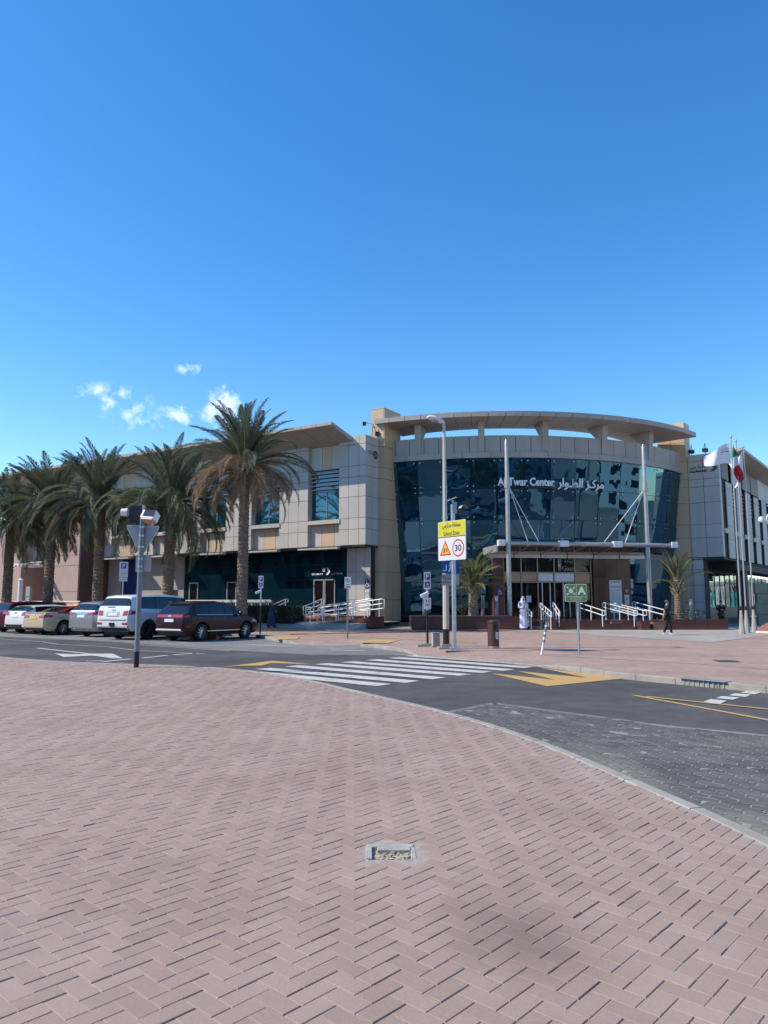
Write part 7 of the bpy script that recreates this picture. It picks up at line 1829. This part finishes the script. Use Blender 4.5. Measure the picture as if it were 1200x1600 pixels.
# ------------------------------------------------------------------ people
def skin_mesh(V, E, rad, m, name, sub=2, root=0):
    me = bpy.data.meshes.new(name); me.from_pydata(V, E, [])
    o = bpy.data.objects.new(name, me); tmp.objects.link(o)
    md = o.modifiers.new('s', 'SKIN'); md.use_smooth_shade = True
    for i, r in enumerate(rad):
        sv = me.skin_vertices[0].data[i]; sv.radius = r if isinstance(r, tuple) else (r, r); sv.use_root = (i == root)
    s = o.modifiers.new('u', 'SUBSURF'); s.levels = sub; s.render_levels = sub
    return o
def person(label, pos, H, rz, skin, pose, clothes, cat='person'):
    """x forward, y left; unit height scaled by H"""
    t = thing('person', label, cat, pos, rz)
    J = dict(pelvis=(0, 0, .525), belly=(.005, 0, .60), chest=(.012, 0, .71), collar=(0, 0, .80), neck=(.004, 0, .845), jaw=(.018, 0, .882), head=(.014, 0, .925), crown=(.006, 0, .962))
    Rr = dict(pelvis=(.078, .062), belly=(.075, .055), chest=(.085, .06), collar=(.055, .045), neck=.031, jaw=(.038, .036), head=(.050, .043), crown=(.040, .034))
    J['nose'] = (.066, 0, .915); Rr['nose'] = .008
    E_ = [('pelvis', 'belly'), ('belly', 'chest'), ('chest', 'collar'), ('collar', 'neck'), ('neck', 'jaw'), ('jaw', 'head'), ('head', 'crown'), ('head', 'nose')]
    for sd, s in (('l', 1), ('r', -1)):
        p = pose[sd]
        sh = Vector((0, s * .098, .800)); J['sh' + sd] = sh[:]; Rr['sh' + sd] = .038
        el = Vector(p['elbow']); wr = Vector(p['wrist']); J['el' + sd] = el[:]; J['wr' + sd] = wr[:]; Rr['el' + sd] = .026; Rr['wr' + sd] = .018
        d = (wr - el).normalized(); side = Vector((1, 0, 0)) if abs(d.x) < .8 else Vector((0, 0, 1)); side = (side - d * side.dot(d)).normalized(); nrm = d.cross(side)
        pa = wr + d * .032; J['pa' + sd] = pa[:]; Rr['pa' + sd] = (.020, .013)
        E_ += [('collar', 'sh' + sd), ('sh' + sd, 'el' + sd), ('el' + sd, 'wr' + sd), ('wr' + sd, 'pa' + sd)]
        for k, (off, ln) in enumerate(((.017, .034), (.006, .042), (-.006, .039), (-.016, .030))):
            q1 = pa + side * off + d * .022; q2 = pa + side * off * 1.1 + d * (.022 + ln * .6) + nrm * s * .008; q3 = q2 + d * ln * .4 + nrm * s * .012
            for nm, q, r in (('a', q1, .0062), ('b', q2, .0055), ('c', q3, .0045)): J['f%d%s%s' % (k, nm, sd)] = q[:]; Rr['f%d%s%s' % (k, nm, sd)] = r
            E_ += [('pa' + sd, 'f%da%s' % (k, sd)), ('f%da%s' % (k, sd), 'f%db%s' % (k, sd)), ('f%db%s' % (k, sd), 'f%dc%s' % (k, sd))]
        th_ = wr + d * .016 + side * .024; t2 = th_ + d * .026 + side * .010
        J['ta' + sd] = th_[:]; J['tb' + sd] = t2[:]; Rr['ta' + sd] = .007; Rr['tb' + sd] = .005
        E_ += [('wr' + sd, 'ta' + sd), ('ta' + sd, 'tb' + sd)]
        hip = Vector((0, s * .052, .495)); kn = Vector(p['knee']); an = Vector(p['ankle']); toe = Vector(p['toe'])
        for nm, q, r in (('hip', hip, .062), ('knee', kn, .041), ('ankle', an, .026), ('toe', toe, (.020, .016))): J[nm + sd] = q[:]; Rr[nm + sd] = r
        E_ += [('pelvis', 'hip' + sd), ('hip' + sd, 'knee' + sd), ('knee' + sd, 'ankle' + sd), ('ankle' + sd, 'toe' + sd)]
    def build(names, name, m, grow=0.0, scale=None, sub=1):
        nm = [n for n in J if n in names]; ix = {n: i for i, n in enumerate(nm)}
        V = [tuple(c * H for c in J[n]) for n in nm]; Ed = [(ix[a], ix[b]) for a, b in E_ if a in ix and b in ix]
        rad = []
        for n in nm:
            r = Rr[n]; r = r if isinstance(r, tuple) else (r, r); k = (scale or {}).get(n, 1)
            rad.append(((r[0] * k + grow) * H, (r[1] * k + grow) * H))
        o = skin_mesh(V, Ed, rad, m, name, sub, ix.get('pelvis', ix.get('chest', 0))); PEND.append((o, name, m, t))
    build(list(J), 'body', skin, 0, sub=2)
    clothes(build, J, t, H)
    return t
PEND = []
tmp = bpy.data.collections.new('tmp'); COL.children.link(tmp)
UP = ['pelvis', 'belly', 'chest', 'collar', 'shl', 'shr', 'ell', 'elr']
LEG = ['pelvis', 'hipl', 'hipr', 'kneel', 'kneer', 'anklel', 'ankler']
def loft(parent, name, m, H, rings, n=20, fold=0.0, cap=True):
    """rings: (cx, cy, z, rx, ry)"""
    b = MB(); vs = []
    for i, (cx, cy, z, rx, ry) in enumerate(rings):
        for k in range(n):
            a = 2 * math.pi * k / n; f = 1 + fold * (i / len(rings)) * math.sin(a * 6 + i * .4)
            vs.append(((cx + rx * f * math.cos(a)) * H, (cy + ry * f * math.sin(a)) * H, z * H))
    b.add(vs, [(i * n + k, i * n + (k + 1) % n, (i + 1) * n + (k + 1) % n, (i + 1) * n + k) for i in range(len(rings) - 1) for k in range(n)])
    return b.obj(name, m, parent, smooth='all')
M_robe_w = mat('white_robe', (.62, .60, .70), .8); M_robe_b = mat('blue_robe', (.040, .042, .115), .85); M_tee = mat('black_cloth', (.016, .016, .019), .85); M_trou = mat('dark_trousers', (.014, .014, .017), .85); M_shoe = mat('dark_shoe', (.03, .025, .022), .6); M_shoe_w = mat('pale_sole', (.55, .55, .55), .6); M_cap = mat('grey_cap', (.12, .11, .11), .8); M_skin2 = mat('skin_light', (.40, .24, .16), .5)
def head_cover(t, H, m, name, z0=.905, k=1.0, dx=0): loft(t, name, m, H, [(dx + .004, 0, z0, .058 * k, .050 * k), (dx + .004, 0, .935, .060 * k, .052 * k), (dx + .002, 0, .965, .050 * k, .043 * k), (dx, 0, .985, .026 * k, .022 * k), (dx, 0, .992, .004, .004)], 16)
def shoes(t, H, J, m):
    for sd in 'lr':
        a, q = Vector(J['ankle' + sd]), Vector(J['toe' + sd]); d = (q - a); d.z = 0; d.normalize(); c = a - d * .022; b = MB()
        w = Vector((-d.y, d.x, 0)); vs = []
        for s_, wd, h in ((-.02, .022, .05), (.02, .027, .055), (.06, .028, .04), (.11, .026, .028), (.135, .012, .016)):
            p = c + d * s_
            zb = min(a.z, q.z) - .026
            for sw, zz in ((-1, 0), (1, 0), (1, h * .7), (.5, h), (-.5, h), (-1, h * .7)): vs.append(((p.x + w.x * wd * sw) * H, (p.y + w.y * wd * sw) * H, (zb + zz) * H))
        b.add(vs, [(i * 6 + k, i * 6 + (k + 1) % 6, (i + 1) * 6 + (k + 1) % 6, (i + 1) * 6 + k) for i in range(4) for k in range(6)] + [tuple(range(6))[::-1], tuple(24 + k for k in range(6))]); b.obj('shoe', m, t, smooth=50)
def robe(build, J, t, H, m, lean=0.0, sway=.0):
    build(UP + ['wrl', 'wrr'], 'robe', m, .012, {'wrl': 1.5, 'wrr': 1.5, 'ell': 1.25, 'elr': 1.25}, 1)
    loft(t, 'robe_skirt', m, H, [(0, 0, .66, .072, .092), (0, 0, .56, .082, .105), (.004 + sway, 0, .45, .098, .108), (.006 + sway * 2, 0, .30, .118, .108), (sway * 3, 0, .15, .14, .108), (sway * 3, 0, .05, .155, .108)], 28, .07)
def c_white(build, J, t, H):
    robe(build, J, t, H, M_robe_w); shoes(t, H, J, M_shoe)
    loft(t, 'headscarf', mat('white_scarf', (.66, .65, .68), .8), H, [(-.02, 0, .79, .075, .105), (-.016, 0, .84, .066, .078), (-.012, 0, .88, .062, .064), (-.004, 0, .93, .062, .056), (-.002, 0, .965, .052, .046), (0, 0, .988, .028, .024), (0, 0, .994, .004, .004)], 18)
    loft(t, 'beard', M_hair, H, [(.030, 0, .868, .020, .026), (.036, 0, .885, .026, .034), (.034, 0, .903, .024, .038)], 12)
    loft(t, 'head_cord', M_hair, H, [(-.002, 0, .955, .060, .053), (-.002, 0, .968, .060, .053)], 16)
st = dict(l=dict(elbow=(-.01, .135, .655), wrist=(.085, .03, .665), knee=(.01, .055, .28), ankle=(0, .05, .045), toe=(.07, .06, .026)), r=dict(elbow=(-.01, -.135, .655), wrist=(.085, -.02, .655), knee=(.01, -.055, .28), ankle=(0, -.05, .045), toe=(.07, -.06, .026)))
q = WE(1.72, -1.15)
person('man in a white robe and white headscarf standing by the entrance ramp with hands joined', (7.52, 40.1, .13), 1.80, R(-80), M_skin, st, c_white)
wk = dict(l=dict(elbow=(-.06, .125, .66), wrist=(.0, .115, .54), knee=(.06, .05, .29), ankle=(.10, .045, .05), toe=(.165, .05, .03)), r=dict(elbow=(.03, -.12, .66), wrist=(.12, -.10, .57), knee=(-.02, -.05, .285), ankle=(-.11, -.05, .065), toe=(-.05, -.05, .028)))
def c_blue(build, J, t, H):
    robe(build, J, t, H, M_robe_b, sway=-.004); shoes(t, H, J, M_shoe); head_cover(t, H, M_hair, 'hair', .925)
person('man in a long dark blue robe walking right past the hedge', (-6.56, 43.35, .14), 1.72, R(5), M_skin, wk, c_blue)
wk2 = dict(l=dict(elbow=(.02, .125, .66), wrist=(.07, .115, .56), knee=(-.015, .05, .285), ankle=(-.10, .045, .06), toe=(-.035, .05, .027)), r=dict(elbow=(-.085, -.13, .67), wrist=(-.115, -.13, .535), knee=(.06, -.05, .29), ankle=(.095, -.05, .05), toe=(.165, -.055, .03)))
def c_black(build, J, t, H):
    build(UP, 'shirt', M_tee, .014, {'ell': 1.15, 'elr': 1.15, 'belly': 1.15, 'pelvis': 1.08}); build(LEG, 'trousers', M_trou, .008, {'anklel': 1.15, 'ankler': 1.15}); shoes(t, H, J, M_shoe_w)
    loft(t, 'shirt_hem', M_tee, H, [(.003, 0, .60, .072, .090), (.003, 0, .52, .078, .098), (.003, 0, .45, .080, .100)], 20)
    head_cover(t, H, M_cap, 'cap', .938); b = MB(); b.box((.075 * H, 0, .945 * H), (.06 * H, .075 * H, .008 * H)); b.obj('cap_peak', M_cap, t); g = MB(); flat(g, [(-.02, -.005), (.04, -.005), (.04, .005), (-.02, .005)], 0)
person('man in a black t-shirt, dark trousers and grey cap walking on the pale forecourt', (12.95, 34.0, .12), 1.60, R(-12), M_skin2, wk2, c_black)
def c_dark(build, J, t, H):
    build(UP + ['wrl', 'wrr'], 'jacket', M_tee, .014, {'wrl': 1.3, 'wrr': 1.3, 'belly': 1.1}); build(LEG, 'trousers', M_trou, .008); shoes(t, H, J, M_shoe); head_cover(t, H, M_hair, 'hair', .93)
    loft(t, 'jacket_hem', M_tee, H, [(.003, 0, .60, .070, .088), (.003, 0, .48, .074, .094)], 18)
person('man in dark clothes standing in the shade of the passage with folded hands', (18.75, 41.3, .12), 1.60, R(-100), M_skin, st, c_dark)
dg = bpy.context.evaluated_depsgraph_get()
for o, name, m, t in PEND:
    me = bpy.data.meshes.new_from_object(o.evaluated_get(dg)); me.name = name
    me.materials.clear(); me.materials.append(m)
    me.polygons.foreach_set('use_smooth', [True] * len(me.polygons))
    ob(name, me, t)
for o in list(tmp.objects): bpy.data.objects.remove(o)
bpy.data.collections.remove(tmp)
# ------------------------------------------------------------------ across the road (behind the camera): what the mirror glass shows
M_bg1 = mat('pale_render', (.33, .32, .30), .8); M_bg2 = mat('white_render', (.44, .44, .43), .8); M_bg3 = mat('terrace_white', (.66, .65, .62), .8); M_teal = mat('teal_render', (.03, .30, .27), .7)
def block(label, x, y, w, d, h, m, floors, rz=0):
    t = thing('town_building', label, 'building', (x, y, 0), rz)
    box('wall', (0, 0, h / 2), (w, d, h), m, t); box('roof', (0, 0, h + .3), (w + .4, d + .4, .6), M_bg2, t)
    n = int(w / 3.2)
    for f in range(floors):
        for k in range(n):
            for s in (-1, 1): box('window', (-w / 2 + (k + .5) * w / n, s * (d / 2 + .02), 1.9 + f * (h - 1) / floors), (1.5, .08, 1.5), M_carglass, t)
    return t
for i, (x, y, w, h, m, rz) in enumerate(((-78, 36, 30, 13, M_bg1, 90), (-80, 2, 30, 15, M_bg2, 92), (-78, -34, 30, 12, M_bg1, 88), (-52, -70, 34, 13, M_bg2, 20), (-14, -80, 36, 15, M_bg1, 2), (26, -80, 36, 17, M_bg2, 0), (66, -76, 34, 15, M_bg1, -12), (100, -56, 34, 10, M_bg1, -40), (90, 60, 30, 12, M_bg1, 90), (92, 18, 34, 11, M_bg2, 90), (94, -22, 34, 12, M_bg1, 90))):  # unseen blocks added to hide the bright horizon in the reflections
    t = block('town block on the far side of the car park', x, y, w, 12, h, m, 4, R(rz)); t['group'] = 'added town blocks round the car park'
for i in range(8):
    k = (i - 3) * 9.0; x, y = 104 - .69 * k, 126 + .717 * k
    t = block('terrace house along the side street', x, y, 8.6, 8, 5.0 + (i % 3) * .5, (M_bg3, M_bg1, M_bg3)[i % 3], 2, math.atan2(.717, -.69)); t['group'] = 'terrace houses along the side street'
    for s in (-1, 1):
        for kx in (-2.6, 2.4): box('coloured_panel', (kx, s * 4.03, 2.0), (1.5, .1, 3.6), M_teal, t)
pal = [o for o in COL.objects if o.name.startswith('date_palm') and o.parent is None]
for i, (x, y) in enumerate(((-16, -7), (-8, -9.5), (1, -8), (10, -9), (19, -7.5), (-24, -25.5), (-12, -25.5), (3, -25.5), (14, -25.5), (26, -25.5))):
    c = copy_tree(pal[i % len(pal)]); c.location = (x, y, 0); c.rotation_euler = (0, 0, i * 1.3); c['label'] = 'date palm in the car park across the road'; c['group'] = 'date palms of the car park across the road'
